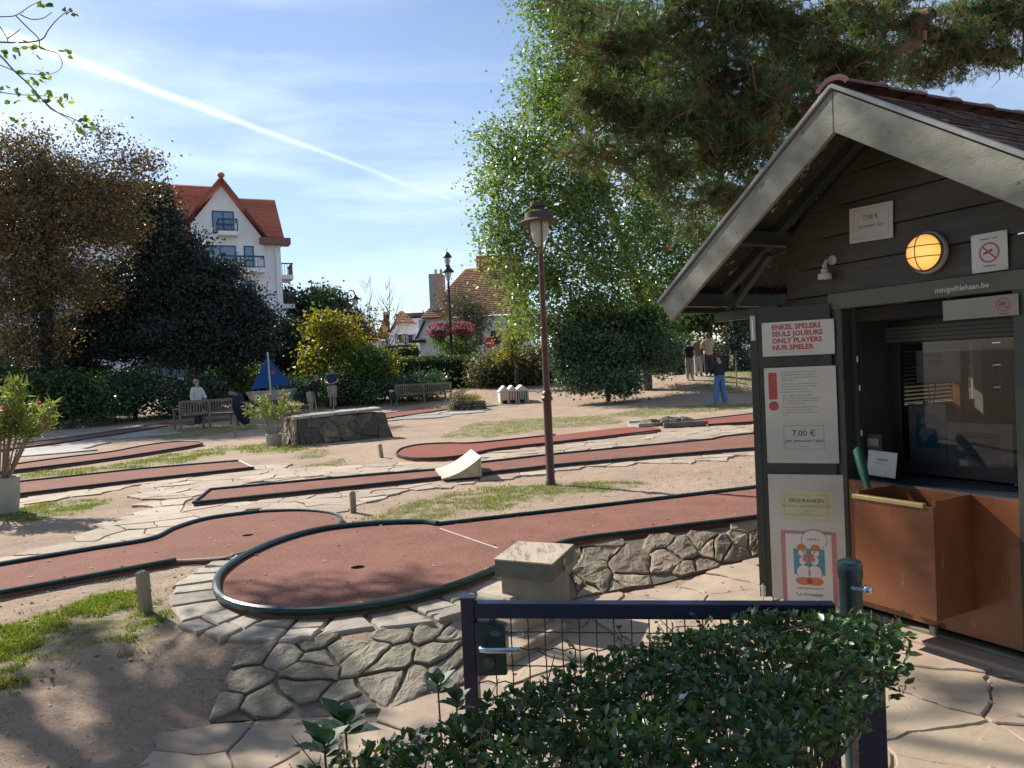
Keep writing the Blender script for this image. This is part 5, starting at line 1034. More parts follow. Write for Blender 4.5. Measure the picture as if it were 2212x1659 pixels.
MB().extr([tuple(Rb0 - o_), tuple(Rb1 - o_), tuple(Rb1 - o_ + Vector((0, 0, hR))), tuple(Rb0 - o_ + Vector((0, 0, hR)))], tuple(axis.normalized() * -.018)).build('back_panel', CREAM, rp)

# ------------------------------------------------------------------ raised stone table obstacle
zt = TZ + .66; F0, F1 = T(652, 962), T(846, 944); F0.z = F1.z = TZ; d_ = (F1 - F0).normalized(); n_ = Vector((-d_.y, d_.x, 0)); lnb = (F1 - F0).length
blk = thing('stone_ramp_block', 'long dark stone block obstacle with a pale slab top behind the potted oleander', 'golf obstacle', (F0.x, F0.y, TZ), math.atan2(d_.y, d_.x))
MB().hexa([(-.10, 0.02, 0), (lnb + .05, .02, 0), (lnb + .05, .9, 0), (-.2, .9, 0), (-.03, .09, .58), (lnb - .14, .09, .58), (lnb - .14, .85, .58), (-.03, .85, .58)]).build('core', mat('block_core', (0.09, 0.08, 0.065), None, .95, 9, .5), blk)
DST = mat('dark_block_stone', (0.13, 0.115, 0.09), (0.09, 0.08, 0.065), .9, 4, .9, 12, island=.25, c3=(0.24, 0.20, 0.14), c3_scale=3, bdist=.03)
rb = random.Random(4)
lay_stones(cells([(0.0, 0), (lnb - .0, 0), (lnb - .06, .57), (0.02, .57)], .22, rb, joint=.006, edge=.12, aspect=1.5, convex=True), lambda x, y, h: (x + (-.08 * y), .075 * y / .57 - h - .0, y), .012, DST, blk, rb, 80, 'stone', .012, .008)
lay_stones(cells([(0.0, 0), (.8, 0), (.76, .57), (0.04, .57)], .15, rb, joint=.012, edge=.12, aspect=1.3, convex=True), lambda x, y, h: (-.12 + .08 * y - h, .04 + x, y), .03, WALLB, blk, rb, 60, 'stone', .012, .008)
lay_stones(cells([(-.10, 0.0), (lnb - .12, 0.0), (lnb - .12, .86), (-.10, .86)], .34, rb, joint=.014, edge=.1, aspect=1.3, convex=True), lambda x, y, h: (x, y + .04, .585 + .07 * x / lnb + h), .04, FLAGD, blk, rb, 60, 'top_slab', .008, .008)

# ------------------------------------------------------------------ stone trough obstacle on the right lane
tp = T(1380, 928); te = T(1528, 920); td = (te - tp).normalized(); tr_ = thing('trough_obstacle', 'low stone trough obstacle lined with rocks between two red lanes', 'golf obstacle', (tp.x, tp.y, TZ), math.atan2(td.y, td.x)); tl2 = (te - tp).length
DK = mat('trough_concrete', (0.17, 0.155, 0.13), (0.11, 0.10, 0.085), .9, 5, .6, 20)
MB().slab((.55, -.05, 0), (tl2, .03, .12)).build('side_kerb', DK, tr_, bevel=.01); MB().slab((.05, 1.0, 0), (tl2, 1.08, .12)).build('side_kerb', DK, tr_, bevel=.01)
q = MB(); A_ = np.linspace(0, math.pi, 9); prof = [(0, .13), (0, 0), (1, 0), (1, .13)] + [(.5 + .36 * math.cos(a), .13 - .10 * math.sin(a)) for a in A_]
q.extr([(0, x, z) for x, z in prof], (.32, 0, 0)); q.build('end_channel', CONC, tr_)
rk = MB(); rt = random.Random(6)
for k in range(16):
    x = rt.uniform(.3, tl2 - .2); y = rt.choice([rt.uniform(.55, 1.0), rt.uniform(.6, .95)]); q = MB(); s_ = rt.uniform(.06, .15); q.sphere((x, y, s_ * .5), s_, 7, 5, (1.5, 1, .8)); q.v = [(a + rt.uniform(-.02, .02), b_ + rt.uniform(-.02, .02), c_ + rt.uniform(-.012, .012)) for a, b_, c_ in q.v]; q.build('rock', DST if k % 2 else WALLS, tr_)

# ------------------------------------------------------------------ park lamp
b_ = T(1190, 1047); pl2 = thing('park_lamp', 'rusty brown lamp post with a wide-brimmed lantern in front of the poplar', 'lamp post', b_)
LB = mat('lamp_brown', (0.105, 0.040, 0.030), (0.070, 0.030, 0.024), .45, 5, .2, 30, c3=(0.10, 0.075, 0.06), c3_scale=7); LM = mat('lamp_mossy_cap', (0.085, 0.075, 0.055), (0.06, 0.05, 0.04), .8, 9, .5)
MB().lathe([(.058, -.05), (.060, 0), (.060, .05), (.052, .06), (.050, 1.02), (.053, 1.03)], n=20).build('base_tube', LB, pl2, smooth=True)
MB().lathe([(.050, 1.02), (.066, 1.03), (.070, 1.06), (.060, 1.075), (.052, 1.09), (.064, 1.11), (.056, 1.13), (.042, 1.145)], n=20).build('collar', LB, pl2, smooth=True)
MB().tube([(0, 0, 1.14), (0, 0, 1.90)], .040, 16).build('shaft', LB, pl2, smooth=True); MB().lathe([(.038, 1.885), (.050, 1.893), (.052, 1.905), (.046, 1.915), (.036, 1.92)], n=18).build('ring', LB, pl2, smooth=True)
MB().tube([(0, 0, 1.91), (0, 0, 2.82)], [.036, .032], 16).build('shaft', LB, pl2, smooth=True)
for a in (.7, .7 + 2.09, .7 + 4.19):
    c_, s_ = math.cos(a), math.sin(a); MB().tube([(c_ * r_, s_ * r_, z) for r_, z in ((.010, 2.78), (.045, 2.84), (.092, 2.92), (.112, 3.02), (.120, 3.20))], [.016, .014, .011, .009, .009], 8).build('fork_arm', LB, pl2, smooth=True)
gl = newmat('lantern_glass'); t_ = gl.node_tree; a1 = N(t_, 'ShaderNodeBsdfPrincipled', i_Roughness=.25); a1.inputs['Base Color'].default_value = (.55, .55, .48, 1); a2 = N(t_, 'ShaderNodeBsdfTransparent'); ms = N(t_, 'ShaderNodeMixShader', i_0=.35); o2 = N(t_, 'ShaderNodeOutputMaterial'); L(t_, a1.outputs[0], ms.inputs[1]); L(t_, a2.outputs[0], ms.inputs[2]); L(t_, ms.outputs[0], o2.inputs[0])
MB().lathe([(.001, 2.905), (.045, 2.915), (.082, 2.97), (.103, 3.05), (.112, 3.13), (.114, 3.20)], n=24).build('glass_bowl', gl, pl2, smooth=True)
MB().lathe([(.112, 3.185), (.232, 3.178), (.240, 3.188), (.232, 3.20), (.178, 3.225), (.172, 3.30), (.135, 3.315), (.075, 3.325), (.070, 3.36), (.098, 3.375), (.105, 3.40), (.098, 3.425), (.06, 3.435), (.001, 3.437)], n=28).build('hood', LM, pl2, smooth=True)

# ------------------------------------------------------------------ teak benches
TK = mat('weathered_teak', (0.21, 0.185, 0.155), (0.15, 0.13, 0.11), .8, 3, .4, 40, stretch=(.3, 3, 3), c3=(0.28, 0.25, 0.21), c3_scale=2)
def bench(P1, P2, label, side=1):
    d_ = (P2 - P1); ln = d_.length; rot = math.atan2(d_.y, d_.x); b = thing('park_bench', label, 'bench', (P1.x, P1.y, P1.z), rot, 'teak benches seen from behind'); s = side
    for x in (0.03, ln - .03, ln / 2):
        MB().slab((x - .03, -.03, -.02), (x + .03, .03, .92)).build('back_leg', TK, b, bevel=.004)
        MB().slab((x - .03, s * .50 - .03, -.02), (x + .03, s * .50 + .03, .60 if x != ln / 2 else .40)).build('front_leg', TK, b, bevel=.004)
    MB().slab((.061, -.02, .84), (ln - .061, .02, .92)).build('top_rail', TK, b, bevel=.004); MB().slab((.061, -.018, .47), (ln - .061, .018, .53)).build('lower_rail', TK, b, bevel=.003)
    n = int(ln / .095)
    for i in range(n): x = .11 + (ln - .22) * i / (n - 1); MB().slab((x - .019, -.009, .531), (x + .019, .009, .839)).build('back_slat', TK, b)
    for k in range(5): y0 = s * (.08 + k * .092); MB().slab((.02, min(y0, y0 + s * .078), .425), (ln - .02, max(y0, y0 + s * .078), .445)).build('seat_slat', TK, b)
    for x in (0.03, ln - .03): MB().tube([(x, s * .02, .64), (x, s * .25, .66), (x, s * .50, .64), (x, s * .58, .61)], [.030, .03, .032, .028], 8).build('armrest', TK, b, smooth=True)
    MB().slab((.061, s * .49, .37), (ln - .061, s * .53, .43)).build('front_rail', TK, b); return b
b1 = bench(T(389, 929), T(389, 929) + Vector((1.38, 1.35, 0)), 'weathered teak bench on the left in front of the dark tree')
p2 = T(855, 879); b2 = bench(p2, p2 + Vector((2.2, 1.5, .0)), 'weathered teak bench in the middle in front of the long hedge')
NAVY = mat('navy_cloth', (0.018, 0.024, 0.045), (0.012, 0.016, 0.03), .8, 8, .4)
def lump(name, label, cat, loc, prof_pts, radii, m, flat=(1, 1, 1)):
    t = thing(name, label, cat, loc); q = MB(); q.tube(prof_pts, radii, 10); rr = random.Random(len(label)); q.v = [(a * flat[0] + rr.uniform(-.012, .012), b_ * flat[1] + rr.uniform(-.012, .012), c_ * flat[2] + rr.uniform(-.012, .012)) for a, b_, c_ in q.v]; q.build('body', m, t, smooth=True); return t
w = b1.location + Vector((1.42, 1.3, 0)); j = lump('golf_bag', 'dark navy bag leaning against the right end of the left bench', 'bag', w, [(.25, 0, .02), (.18, 0, .25), (.05, 0, .6), (-.05, 0, .95), (-.10, 0, 1.02)], [.10, .22, .26, .17, .06], NAVY, (1, .6, 1)); MB().tube([(-.02, 0, 1.0), (-.28, -.05, 1.10)], [.06, .07], 10).build('rolled_mat', TK, j, smooth=True)
w = b2.location + Vector((-.06, -.05, 0)); j = lump('shoulder_bag', 'black and white shoulder bag hanging on the left arm of the middle bench', 'bag', w, [(0, 0, .22), (0, 0, .35), (0, 0, .5), (0, 0, .62)], [.06, .13, .12, .07], mat('bag_black', (0.015, .015, .018), None, .6)); MB().sphere((-.08, -.03, .66), .085, 10, 6, (1.3, .8, .7)).build('white_flap', PAPER, j, smooth=True)

# ------------------------------------------------------------------ beach hut obstacle, boat obstacle
hp = at(1080, 848, 31.0); hp.z = hz(hp.x, 31.0); hutc = thing('beach_hut_obstacle', 'row of small white roofed beach huts with coloured stripes as golf obstacle', 'golf obstacle', hp, .12)
WH = mat('hut_white', (0.62, 0.62, 0.60), (0.52, 0.52, 0.50), .6, 5); cols = [plainmat('hut_yellow', (.55, .45, .2)), plainmat('hut_red', (.40, .10, .10)), plainmat('hut_black', (.03, .03, .035))]
sc_ = hp.y / F
for i in range(3):
    x0 = i * 17 * sc_; wv = 20 * sc_; hz_ = 26 * sc_; y0 = -i * .04; dp = .9; x1 = x0 + (wv if i < 2 else 28 * sc_); 
    h = MB().hexa([(x0, y0, .0), (x1, y0, .0), (x1, y0 + dp, .0), (x0, y0 + dp, 0), (x0, y0, hz_), (x1, y0, hz_), (x1, y0 + dp, hz_), (x0, y0 + dp, hz_)]).build('hut_wall', WH, hutc)
    xm = (x0 + x1) / 2; MB().extr([(x0 - .04, y0 - .04, hz_ + .005), (x1 + .04, y0 - .04, hz_ + .005), (xm, y0 - .04, hz_ + .24)], (0, dp + .08, 0)).build('hut_roof', WH, hutc)
    n = 3 if i < 2 else 5
    for k in range(n): xa = x0 + .03 + (x1 - x0 - .06) * (k + .1) / n; MB().slab((xa, y0 - .008, .03), (xa + (x1 - x0) / n * .45, y0 - .001, hz_ - .01)).build('painted_stripe', cols[i], h)
    MB().slab((xm - .09, y0 - .012, .0), (xm + .09, y0 - .002, .14)).build('ball_tunnel', BLK, h)
bp3 = at(545, 868, 30.5); bt = thing('sailboat_obstacle', 'little boat obstacle with a big blue triangular sail and white mast', 'golf obstacle', bp3, .1); k = bp3.y / F
SB = mat('sail_blue', (0.05, 0.17, 0.46), (0.04, 0.145, 0.40), .7, 3, transl=.5); q = MB()
def tri(a, b__, c_): return MB().extr([a, b__, c_], (0, .012, 0))
tri((-2 * k, 0, 26 * k), (36 * k, -.02, 97 * k), (38 * k, 0, 30 * k)).build('foresail', SB, bt); tri((42 * k, 0, 31 * k), (38 * k, .02, 95 * k), (85 * k, 0, 33 * k)).build('mainsail', SB, bt)
MB().tube([(40 * k, .02, 4 * k), (37 * k, .02, 106 * k)], .034, 8).build('mast', WH, bt, smooth=True)
MB().slab((5 * k, -.2, -14 * k), (70 * k, .4, 2 * k)).build('stand', DST, bt); MB().hexa([(0, -.3, 2 * k), (80 * k, -.3, 2 * k), (80 * k, .5, 2 * k), (0, .5, 2 * k), (-8 * k, -.45, 22 * k), (92 * k, -.45, 24 * k), (92 * k, .7, 24 * k), (-8 * k, .7, 22 * k)]).build('hull', mat('hull_grey', (0.42, 0.43, 0.44), (0.3, .31, .32), .6, 4), bt, bevel=.03)
q = MB(); c_ = Vector((47 * k, -.012, 62 * k)); A_ = np.linspace(0, 2 * math.pi, 11)[:-1]; q.add([(c_.x + (.13 if i % 2 else .06) * math.cos(a), c_.y, c_.z + (.13 if i % 2 else .06) * math.sin(a)) for i, a in enumerate(A_)], [tuple(range(10))]); q.build('star_emblem', plainmat('emblem_red', (.30, .08, .10)), bt)

# ------------------------------------------------------------------ planter and potted oleanders
pp = T(1010, 886); pr = thing('stone_planter', 'round planter of piled stones with heather and a grey shrub', 'planter', pp); k = pp.y / F; rp3 = random.Random(9)
MB().lathe([(34 * k, -.05), (32 * k, 17 * k), (20 * k, 19 * k), (.01, 19 * k)], n=24, sy=.8).build('soil', BLK, pr, smooth=True)
for row in range(3):
    for i in range(20):
        a = 2 * math.pi * (i + .5 * (row % 2)) / 20 + rp3.uniform(-.05, .05); q = MB(); rr = (37 - row * 1.4) * k; q.sphere((rr * math.cos(a), rr * .8 * math.sin(a), (3.5 + row * 6.2) * k), 5.4 * k, 7, 5, (1.15, 1.0, .62)); q.v = [(x + rp3.uniform(-.02, .02), y + rp3.uniform(-.02, .02), z + rp3.uniform(-.015, .015)) for x, y, z in q.v]; q.build('stone', DST, pr)
def tuft(name, parent, c, rad, n, size, m, tmpl=LEAF4, up=.6, world=True):
    P = np.array(c)[None, :] + NR.normal(0, 1, (n, 3)) * np.array(rad)[None, :]; dr = np.column_stack([NR.normal(0, 1, n), NR.normal(0, 1, n), NR.normal(up, .5, n)])
    return scatter(name, *tmpl, P, rot_from(dr, NR.uniform(0, 6.28, n)), NR.uniform(.7, 1.2, n) * size, m, parent)
HEA = leafmat('heather', [(0.16, 0.14, 0.03), (0.24, 0.17, 0.04), (0.12, 0.16, 0.04)], .7, .3); GRY = leafmat('grey_shrub', [(0.12, 0.13, 0.10), (0.20, 0.17, 0.16), (0.09, 0.11, 0.07)], .7, .3)
tuft('heather', pr, tuple(pp + Vector((10 * k, 0, 24 * k))), (10 * k, .25, 4 * k), 700, .14, HEA, BLADE, 2.0); tuft('grey_shrub', pr, tuple(pp + Vector((-18 * k, -.1, 28 * k))), (9 * k, .25, 8 * k), 900, .07, GRY); tuft('trailing_shrub', pr, tuple(pp + Vector((-30 * k, -.45, 10 * k))), (5 * k, .2, 6 * k), 300, .07, GRY)
OLE = leafmat('oleander_leaf', [(0.13, 0.17, 0.05), (0.20, 0.25, 0.08), (0.16, 0.20, 0.07), (0.26, 0.27, 0.11)], .5, .4, (1.4, 1.5, .6)); OLF = leafmat('oleander_flower', [(0.50, 0.10, 0.16), (0.58, 0.18, 0.22), (0.42, 0.06, 0.10)], .6, .4, (1.2, 1, 1)); POT = mat('pot_concrete', (0.42, 0.395, 0.35), (0.33, 0.31, 0.28), .85, 5, .4, 30)
OLT = ([(0, 0, 0), (0.09, 0.4, 0.02), (0, 1, -0.05), (-0.09, 0.4, 0.02)], [(0, 1, 2, 3)])
def oleander(p, pot_r, pot_h, H, spread, nst, leafs, label, fl=30, lean=(0, 0)):
    o = thing('potted_oleander', label, 'potted plant', p, group='oleanders in round concrete pots'); p = Vector(p)
    MB().lathe([(pot_r * .88, 0), (pot_r * .97, pot_h * .5), (pot_r, pot_h), (pot_r * .88, pot_h), (pot_r * .84, pot_h * .86), (.001, pot_h * .86)], n=28).build('pot', POT, o, smooth=True); ends = []; q = MB(); rr = random.Random(17)
    for i in range(nst):
        a = rr.uniform(0, 6.28); r_ = spread * math.sqrt(rr.random()); e = Vector((math.cos(a) * r_ + lean[0], math.sin(a) * r_ * .7 + lean[1], pot_h + H * (1 - .35 * (r_ / spread) ** 2) * rr.uniform(.7, 1.0))); s0 = Vector((math.cos(a) * pot_r * .4, math.sin(a) * pot_r * .4, pot_h * .85)); m_ = s0.lerp(e, .5) + Vector((0, 0, H * .12)); pts = [s0, s0.lerp(m_, .6), m_, m_.lerp(e, .6) + Vector((0, 0, H * .03)), e]; q.tube(pts, [.009 * H, .008 * H, .006 * H, .005 * H, .003 * H], 5)
        for t_ in np.linspace(.45, 1, 6): ends.append((m_.lerp(e, (t_ - .45) / .55), (e - m_).normalized()))
    q.build('stems', mat('oleander_stem', (0.30, 0.25, 0.20), (0.2, .17, .13), .8, 12), o, smooth=True); P = []; D_ = []
    for i in range(leafs): c_, d0 = ends[rr.randrange(len(ends))]; P.append(p + c_ + Vector([rr.gauss(0, .02 * H) for _ in range(3)])); D_.append(d0 * .9 + Vector([rr.gauss(0, .75) for _ in range(3)]))
    scatter('leaves', *OLT, np.array(P), rot_from(np.array(D_), NR.uniform(0, 6.28, leafs)), NR.uniform(.085, .15, leafs), OLE, o)['kind'] = 'stuff'
    fp = []; 
    for i in range(fl): c_, d0 = ends[rr.randrange(nst) * 6 + 5]; fp += [p + c_ + Vector([rr.gauss(0, .03) for _ in range(3)]) + Vector((0, 0, .03)) for _ in range(7)]
    n = len(fp); scatter('flowers', *LEAFW, np.array(fp), rot_from(NR.normal(0, 1, (n, 3)), NR.uniform(0, 6, n)), NR.uniform(.03, .045, n), OLF, o)['kind'] = 'stuff'; return o
w = T(592, 962); oleander(w, .175, .25, .95, .62, 20, 900, 'potted oleander with pink flowers in a low grey pot beside the stone block', 12)
w = T(2, 1108); oleander(w, .21, .42, 1.22, .60, 34, 2600, 'big pink flowering oleander in a tall concrete pot at the left edge', 26, (.05, 0))
w = T(1591, 834); wp = thing('marker_stick', 'thin pale upright stick in the grass behind the woman in jeans', 'stick', w); MB().tube([(0, 0, 0), (.01, 0, .55), (0, 0, 1.05)], [.03, .028, .025], 7).build('shaft', PW_, wp, smooth=True)
w = T(650, 958); dp = thing('dry_plant', 'dry brown weed standing beside the low oleander pot', 'plant', w); q = MB()
for _ in range(14): a = R.uniform(0, 6.28); q.tube([(0, 0, 0), (.02 * math.cos(a), .02 * math.sin(a), R.uniform(.2, .5)), (.1 * math.cos(a), .1 * math.sin(a), R.uniform(.35, .7))], [.006, .004, .002], 4)
q.build('stalks', TW, dp); tuft('seed_heads', dp, tuple(w + Vector((0, 0, .45))), (.07, .07, .15), 160, .035, leafmat('dry_seed', [(.14, .07, .035), (.09, .05, .03)], .8, .1))
# ------------------------------------------------------------------ trees and shrubs
BARK = mat('bark_grey_brown', (0.16, 0.13, 0.10), (0.10, 0.08, 0.065), .9, 6, .8, 14, stretch=(1, 1, .3)); BARKP = mat('bark_pale', (0.30, 0.28, 0.22), (0.20, 0.185, 0.15), .9, 6, .7, 14, stretch=(1, 1, .3)); BARKR = mat('bark_pine', (0.21, 0.125, 0.08), (0.12, 0.075, 0.05), .9, 7, .8, 14, stretch=(1, 1, .3))
def blob(u, v, Y, ru, rv, ry=None):
    c = at(u, v, Y); rx, rz_ = ru * Y / F, rv * Y / F; return (np.array(c), np.array([rx, ry if ry else (rx + rz_) * .5, rz_]))
def clumps(blobs, n, rng, inner=.35, weights=None):
    w = np.array([b[1][0] * b[1][2] for b in blobs]); w = w / w.sum() if weights is None else np.array(weights) / sum(weights); k = rng.choice(len(blobs), n, p=w)
    d = rng.normal(0, 1, (n, 3)); d /= np.linalg.norm(d, axis=1, keepdims=True); r = inner + (1 - inner) * rng.random(n) ** .6
    return np.array([blobs[i][0] + blobs[i][1] * d_ * r_ for i, d_, r_ in zip(k, d, r)])
def skeleton(base, tops, C, rng, mb, r0, rmin=.012, sides=5, bend=.12, o_=Vector((0, 0, 0))):
    """trunk through `tops`, then every clump joined to the nearest earlier node"""
    nodes = [np.array(base)] + [np.array(t_) for t_ in tops]; par = [-1] + list(range(len(tops))); C = list(C[np.argsort(np.linalg.norm(C - nodes[-1], axis=1))]); b0 = nodes[0]
    first = max(1, len(tops) // 2)
    for c in C:
        A = np.array(nodes); dd = np.linalg.norm(A - c, axis=1) + .25 * np.linalg.norm(A - nodes[len(tops)], axis=1) + np.where(A[:, 2] > c[2] + .3, .5 * (A[:, 2] - c[2]), 0); dd[:first] += 1e3; j = int(np.argmin(dd))
        m = (A[j] + c) / 2; L_ = np.linalg.norm(A[j] - c); m = m + rng.normal(0, bend * L_ * .5, 3) + np.array([0, 0, .06 * L_]); nodes.append(m); par.append(j); nodes.append(c); par.append(len(nodes) - 2)
    cnt = np.zeros(len(nodes)); 
    for i in range(len(nodes) - 1, 0, -1): cnt[i] += 1; cnt[par[i]] += cnt[i]
    rad = np.maximum(r0 * np.sqrt(cnt / cnt[1]), rmin); rad[0] = r0 * 1.25
    for i in range(1, len(nodes)):
        p, q = Vector(nodes[par[i]]) - o_, Vector(nodes[i]) - o_; mb.tube([p, q], [min(rad[par[i]], rad[i] * 1.4), rad[i]], sides if rad[i] > .03 else 3, caps=False)
    return nodes, par
def tree(label, base, tops, blobs, n, per, size, lm, bark=BARK, r0=.2, crad=.35, tmpl=LEAF4, cat='tree', name='tree', group=None, seed=1, inner=.35, up=.2, twig=0, flat=.7, trunk=True, rmin=.012, szv=.35, extra=None, droop=0.0):
    rng = np.random.default_rng(seed); t = thing(name, label, cat, base, group=group); o_ = Vector(base); C = clumps(blobs, n, rng, inner)
    if extra is not None: C = np.concatenate([C, extra])
    mb = MB()
    if trunk: skeleton(base, tops, C, rng, mb, r0, rmin, o_=o_)
    if twig:
        for c in C:
            for _ in range(twig):
                d = rng.normal(0, 1, 3); d[2] += .6; e = c + d / np.linalg.norm(d) * crad * rng.uniform(.8, 1.9); mb.tube([Vector(c) - o_, Vector((c + e) / 2 + rng.normal(0, .04, 3)) - o_, Vector(e) - o_], [rmin * .8, rmin * .6, rmin * .35], 3, caps=False)
    if mb.v: mb.build('trunk', bark, t, smooth=True)
    if per:
        P = np.repeat(C, per, axis=0) + rng.normal(0, 1, (len(C) * per, 3)) * np.array([crad, crad, crad * flat]); m = len(P)
        dr = np.column_stack([rng.normal(0, 1, m), rng.normal(0, 1, m), rng.normal(up, .7, m) - droop])
        cr = scatter('crown', *tmpl, P, rot_from(dr, rng.uniform(0, 6.28, m)), size * rng.uniform(1 - szv, 1 + szv, m), lm, t); cr['kind'] = 'stuff'
    return t, C
LPOP = leafmat('poplar_leaf', [(0.075, 0.135, 0.048), (0.115, 0.19, 0.06), (0.16, 0.25, 0.07), (0.095, 0.165, 0.055), (0.28, 0.30, 0.085)], .26, .42, (1.5, 1.6, .6), spec=.5)
LYEW = leafmat('yew_leaf_hazed', [(0.022, 0.040, 0.042), (0.036, 0.060, 0.050), (0.028, 0.048, 0.048), (0.055, 0.065, 0.045)], .6, .12, (1.2, 1.4, .7))  # blue-grey lens haze is mixed into these leaf colours
LCOP = leafmat('copper_leaf', [(0.16, 0.095, 0.05), (0.11, 0.085, 0.045), (0.20, 0.13, 0.06), (0.13, 0.13, 0.055), (0.09, 0.10, 0.045)], .5, .30, (1.3, 1.1, .7))
LIVY = leafmat('ivy_leaf', [(0.025, 0.065, 0.022), (0.04, 0.09, 0.028), (0.035, 0.075, 0.025), (0.08, 0.14, 0.04)], .35, .25, (1.3, 1.6, .6), spec=.5)
LYEL = leafmat('maple_yellow_leaf', [(0.17, 0.19, 0.035), (0.32, 0.27, 0.04), (0.11, 0.17, 0.035), (0.25, 0.16, 0.03), (0.08, 0.14, 0.03), (0.12, 0.18, 0.04)], .5, .45, (1.6, 1.45, .5))
LMID = leafmat('green_leaf', [(0.05, 0.10, 0.03), (0.08, 0.14, 0.035), (0.06, 0.11, 0.03), (0.13, 0.18, 0.05)], .5, .35, (1.4, 1.5, .6))
LDRK = leafmat('dark_shrub_leaf', [(0.036, 0.080, 0.044), (0.060, 0.115, 0.055), (0.045, 0.09, 0.052), (0.13, 0.18, 0.085)], .38, .2, (1.3, 1.5, .7), spec=.5)
LOLV = leafmat('olive_leaf', [(0.10, 0.12, 0.06), (0.15, 0.15, 0.08), (0.12, 0.13, 0.07), (0.17, 0.14, 0.10)], .5, .3, (1.3, 1.3, .7)); LPIN = leafmat('pine_far', [(0.03, 0.065, 0.035), (0.045, 0.085, 0.04), (0.06, 0.10, 0.045)], .6, .2)
def P3(u, v, Y): return tuple(at(u, v, Y))
# tall poplar in the middle
b_ = tuple(T(1398, 842)); 
tree('tall poplar with rustling green leaves behind the park lamp', b_, [P3(1392, 700, 31), P3(1370, 600, 31), P3(1310, 430, 32), P3(1260, 220, 32.5), P3(1270, 20, 33)],
     [blob(*q) for q in [(1180, 30, 31, 95, 70), (1290, 60, 31, 110, 130), (1200, 190, 31, 95, 90), (1120, 320, 31, 100, 60), (1200, 400, 30, 130, 90), (1110, 480, 30, 95, 60), (1130, 600, 30, 95, 70), (1230, 560, 30, 110, 90), (1420, 240, 31, 150, 170), (1420, 480, 31, 120, 110), (1440, 610, 31, 80, 70), (1340, 660, 30, 70, 45), (1440, 690, 29.6, 50, 34), (1270, 670, 29.5, 60, 34), (1150, 700, 31, 50, 30), (1180, 690, 29, 90, 40), (1350, 130, 31, 130, 120), (1330, 560, 29, 60, 80), (1270, 440, 29.5, 60, 80), (1230, 250, 30, 60, 90), (1085, 540, 30, 45, 30), (1060, 400, 30, 40, 25), (1530, 560, 31, 60, 90)]],
     1350, 66, .145, LPOP, BARK, .20, .40, seed=2, inner=.25, twig=1, rmin=.014)
# pale birch-like trunks behind the kiosk
for k, (u0, u1, lab) in enumerate([(1600, 1560, 'pale straight trunk left of the kiosk roof edge, the left one'), (1655, 1625, 'pale straight trunk left of the kiosk roof edge, the right one')]):
    p = (at(u0, 800, 38).x, 38.0, hz(at(u0, 800, 38).x, 38)); tree(lab, p, [P3((u0 + u1) / 2 - 8, 620, 38), P3(u1, 420, 38), P3(u1 - 10, 250, 38)], [blob(u1 - 20, 330, 38, 120, 110), blob(u1 + 10, 560, 38, 110, 60), blob(u1 - 30, 470, 38, 70, 50)], 130, 34, .16, LMID, BARKP, .22, .4, seed=20 + k, group='pale trunks behind the mound')
# dark yew left
b_ = tuple(T(425, 868)); tree('huge dark yew reaching down to the ground in front of the white hotel', b_, [P3(425, 780, 33), P3(380, 640, 33), P3(340, 480, 33)],
     [blob(*q) for q in [(322, 425, 33, 34, 40), (335, 490, 33, 60, 50), (375, 560, 33, 85, 60), (430, 620, 33, 85, 60), (320, 620, 33, 100, 80), (470, 680, 33, 85, 40), (400, 720, 33, 150, 55), (280, 730, 33, 90, 55), (520, 650, 33, 42, 40), (560, 690, 33, 38, 24), (540, 745, 33, 60, 34), (450, 770, 33, 110, 30), (225, 650, 33, 60, 70), (170, 740, 33, 80, 60), (120, 800, 33, 90, 40), (490, 585, 33, 25, 22)]],
     1350, 95, .135, LYEW, BARK, .38, .33, seed=3, inner=.15, flat=.6)
# copper coloured sparse tree at the left edge with ivy up its trunk
b_ = tuple(T(105, 905)); t_, C_ = tree('sparse copper brown tree with fine twigs at the left edge', b_, [P3(100, 800, 30), P3(102, 620, 30), P3(98, 450, 30), P3(90, 340, 30)],
     [blob(*q) for q in [(60, 330, 30, 90, 60), (110, 420, 30, 150, 80), (230, 400, 30, 100, 55), (60, 520, 30, 130, 90), (210, 500, 30, 110, 60), (20, 640, 30, 90, 90), (150, 620, 30, 110, 60), (-80, 450, 30, 120, 120), (300, 355, 30, 50, 22), (60, 740, 30, 90, 50), (210, 300, 30, 30, 20)]],
     900, 58, .125, LCOP, BARK, .22, .42, seed=4, inner=.1, twig=4, rmin=.009)
P = []; rr = np.random.default_rng(8)
for _ in range(5200): tz = rr.random() ** 1.3; c = at(100 + 9 * math.sin(tz * 9), 900 - 520 * tz, 29.8); r_ = (.27 - .20 * tz) + (1.0 * max(0, .22 - tz) / .22) ; P.append([c.x + rr.normal(0, r_), c.y + rr.normal(0, r_ * .8), c.z + rr.normal(0, .15)])
P = np.array(P); n = len(P); scatter('ivy', *LEAF4, P, rot_from(rr.normal(0, 1, (n, 3)), rr.uniform(0, 6, n)), rr.uniform(.08, .15, n), LYEW, t_, )['kind'] = 'stuff'
def bush(label, blobs, n, per, size, lm, crad=.25, group=None, name='shrub', seed=5, base=None, cat='shrub', inner=.55, up=.2, tmpl=LEAF4, core=True, droop=0.0, twig=0, rmin=.01):
    c0 = blobs[0][0]; base = base or (c0[0], c0[1], hz(c0[0], c0[1])); return tree(label, base, [tuple(np.array(base) * .5 + c0 * .5)], blobs, n, per, size, lm, TW, .08, crad, tmpl, cat, name, group, seed, inner, up, twig, .7, True, rmin, droop=droop)[0]
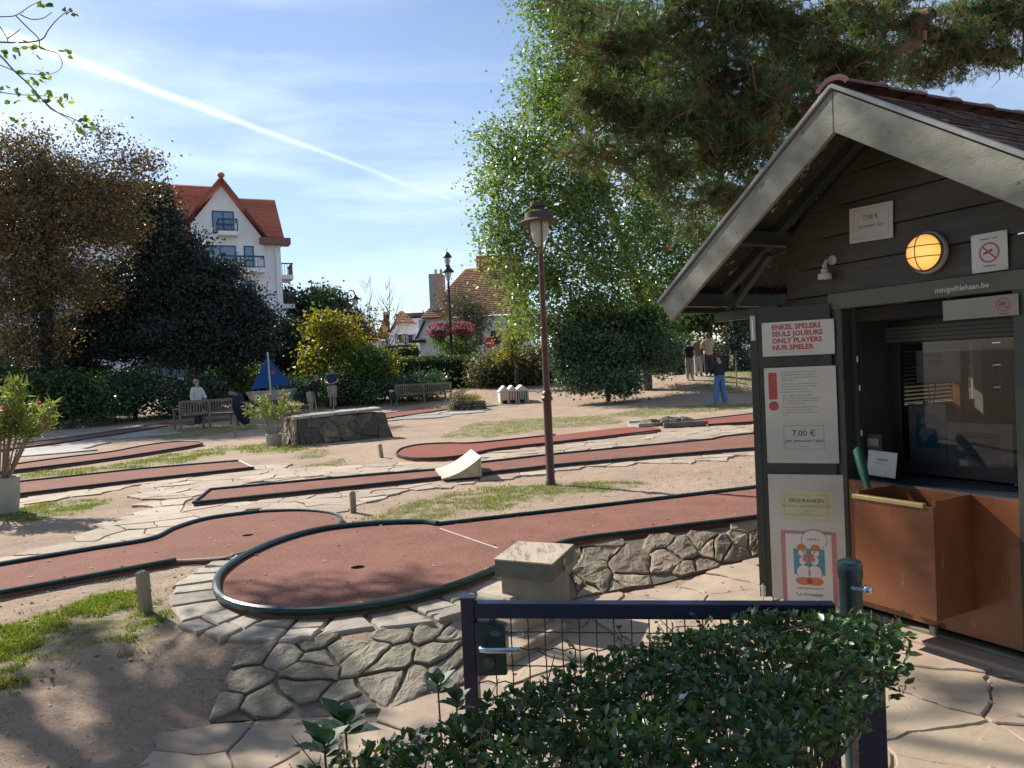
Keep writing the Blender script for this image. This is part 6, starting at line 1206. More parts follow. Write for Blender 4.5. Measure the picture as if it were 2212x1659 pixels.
bush('dark ivy covered bank at the far left edge behind the lanes', [blob(*q) for q in [(60, 850, 29, 60, 30), (-30, 830, 29, 70, 45), (150, 850, 29, 60, 35), (205, 870, 29, 40, 30), (110, 890, 28.5, 60, 18)]], 210, 70, .13, LIVY, .28, seed=31)
bush('dark green shrubs under the yew left of the white-topped woman', [blob(*q) for q in [(290, 850, 31, 60, 38), (370, 860, 31.5, 60, 35), (250, 860, 30.5, 40, 34), (440, 850, 32, 50, 40)]], 190, 60, .13, LDRK, .28, seed=32)
bush('sunlit green shrub behind the white-topped woman', [blob(*q) for q in [(520, 815, 34, 48, 22), (290, 815, 33, 50, 16), (480, 835, 33.5, 50, 20)]], 110, 60, .12, LMID, .25, seed=33)
bush('clipped round bush standing beside the hotel corner', [blob(613, 735, 37, 36, 42), blob(600, 770, 37, 30, 25)], 130, 80, .14, LYEW, .22, name='clipped_bush', seed=34, inner=.6)
def bgtree(label, u, vb, Y, blobs, n, per, size, lm, seed, bark=BARK, r0=.3, crad=.6, group=None, **k):
    x = at(u, vb, Y).x; return tree(label, (x, Y, hz(x, Y)), [P3(u, (vb + blobs[0][1]) / 2, Y), P3(u, blobs[0][1], Y)], [blob(*q) for q in blobs], n, per, size, lm, bark, r0, crad, seed=seed, group=group, **k)
bgtree('rounded dark green pine behind the yellow shrub', 700, 760, 66, [(700, 660, 66, 50, 38), (660, 690, 66, 36, 45), (735, 690, 66, 36, 40), (690, 720, 66, 60, 50)], 220, 60, .30, LPIN, 41)
bgtree('spiky little conifer just right of the hotel wall', 620, 760, 70, [(621, 650, 70, 9, 34)], 26, 30, .35, LYEW, 42, r0=.12)
bgtree('reddish brown bush tree behind the yellow shrub', 765, 780, 50, [(768, 720, 50, 24, 34), (760, 760, 50, 24, 24)], 60, 50, .2, leafmat('red_brown_leaf', [(.06, .03, .025), (.10, .05, .035)], .6, .2), 43, r0=.12)
bgtree('brownish round tree in front of the tall chimney house', 1003, 770, 52, [(1000, 660, 52, 44, 32), (1020, 700, 52, 40, 25)], 120, 30, .16, LOLV, 44, r0=.14, twig=3, rmin=.014)
bgtree('small green tree with a pale trunk beside the flower baskets', 995, 778, 50, [(975, 745, 50, 22, 18), (1005, 750, 50, 18, 18)], 60, 40, .18, LMID, 45, bark=BARKP, r0=.16)
bgtree('green backdrop tree right of the poplar', 1530, 790, 46, [(1520, 660, 46, 90, 60), (1440, 700, 46, 60, 60), (1620, 690, 46, 80, 50), (1400, 660, 46, 60, 60), (1540, 600, 46, 100, 50)], 260, 60, .25, LMID, 46, crad=.5)
bgtree('ivy clad dark trunk between the group and the kiosk', 1588, 805, 35, [(1588, 750, 35, 13, 55), (1586, 690, 35, 16, 40), (1600, 660, 35, 50, 30)], 110, 80, .13, LYEW, 47, r0=.25, crad=.16)
bush('big dark shrub mass right of the park lamp', [blob(*q) for q in [(1310, 770, 29, 70, 50), (1235, 735, 29, 34, 34), (1222, 770, 29, 26, 40), (1255, 815, 28.5, 44, 24), (1385, 760, 29.5, 44, 40), (1300, 700, 30, 40, 26), (1360, 712, 30, 34, 22), (1255, 700, 30, 24, 18), (1275, 690, 30, 50, 24), (1400, 690, 30, 44, 22), (1430, 765, 31, 28, 44), (1410, 725, 31, 30, 20), (1330, 828, 28, 56, 18), (1195, 700, 30, 16, 16)]], 620, 80, .115, LDRK, .26, seed=51, inner=.3, twig=2)
bush('low dark shrubbery between the mound and the poplar', [blob(*q) for q in [(1470, 770, 35.5, 45, 40), (1545, 775, 36.5, 60, 34), (1620, 785, 37, 60, 24)]], 210, 60, .13, LDRK, .28, seed=52)
bush('arching olive shrub above the beach hut obstacle', [blob(*q) for q in [(1100, 785, 38, 68, 32), (1062, 798, 37.5, 36, 24), (1140, 795, 38, 46, 30), (1035, 815, 37.5, 22, 14), (1165, 770, 38, 30, 26)]], 260, 60, .13, LOLV, .30, seed=53, droop=.6, twig=3)
bush('bright yellow leaved twigs above the arching shrub', [blob(*q) for q in [(1112, 722, 36, 24, 26), (1092, 766, 36, 20, 10), (1125, 700, 36, 20, 20)]], 50, 44, .13, LYEL, .25, seed=54)
bush('yellow and green maple shrub in front of the long hedge', [blob(*q) for q in [(748, 755, 34.5, 52, 46), (705, 700, 34.5, 34, 30), (780, 800, 34, 62, 36), (700, 775, 34.5, 48, 40), (820, 790, 34.5, 34, 30), (738, 705, 34.5, 30, 24), (675, 715, 34.5, 20, 14)]], 210, 34, .17, LYEL, .30, seed=55, inner=.1, twig=2)
bush('green lower part of the shrub next to the maple leaves', [blob(*q) for q in [(790, 790, 33.6, 56, 36), (760, 820, 33.2, 60, 26)]], 150, 50, .13, LMID, .26, seed=56)
bush('low glossy dark shrubs at the foot of the long hedge', [blob(*q) for q in [(790, 845, 33, 90, 18), (700, 845, 33, 60, 22), (880, 838, 33.5, 60, 20), (630, 840, 33.5, 40, 22), (920, 828, 34, 40, 18)]], 260, 60, .12, LDRK, .24, seed=57)
# bare saplings
for k, (u, v1, lab) in enumerate([(800, 595, 'bare thin sapling left above the maple shrub'), (842, 600, 'bare thin sapling right above the maple shrub'), (905, 800, 'small dead pale bush in front of the long hedge')]):
    Y = 34.8; x = at(u, 800, Y).x; rg = np.random.default_rng(60 + k); base = (x, Y, hz(x, Y)); t_ = thing('sapling', lab, 'sapling', base); q = MB(); o_ = Vector(base); top = at(u, v1, Y) if k < 2 else at(u, 775, Y); H_ = top.z - base[2]
    q.tube([(0, 0, 0), (.03, 0, H_ * .5), (top.x - x, 0, H_)], [.03, .02, .008], 4)
    for i in range(26 if k < 2 else 9):
        z = H_ * rg.uniform(.3, .92) if k < 2 else H_ * rg.uniform(.1, .6); a = rg.uniform(0, 6.28); l = (H_ - z) * rg.uniform(.25, .7) + .15; e = Vector((math.cos(a) * l * .5, math.sin(a) * l * .5, z + l * .9)); q.tube([(0.02, 0, z), Vector((0.02, 0, z)).lerp(e, .5) + Vector((math.cos(a) * .06, 0, 0)), e], [.014, .010, .005], 3)
    q.build('stem', BARKP if k == 2 else TW, t_, smooth=True)
    if k < 2:
        n = 240; zz = rg.uniform(.25, .75, n) * H_; scatter('leaves', *LEAF4, np.column_stack([x + rg.normal(0, .5, n), Y + rg.normal(0, .4, n), base[2] + zz]), rot_from(rg.normal(0, 1, (n, 3)), rg.uniform(0, 6, n)), rg.uniform(.08, .14, n), LYEL, t_)['kind'] = 'stuff'
# hedges: a leafy box
HDG = leafmat('hedge_leaf', [(0.035, 0.07, 0.022), (0.05, 0.10, 0.028), (0.06, 0.115, 0.03), (0.09, 0.14, 0.04)], .5, .25, (1.4, 1.5, .5)); HCORE = mat('hedge_core', (0.012, 0.022, 0.010), (0.02, 0.03, 0.012), .95, 8)
def hedge(label, pts, thick, lm, dens=420, size=.095, name='hedge'):
    """pts: (x, y, ztop) along the front face"""
    c = Vector(pts[0]); base = Vector((c.x, c.y, hz(c.x, c.y))); t = thing(name, label, 'hedge', base); P = []; D_ = []; rg = np.random.default_rng(len(label)); q = MB()
    for (x0, y0, z0), (x1, y1, z1) in zip(pts[:-1], pts[1:]):
        d = Vector((x1 - x0, y1 - y0, 0)); ln = d.length; d.normalize(); nn = Vector((-d.y, d.x, 0)); nn = nn if nn.y > 0 else -nn; g0, g1 = hz(x0, y0) - .1, hz(x1, y1) - .1; a, b_ = Vector((x0, y0, 0)), Vector((x1, y1, 0)); i_ = nn * .1
        w = [a + i_, b_ + i_, b_ + nn * (thick - .1), a + nn * (thick - .1)]; q.hexa([Vector((p.x, p.y, g)) - base for p, g in zip(w, (g0, g1, g1, g0))] + [Vector((p.x, p.y, z - .12)) - base for p, z in zip(w, (z0, z1, z1, z0))])
        n = int(ln * (z0 - g0) * dens); s_ = rg.random(n); h = rg.random(n); P += [(*(a.lerp(b_, s) + nn * rg.normal(0, .05)).xy, (g0 + (g1 - g0) * s) * (1 - k) + (z0 + (z1 - z0) * s) * k) for s, k in zip(s_, h)]; D_ += [(-nn.x + rg.normal(0, .7), -nn.y + rg.normal(0, .7), rg.normal(.3, .6)) for _ in range(n)]
        n = int(ln * thick * dens); P += [(*(a.lerp(b_, s) + nn * k * thick).xy, z0 + (z1 - z0) * s + rg.normal(0, .03)) for s, k in zip(rg.random(n), rg.random(n))]; D_ += [(rg.normal(0, .8), rg.normal(0, .8), 1) for _ in range(n)]
    q.build('twiggy_core', HCORE, t); P = np.array(P); n = len(P); scatter('leaves', *LEAF4, P, rot_from(np.array(D_), rg.uniform(0, 6.28, n)), rg.uniform(.7, 1.3, n) * size, lm, t)['kind'] = 'stuff'; return t
def HP(u, v, Y): p = at(u, v, Y); return (p.x, p.y, p.z)
hedge('long clipped hedge along the street behind the middle bench', [HP(455, 800, 35.5), HP(570, 794, 36.5), HP(700, 784, 37.5), HP(860, 775, 38.5), HP(1000, 771, 39), HP(1130, 769, 39.5), HP(1300, 772, 40)], 1.3, HDG, 300, .11)
hedge('light green trimmed hedge across the street by the shuttered house', [HP(836, 752, 54), HP(905, 747, 55)], 1.0, LYEL, 160, .2)
hedge('pale low hedge just across the street', [HP(846, 777, 51), HP(930, 775, 52)], .8, LMID, 200, .13)
hedge('dark hedge at the far left behind the ivy bank', [HP(-120, 800, 34), HP(60, 800, 34), HP(240, 806, 34.5)], 1.0, LIVY, 260, .11)
hedge('garden hedge far right behind the mound', [HP(1590, 770, 44), HP(1750, 765, 44)], 1.2, HDG, 160, .14)

# ------------------------------------------------------------------ pine over the kiosk
NT = 22; tv = []; tf = []; rg = np.random.default_rng(5)
for i in range(NT):
    a = 6.283 * i / NT * 3.1; tilt = rg.uniform(.25, 1.15); d = Vector((math.sin(tilt) * math.cos(a), math.cos(tilt), math.sin(tilt) * math.sin(a))); s0 = Vector((0, rg.uniform(-.45, .1), 0)); e = s0 + d * rg.uniform(.75, 1.05); w = d.orthogonal().normalized() * .030; k = len(tv); tv += [tuple(s0 - w), tuple(s0 + w), tuple(e)]; tf.append((k, k + 1, k + 2))
PINE = leafmat('pine_needles', [(0.028, 0.064, 0.034), (0.05, 0.105, 0.048), (0.085, 0.155, 0.07), (0.04, 0.09, 0.045), (0.16, 0.165, 0.07), (0.11, 0.14, 0.055)], .45, .42, (1.5, 1.6, .7), spec=.4)
PDEAD = leafmat('pine_dead', [(0.20, 0.085, 0.035), (0.28, 0.13, 0.055), (0.13, 0.07, 0.04)], .7, .25, (1.3, 1.1, .7))
pb = [(1470, 50, 10.5, 190, 60), (1330, 100, 10, 90, 50), (1290, 215, 10, 66, 36), (1350, 250, 10, 80, 50), (1250, 325, 9.6, 34, 26), (1330, 345, 9.8, 80, 34), (1420, 380, 9.8, 80, 32), (1460, 260, 10, 110, 60), (1560, 170, 10.5, 140, 80), (1560, 330, 10, 110, 50), (1540, 440, 9.8, 90, 36), (1640, 430, 10, 80, 46), (1520, 510, 10, 55, 24), (1600, 250, 10.3, 120, 70), (1740, 90, 11, 180, 80), (1700, 240, 10.8, 110, 80), (1900, 60, 11.5, 160, 60), (1830, 160, 11.2, 110, 50), (2060, 110, 12, 140, 45), (2150, 30, 12, 120, 50), (2190, 120, 12, 60, 30), (2000, 150, 12, 90, 26), (1720, 330, 10.5, 60, 40), (1580, 560, 10, 30, 20), (1600, 20, 10.5, 140, 40), (1240, 30, 10.6, 60, 30)]
pbl = [blob(*q) for q in pb]; pbase = (13.5, 14.5, hz(13.5, 14.5)); rgp = np.random.default_rng(77); PC = clumps(pbl, 600, rgp, .1)
pine = thing('pine_tree', 'spreading pine whose boughs hang over the kiosk roof from the right', 'tree', pbase); o_ = Vector(pbase); mb = MB()
nodes, par = skeleton(pbase, [(13.2, 14.4, 3.5), (12.6, 14.2, 7.2), (10.8, 13.6, 9.4)], PC, rgp, mb, .13, .009, 6, .10, o_)
for c in PC:
    for _ in range(4):
        d = rgp.normal(0, 1, 3); d[0] -= .5; e = c + d / np.linalg.norm(d) * rgp.uniform(.2, .5); mb.tube([Vector(c) - o_, Vector((c + e) / 2 + rgp.normal(0, .05, 3)) - o_, Vector(e) - o_], [.010, .008, .004], 3, caps=False)
mb.build('trunk', BARKR, pine, smooth=True)
P = np.repeat(PC, 18, axis=0) + rgp.normal(0, 1, (len(PC) * 18, 3)) * [.15, .15, .085]; m = len(P); dr = np.column_stack([rgp.normal(-.45, .7, m), rgp.normal(-.1, .7, m), rgp.normal(.45, .5, m)]); mask = rgp.random(m) < .18
scatter('crown', tv, tf, P[~mask], rot_from(dr[~mask], rgp.uniform(0, 6, (~mask).sum())), rgp.uniform(.11, .17, (~mask).sum()), PINE, pine)['kind'] = 'stuff'
scatter('dead_needles', tv, tf, P[mask], rot_from(dr[mask], rgp.uniform(0, 6, mask.sum())), rgp.uniform(.06, .11, mask.sum()), PDEAD, pine)['kind'] = 'stuff'

# ------------------------------------------------------------------ tall tree left of the frame: shades the foreground, some twigs hang into view
rgc = np.random.default_rng(99); tg = []
def shade(p, hlo, hhi): h = rgc.uniform(hlo, hhi); q = sunshift(p, h); tg.append((q.x, q.y, q.z))
def inside(poly, n):
    poly = np.array(poly); lo, hi = poly.min(0), poly.max(0); out = []
    while len(out) < n:
        q = rgc.uniform(lo, hi, (64, 2)); out += [tuple(p) for p in q[pdist(q, poly) == 0]]
    return out[:n]
za = [tuple(G(u, v, .1).xy) for u, v in [(-300, 1520), (0, 1455), (200, 1400), (360, 1380), (520, 1395), (760, 1400), (1000, 1430), (950, 1750), (-300, 1900)]]
for p in inside(za, 36): shade((*p, .1), 5, 6.6)
for p in inside([(-.6, 1.0), (-.5, 2.0), (0, 2.45), (1.25, 2.35), (1.3, 1.4), (.4, .9)], 34): shade((*p, .85), 6, 8)
for u, v in [(700, 1300), (560, 1290), (860, 1262), (770, 1290), (900, 1240), (640, 1300), (500, 1262), (740, 1262), (660, 1270), (980, 1225), (930, 1265), (820, 1300), (600, 1310)]: shade(G(u, v, .235), 7.4, 8.2)
for _ in range(50): q = K3(rgc.uniform(-2.2, .9), rgc.uniform(-.5, .0), rgc.uniform(.8, 3.2)); shade(q, 9.5, 12)
for p in inside([tuple(G(u, v, 0).xy) for u, v in [(1950, 1480), (2212, 1480), (2212, 1659), (1920, 1659)]], 2): shade((*p, 0), 9.5, 11)
tg = np.array(tg)
def offscreen(p):
    d = Vector(p) - Vector((0, 0, CAMZ)); z = d.dot(_f); x, y = d.dot(_r) / z, d.dot(_u) / z; return z < 0 or IW / 2 + x * F < -60 or IH / 2 - y * F < -60
tg = np.array([p for p in tg if offscreen(p)])
tb_ = (-10.5, 8.5, TZ); st = thing('tall_tree', 'tall tree whose leafy twigs hang into the upper left corner', 'tree', tb_); o_ = Vector(tb_); mb = MB()
skeleton(tb_, [(-10.3, 8.6, 3), (-9.8, 9.0, 5.5), (-9.0, 9.6, 7.5)], tg, rgc, mb, .085, .008, 6, .10, o_)
LLIN = leafmat('linden_leaf', [(0.045, 0.085, 0.030), (0.07, 0.12, 0.035), (0.10, 0.16, 0.04), (0.30, 0.28, 0.05)], .4, .45, (1.5, 1.6, .5))
P = np.repeat(tg, 34, axis=0) + rgc.normal(0, 1, (len(tg) * 34, 3)) * [.12, .12, .09]; m = len(P)
# twigs in view
Z8 = lambda x, y: (x * .2604, y * .2604)
tw = [[(-300, 160), (0, 140), (130, 128), (250, 50), (345, 5)], [(130, 130), (230, 230), (320, 320), (340, 400), (450, 430), (490, 460), (518, 530), (480, 590), (400, 620)], [(-300, 330), (0, 350), (220, 352), (350, 325), (400, 250), (470, 165), (560, 90)], [(-200, 300), (0, 460), (120, 590), (230, 690), (320, 790), (420, 900), (520, 950), (640, 1000), (740, 1060)], [(-200, 480), (0, 540), (160, 600), (330, 620), (400, 620)], [(-200, 740), (0, 765), (150, 785), (350, 795), (480, 810)], [(170, 122), (260, 160), (360, 150), (430, 100)], [(60, 320), (120, 280), (170, 240)], [(0, 220), (60, 320), (60, 350)], [(380, 860), (460, 920), (620, 1020)]]
for i, pl in enumerate(tw):
    Yt = 5.2 + .15 * (i % 3); q = [Vector(at(*Z8(x, y), Yt)) - o_ for x, y in pl]; q = [Vector(p) for p in catmull([tuple(p) for p in q], False, 4)]; r_ = .0065 if i in (2, 3) else .0045; mb.tube(q, [r_ * (1 - .6 * k / len(q)) for k in range(len(q))], 5, caps=False)
for a, b__ in (((-8.9, 9.2, 6.2), (-300, 160)), ((-8.9, 9.2, 6.2), (-300, 330)), ((-8.9, 9.2, 6.2), (-200, 300)), ((-8.9, 9.2, 6.2), (-200, 480)), ((-8.9, 9.2, 6.2), (-200, 740))): e = at(*Z8(*b__), 5.3); a = Vector(a); mb.tube([a - o_, a.lerp(e, .5) + Vector((0, 0, .3)) - o_, e - o_], [.03, .015, .006], 5, caps=False)
mb.build('trunk', BARK, st, smooth=True)
lp = [(345, 20), (370, 60), (415, 30), (450, 55), (535, 60), (600, 85), (625, 105), (540, 410), (560, 462), (15, 420), (25, 455), (130, 380), (150, 405), (135, 445), (170, 400), (240, 360), (285, 380), (305, 385), (290, 440), (350, 590), (385, 610), (380, 655), (400, 660), (250, 640), (270, 685), (320, 650), (148, 585), (160, 755), (215, 785), (140, 840), (80, 830), (310, 775), (405, 800), (425, 830), (320, 845), (365, 850), (500, 800), (530, 800), (570, 795), (520, 850), (555, 845), (470, 840), (640, 1015), (675, 1000), (745, 1010), (720, 970), (655, 1055), (690, 1075), (745, 1055), (715, 1030), (60, 1050), (110, 1060), (190, 1015), (145, 990), (5, 1150), (10, 1180), (45, 718), (110, 745), (15, 730), (385, 765)]
LP3 = []
for i, (x, y) in enumerate(lp):
    for _ in range(2): c = at(*Z8(x + rgc.normal(0, 9), y + rgc.normal(0, 9)), 5.3); LP3.append(tuple(c))
LP3 = np.array(LP3); n2 = len(LP3); A2 = np.concatenate([P, LP3]); m2 = len(A2); dr = np.column_stack([rgc.normal(0, .8, m2), rgc.normal(0, .8, m2), rgc.normal(-.5, .6, m2)]); sz = np.concatenate([rgc.uniform(.065, .105, m), rgc.uniform(.034, .056, n2)])
scatter('crown', *LEAFW, A2, rot_from(dr, rgc.uniform(0, 6, m2)), sz, LLIN, st)['kind'] = 'stuff'

# added trees out of view behind the viewer, put in to block sky light
for k, (x, y, H_, lab) in enumerate([(-7.5, -5.5, 11, 'added unseen broad tree left behind the entrance path, blocks sky light'), (-.5, -9.0, 12, 'tallest added unseen tree straight behind the entrance gate, blocks sky light'), (6.5, -6.5, 11, 'added unseen tree right behind the entrance path, blocks sky light'), (-13.5, 1.5, 10, 'added unseen tree far left beside the entrance path, blocks sky light')]):
    c = np.array([x, y, H_ * .58]); bl = [(c + np.array([dx, dy, dz]), np.array([2.6, 2.4, 2.3])) for dx, dy, dz in ((0, 0, 1.8), (-2.0, .6, 0), (2.0, .4, 0), (.3, 1.6, -1.2), (-.8, -1.8, -.6))]
    tree(lab, (x, y, hz(x, y)), [(x, y, H_ * .25), (x, y, H_ * .5)], bl, 130, 60, .30, LMID, BARK, .22, .55, seed=80 + k, inner=.3, group='added sky-blocking trees behind the entrance')
# ------------------------------------------------------------------ buildings
WPL = mat('white_render', (0.80, 0.81, 0.82), (0.75, 0.76, 0.77), .85, 1.5, .15, 12); RTL = mat('roof_tile_orange', (0.50, 0.17, 0.10), (0.40, 0.135, 0.08), .8, 2.5, .3, 12, island=.14); RTB = mat('roof_tile_brown', (0.34, 0.15, 0.09), (0.25, 0.11, 0.07), .8, 2, .3, 12, island=.14)
BLUE = mat('frame_blue', (0.018, 0.06, 0.13), (0.012, 0.04, 0.09), .4, 3); EAVE = mat('eave_wood', (0.20, 0.10, 0.075), None, .6, 4)
gm2 = newmat('far_window_glass'); t_ = gm2.node_tree; pb_ = N(t_, 'ShaderNodeBsdfPrincipled', i_Roughness=.06); pb_.inputs['Base Color'].default_value = (.10, .15, .22, 1); pb_.inputs['Specular IOR Level'].default_value = 1.0; pb_.inputs['Metallic'].default_value = .35; o2 = N(t_, 'ShaderNodeOutputMaterial'); L(t_, pb_.outputs[0], o2.inputs[0])
class Plan:
    """a facade plane: local x to the right along the front, y inward, z up (absolute)"""
    def __init__(s, u, Y, d, name, label, cat='building', zb=None):
        p = at(u, 800, Y); s.P = Vector((p.x, p.y)); s.X = Vector(d).normalized(); s.N = Vector((-s.X.y, s.X.x)); s.rot = math.atan2(s.X.y, s.X.x); s.zb = hz(p.x, p.y); s.t = thing(name, label, cat, (p.x, p.y, 0), s.rot)
    def m(s, u, v, ly=0.0):
        r = ray(u, v); t = (ly + s.P.dot(s.N)) / r.xy.dot(s.N); p = r * t; return (p.xy - s.P).dot(s.X), p.z + CAMZ
def poly_wall(pl, px, thick, m, name='wall', ly=0.0, floor=None):
    pts = [pl.m(u, v, ly) for u, v in px]; return MB().extr([(x, ly, z) for x, z in pts], (0, thick, 0)).build(name, m, pl.t)
def roof_rows(pl, A, B, C_, D_, n, m, name='roof', th=.09):
    """tile courses between eave line A-B and ridge line D-C (3D local points)"""
    A, B, C_, D_ = map(Vector, (A, B, C_, D_)); nrm = (B - A).cross(D_ - A).normalized(); nrm = nrm if nrm.z > 0 else -nrm; q = MB()
    for i in range(n):
        k0, k1 = i / n, (i + 1) / n + .25 / n; a, b_, c_, d_ = A.lerp(D_, k0), B.lerp(C_, k0), B.lerp(C_, min(k1, 1)), A.lerp(D_, min(k1, 1)); q.hexa([a, b_, c_, d_, a + nrm * th, b_ + nrm * th, c_ + nrm * th * .3, d_ + nrm * th * .3])
    return q.build(name, m, pl.t, kind='stuff')
def window(pl, x0, z0, x1, z1, ly=0.0, bars=1, fm=BLUE, hbar=0, fw=.09):
    q = MB(); 
    for a, b_ in (((x0, z0), (x0 + fw, z1)), ((x1 - fw, z0), (x1, z1)), ((x0 + fw, z1 - fw), (x1 - fw, z1)), ((x0 + fw, z0), (x1 - fw, z0 + fw))): q.slab((a[0], ly - .05, a[1]), (b_[0], ly - .004, b_[1]))
    for i in range(bars): x = x0 + (x1 - x0) * (i + 1) / (bars + 1); q.slab((x - fw * .45, ly - .046, z0 + fw), (x + fw * .45, ly - .006, z1 - fw))
    for i in range(hbar): z = z0 + (z1 - z0) * (i + 1) / (hbar + 1); q.slab((x0 + fw, ly - .044, z - fw * .3), (x1 - fw, ly - .008, z + fw * .3))
    w = q.build('window_frame', fm, pl.t); MB().slab((x0 + fw, ly - .022, z0 + fw), (x1 - fw, ly - .012, z1 - fw)).build('pane', gm2, w); return w
def balcony(pl, x0, x1, zs, ly=0.0, dep=1.1, h=.95, front=True):
    MB().slab((x0, ly - dep, zs - .32), (x1, ly - .003, zs)).build('balcony_slab', WPL, pl.t); q = MB(); q.slab((x0, ly - dep, zs + h - .12), (x1, ly - dep + .08, zs + h)).slab((x0, ly - dep, zs + .05), (x1, ly - dep + .05, zs + .11))
    n = max(4, int((x1 - x0) / .22))
    for i in range(n + 1): x = x0 + .03 + (x1 - x0 - .06) * i / n; q.slab((x - .018, ly - dep + .01, zs), (x + .018, ly - dep + .045, zs + h - .11))
    for sx in (x0, x1 - .06): q.slab((sx, ly - dep, zs), (sx + .06, ly - .01, zs + .05)).slab((sx, ly - dep, zs + h - .10), (sx + .06, ly - .01, zs + h)).slab((sx, ly - dep, zs), (sx + .08, ly - dep + .08, zs + h))
    xm = (x0 + x1) / 2; q.bar((xm - .4, ly - dep + .02, zs + .12), (xm + .4, ly - dep + .02, zs + h - .14), .03, .03, (0, 1, 0)).bar((xm - .4, ly - dep + .02, zs + h - .14), (xm + .4, ly - dep + .02, zs + .12), .03, .03, (0, 1, 0)); q.build('balcony_railing', BLUE, pl.t)
H = Plan(611, 62, (.91, .41), 'hotel_building', 'tall white hotel with orange tiled gables and blue balconies behind the yew')
m = H.m; xr = m(611, 640)[0]; xl = m(-330, 640)[0]; ze = m(600, 526)[1]; zg = H.zb - .3; dep = 13.0
MB().slab((xl, 0, zg), (xr, dep, ze)).build('wall', WPL, H.t)
ap = m(477, 404); gl_ = m(412, 484); gr_ = m(569, 519)
MB().extr([(gl_[0], -.25, zg), (gr_[0] - .0, -.25, zg), (gr_[0], -.25, ze), (gr_[0], -.25, gr_[1]), (ap[0], -.25, ap[1]), (gl_[0] - (ap[1] - gl_[1]) * .0, -.25, gl_[1])], (0, .24, 0)).build('gable_wall', WPL, H.t)
# roofs: steep main slope facing the viewer, cross gable roof
zr1 = m(452, 400)[1]; zr2 = m(594, 441)[1]
roof_rows(H, (xl, -.1, ze), (m(470, 500)[0], -.1, ze), (m(470, 500)[0], 4.6, zr1 + 1.0), (xl, 4.6, zr1 + 1.0), 34, RTL)
rA = m(613, 519); rD = m(598, 441, 2.2); 
roof_rows(H, (m(505, 519)[0], -.1, ze), (rA[0] + .1, -.1, ze), (rD[0], 3.4, rD[1] + .6), (m(505, 519)[0], 3.4, rD[1] + .6), 24, RTL)
MB().extr([(rA[0], 0, ze), (rA[0], 7, ze), (rD[0], 3.4, rD[1] + .55)], (-.1, 0, 0)).build('hip_wall', WPL, H.t)
for k in range(7): MB().slab((xr - 3 + 0, 3.4 + k * .1, ze), (xr - 2.9, 3.5 + k * .1, ze + .1))
pk = (ap[0], ap[1] + .55)
for sg, ft in ((-1, (gl_[0] - .35, gl_[1] + .25)), (1, (gr_[0] + .25, gr_[1] + .15))):
    roof_rows(H, (ft[0], -.75, ft[1]), (ft[0], 4.5, ft[1]), (pk[0], 4.5, pk[1]), (pk[0], -.75, pk[1]), 22, RTL, 'gable_roof', .12)
    MB().bar((ft[0], -.78, ft[1] + .0), (pk[0], -.78, pk[1] - .0), .10, .34, (0, 1, 0)).build('verge_board', EAVE, H.t)
MB().sphere((pk[0], -.7, pk[1] + .2), .28, 10, 7, (1, 1.4, .8)).build('ridge_cap', RTL, H.t, smooth=True)
e0, e1 = m(559, 520), m(628, 534); MB().slab((e0[0], -.85, e1[1] + .12), (e1[0] - .1, .6, e0[1] + .15)).build('eave_box', EAVE, H.t)
MB().tube([(xr - .35, -.12, ze - .4), (xr - .35, -.12, zg)], .09, 8).build('downpipe', WPL, H.t, smooth=True)
def win_px(u0, v0, u1, v1, ly=-.25, **k): a, b_ = m(u0, v0, ly), m(u1, v1, ly); return window(H, a[0], b_[1], b_[0], a[1], ly, **k)
win_px(457, 455, 507, 505); b_ = m(520, 505, -.25); a_ = m(452, 505, -.25); balcony(H, a_[0] + .6, b_[0] - .3, b_[1], -.25)
win_px(440, 529, 511, 565); win_px(526, 531, 550, 584, bars=0); a_ = m(470, 583, -.25); b_ = m(578, 583, -.25); balcony(H, a_[0], b_[0] - .35, b_[1], -.25)
win_px(532, 606, 554, 655, bars=0); win_px(440, 606, 505, 655); win_px(532, 680, 556, 720, bars=0)
for v_ in (585, 650): a_ = m(606, v_); MB().slab((xr, 1.5, a_[1] - .45), (xr + 1.15, 4.2, a_[1] - .1)).build('balcony_slab', WPL, H.t); q = MB(); q.slab((xr + 1.07, 1.5, a_[1] + .78), (xr + 1.15, 4.2, a_[1] + .88)).slab((xr + .02, 1.5, a_[1] + .78), (xr + 1.06, 1.58, a_[1] + .88)); [q.slab((xr + .05 + i * .2, 1.52, a_[1] - .1), (xr + .09 + i * .2, 1.56, a_[1] + .78)) for i in range(6)]; [q.slab((xr + 1.09, 1.7 + i * .25, a_[1] - .1), (xr + 1.13, 1.74 + i * .25, a_[1] + .78)) for i in range(10)]; q.build('balcony_railing', mat('rail_brown', (0.10, 0.07, 0.055), None, .6), H.t)
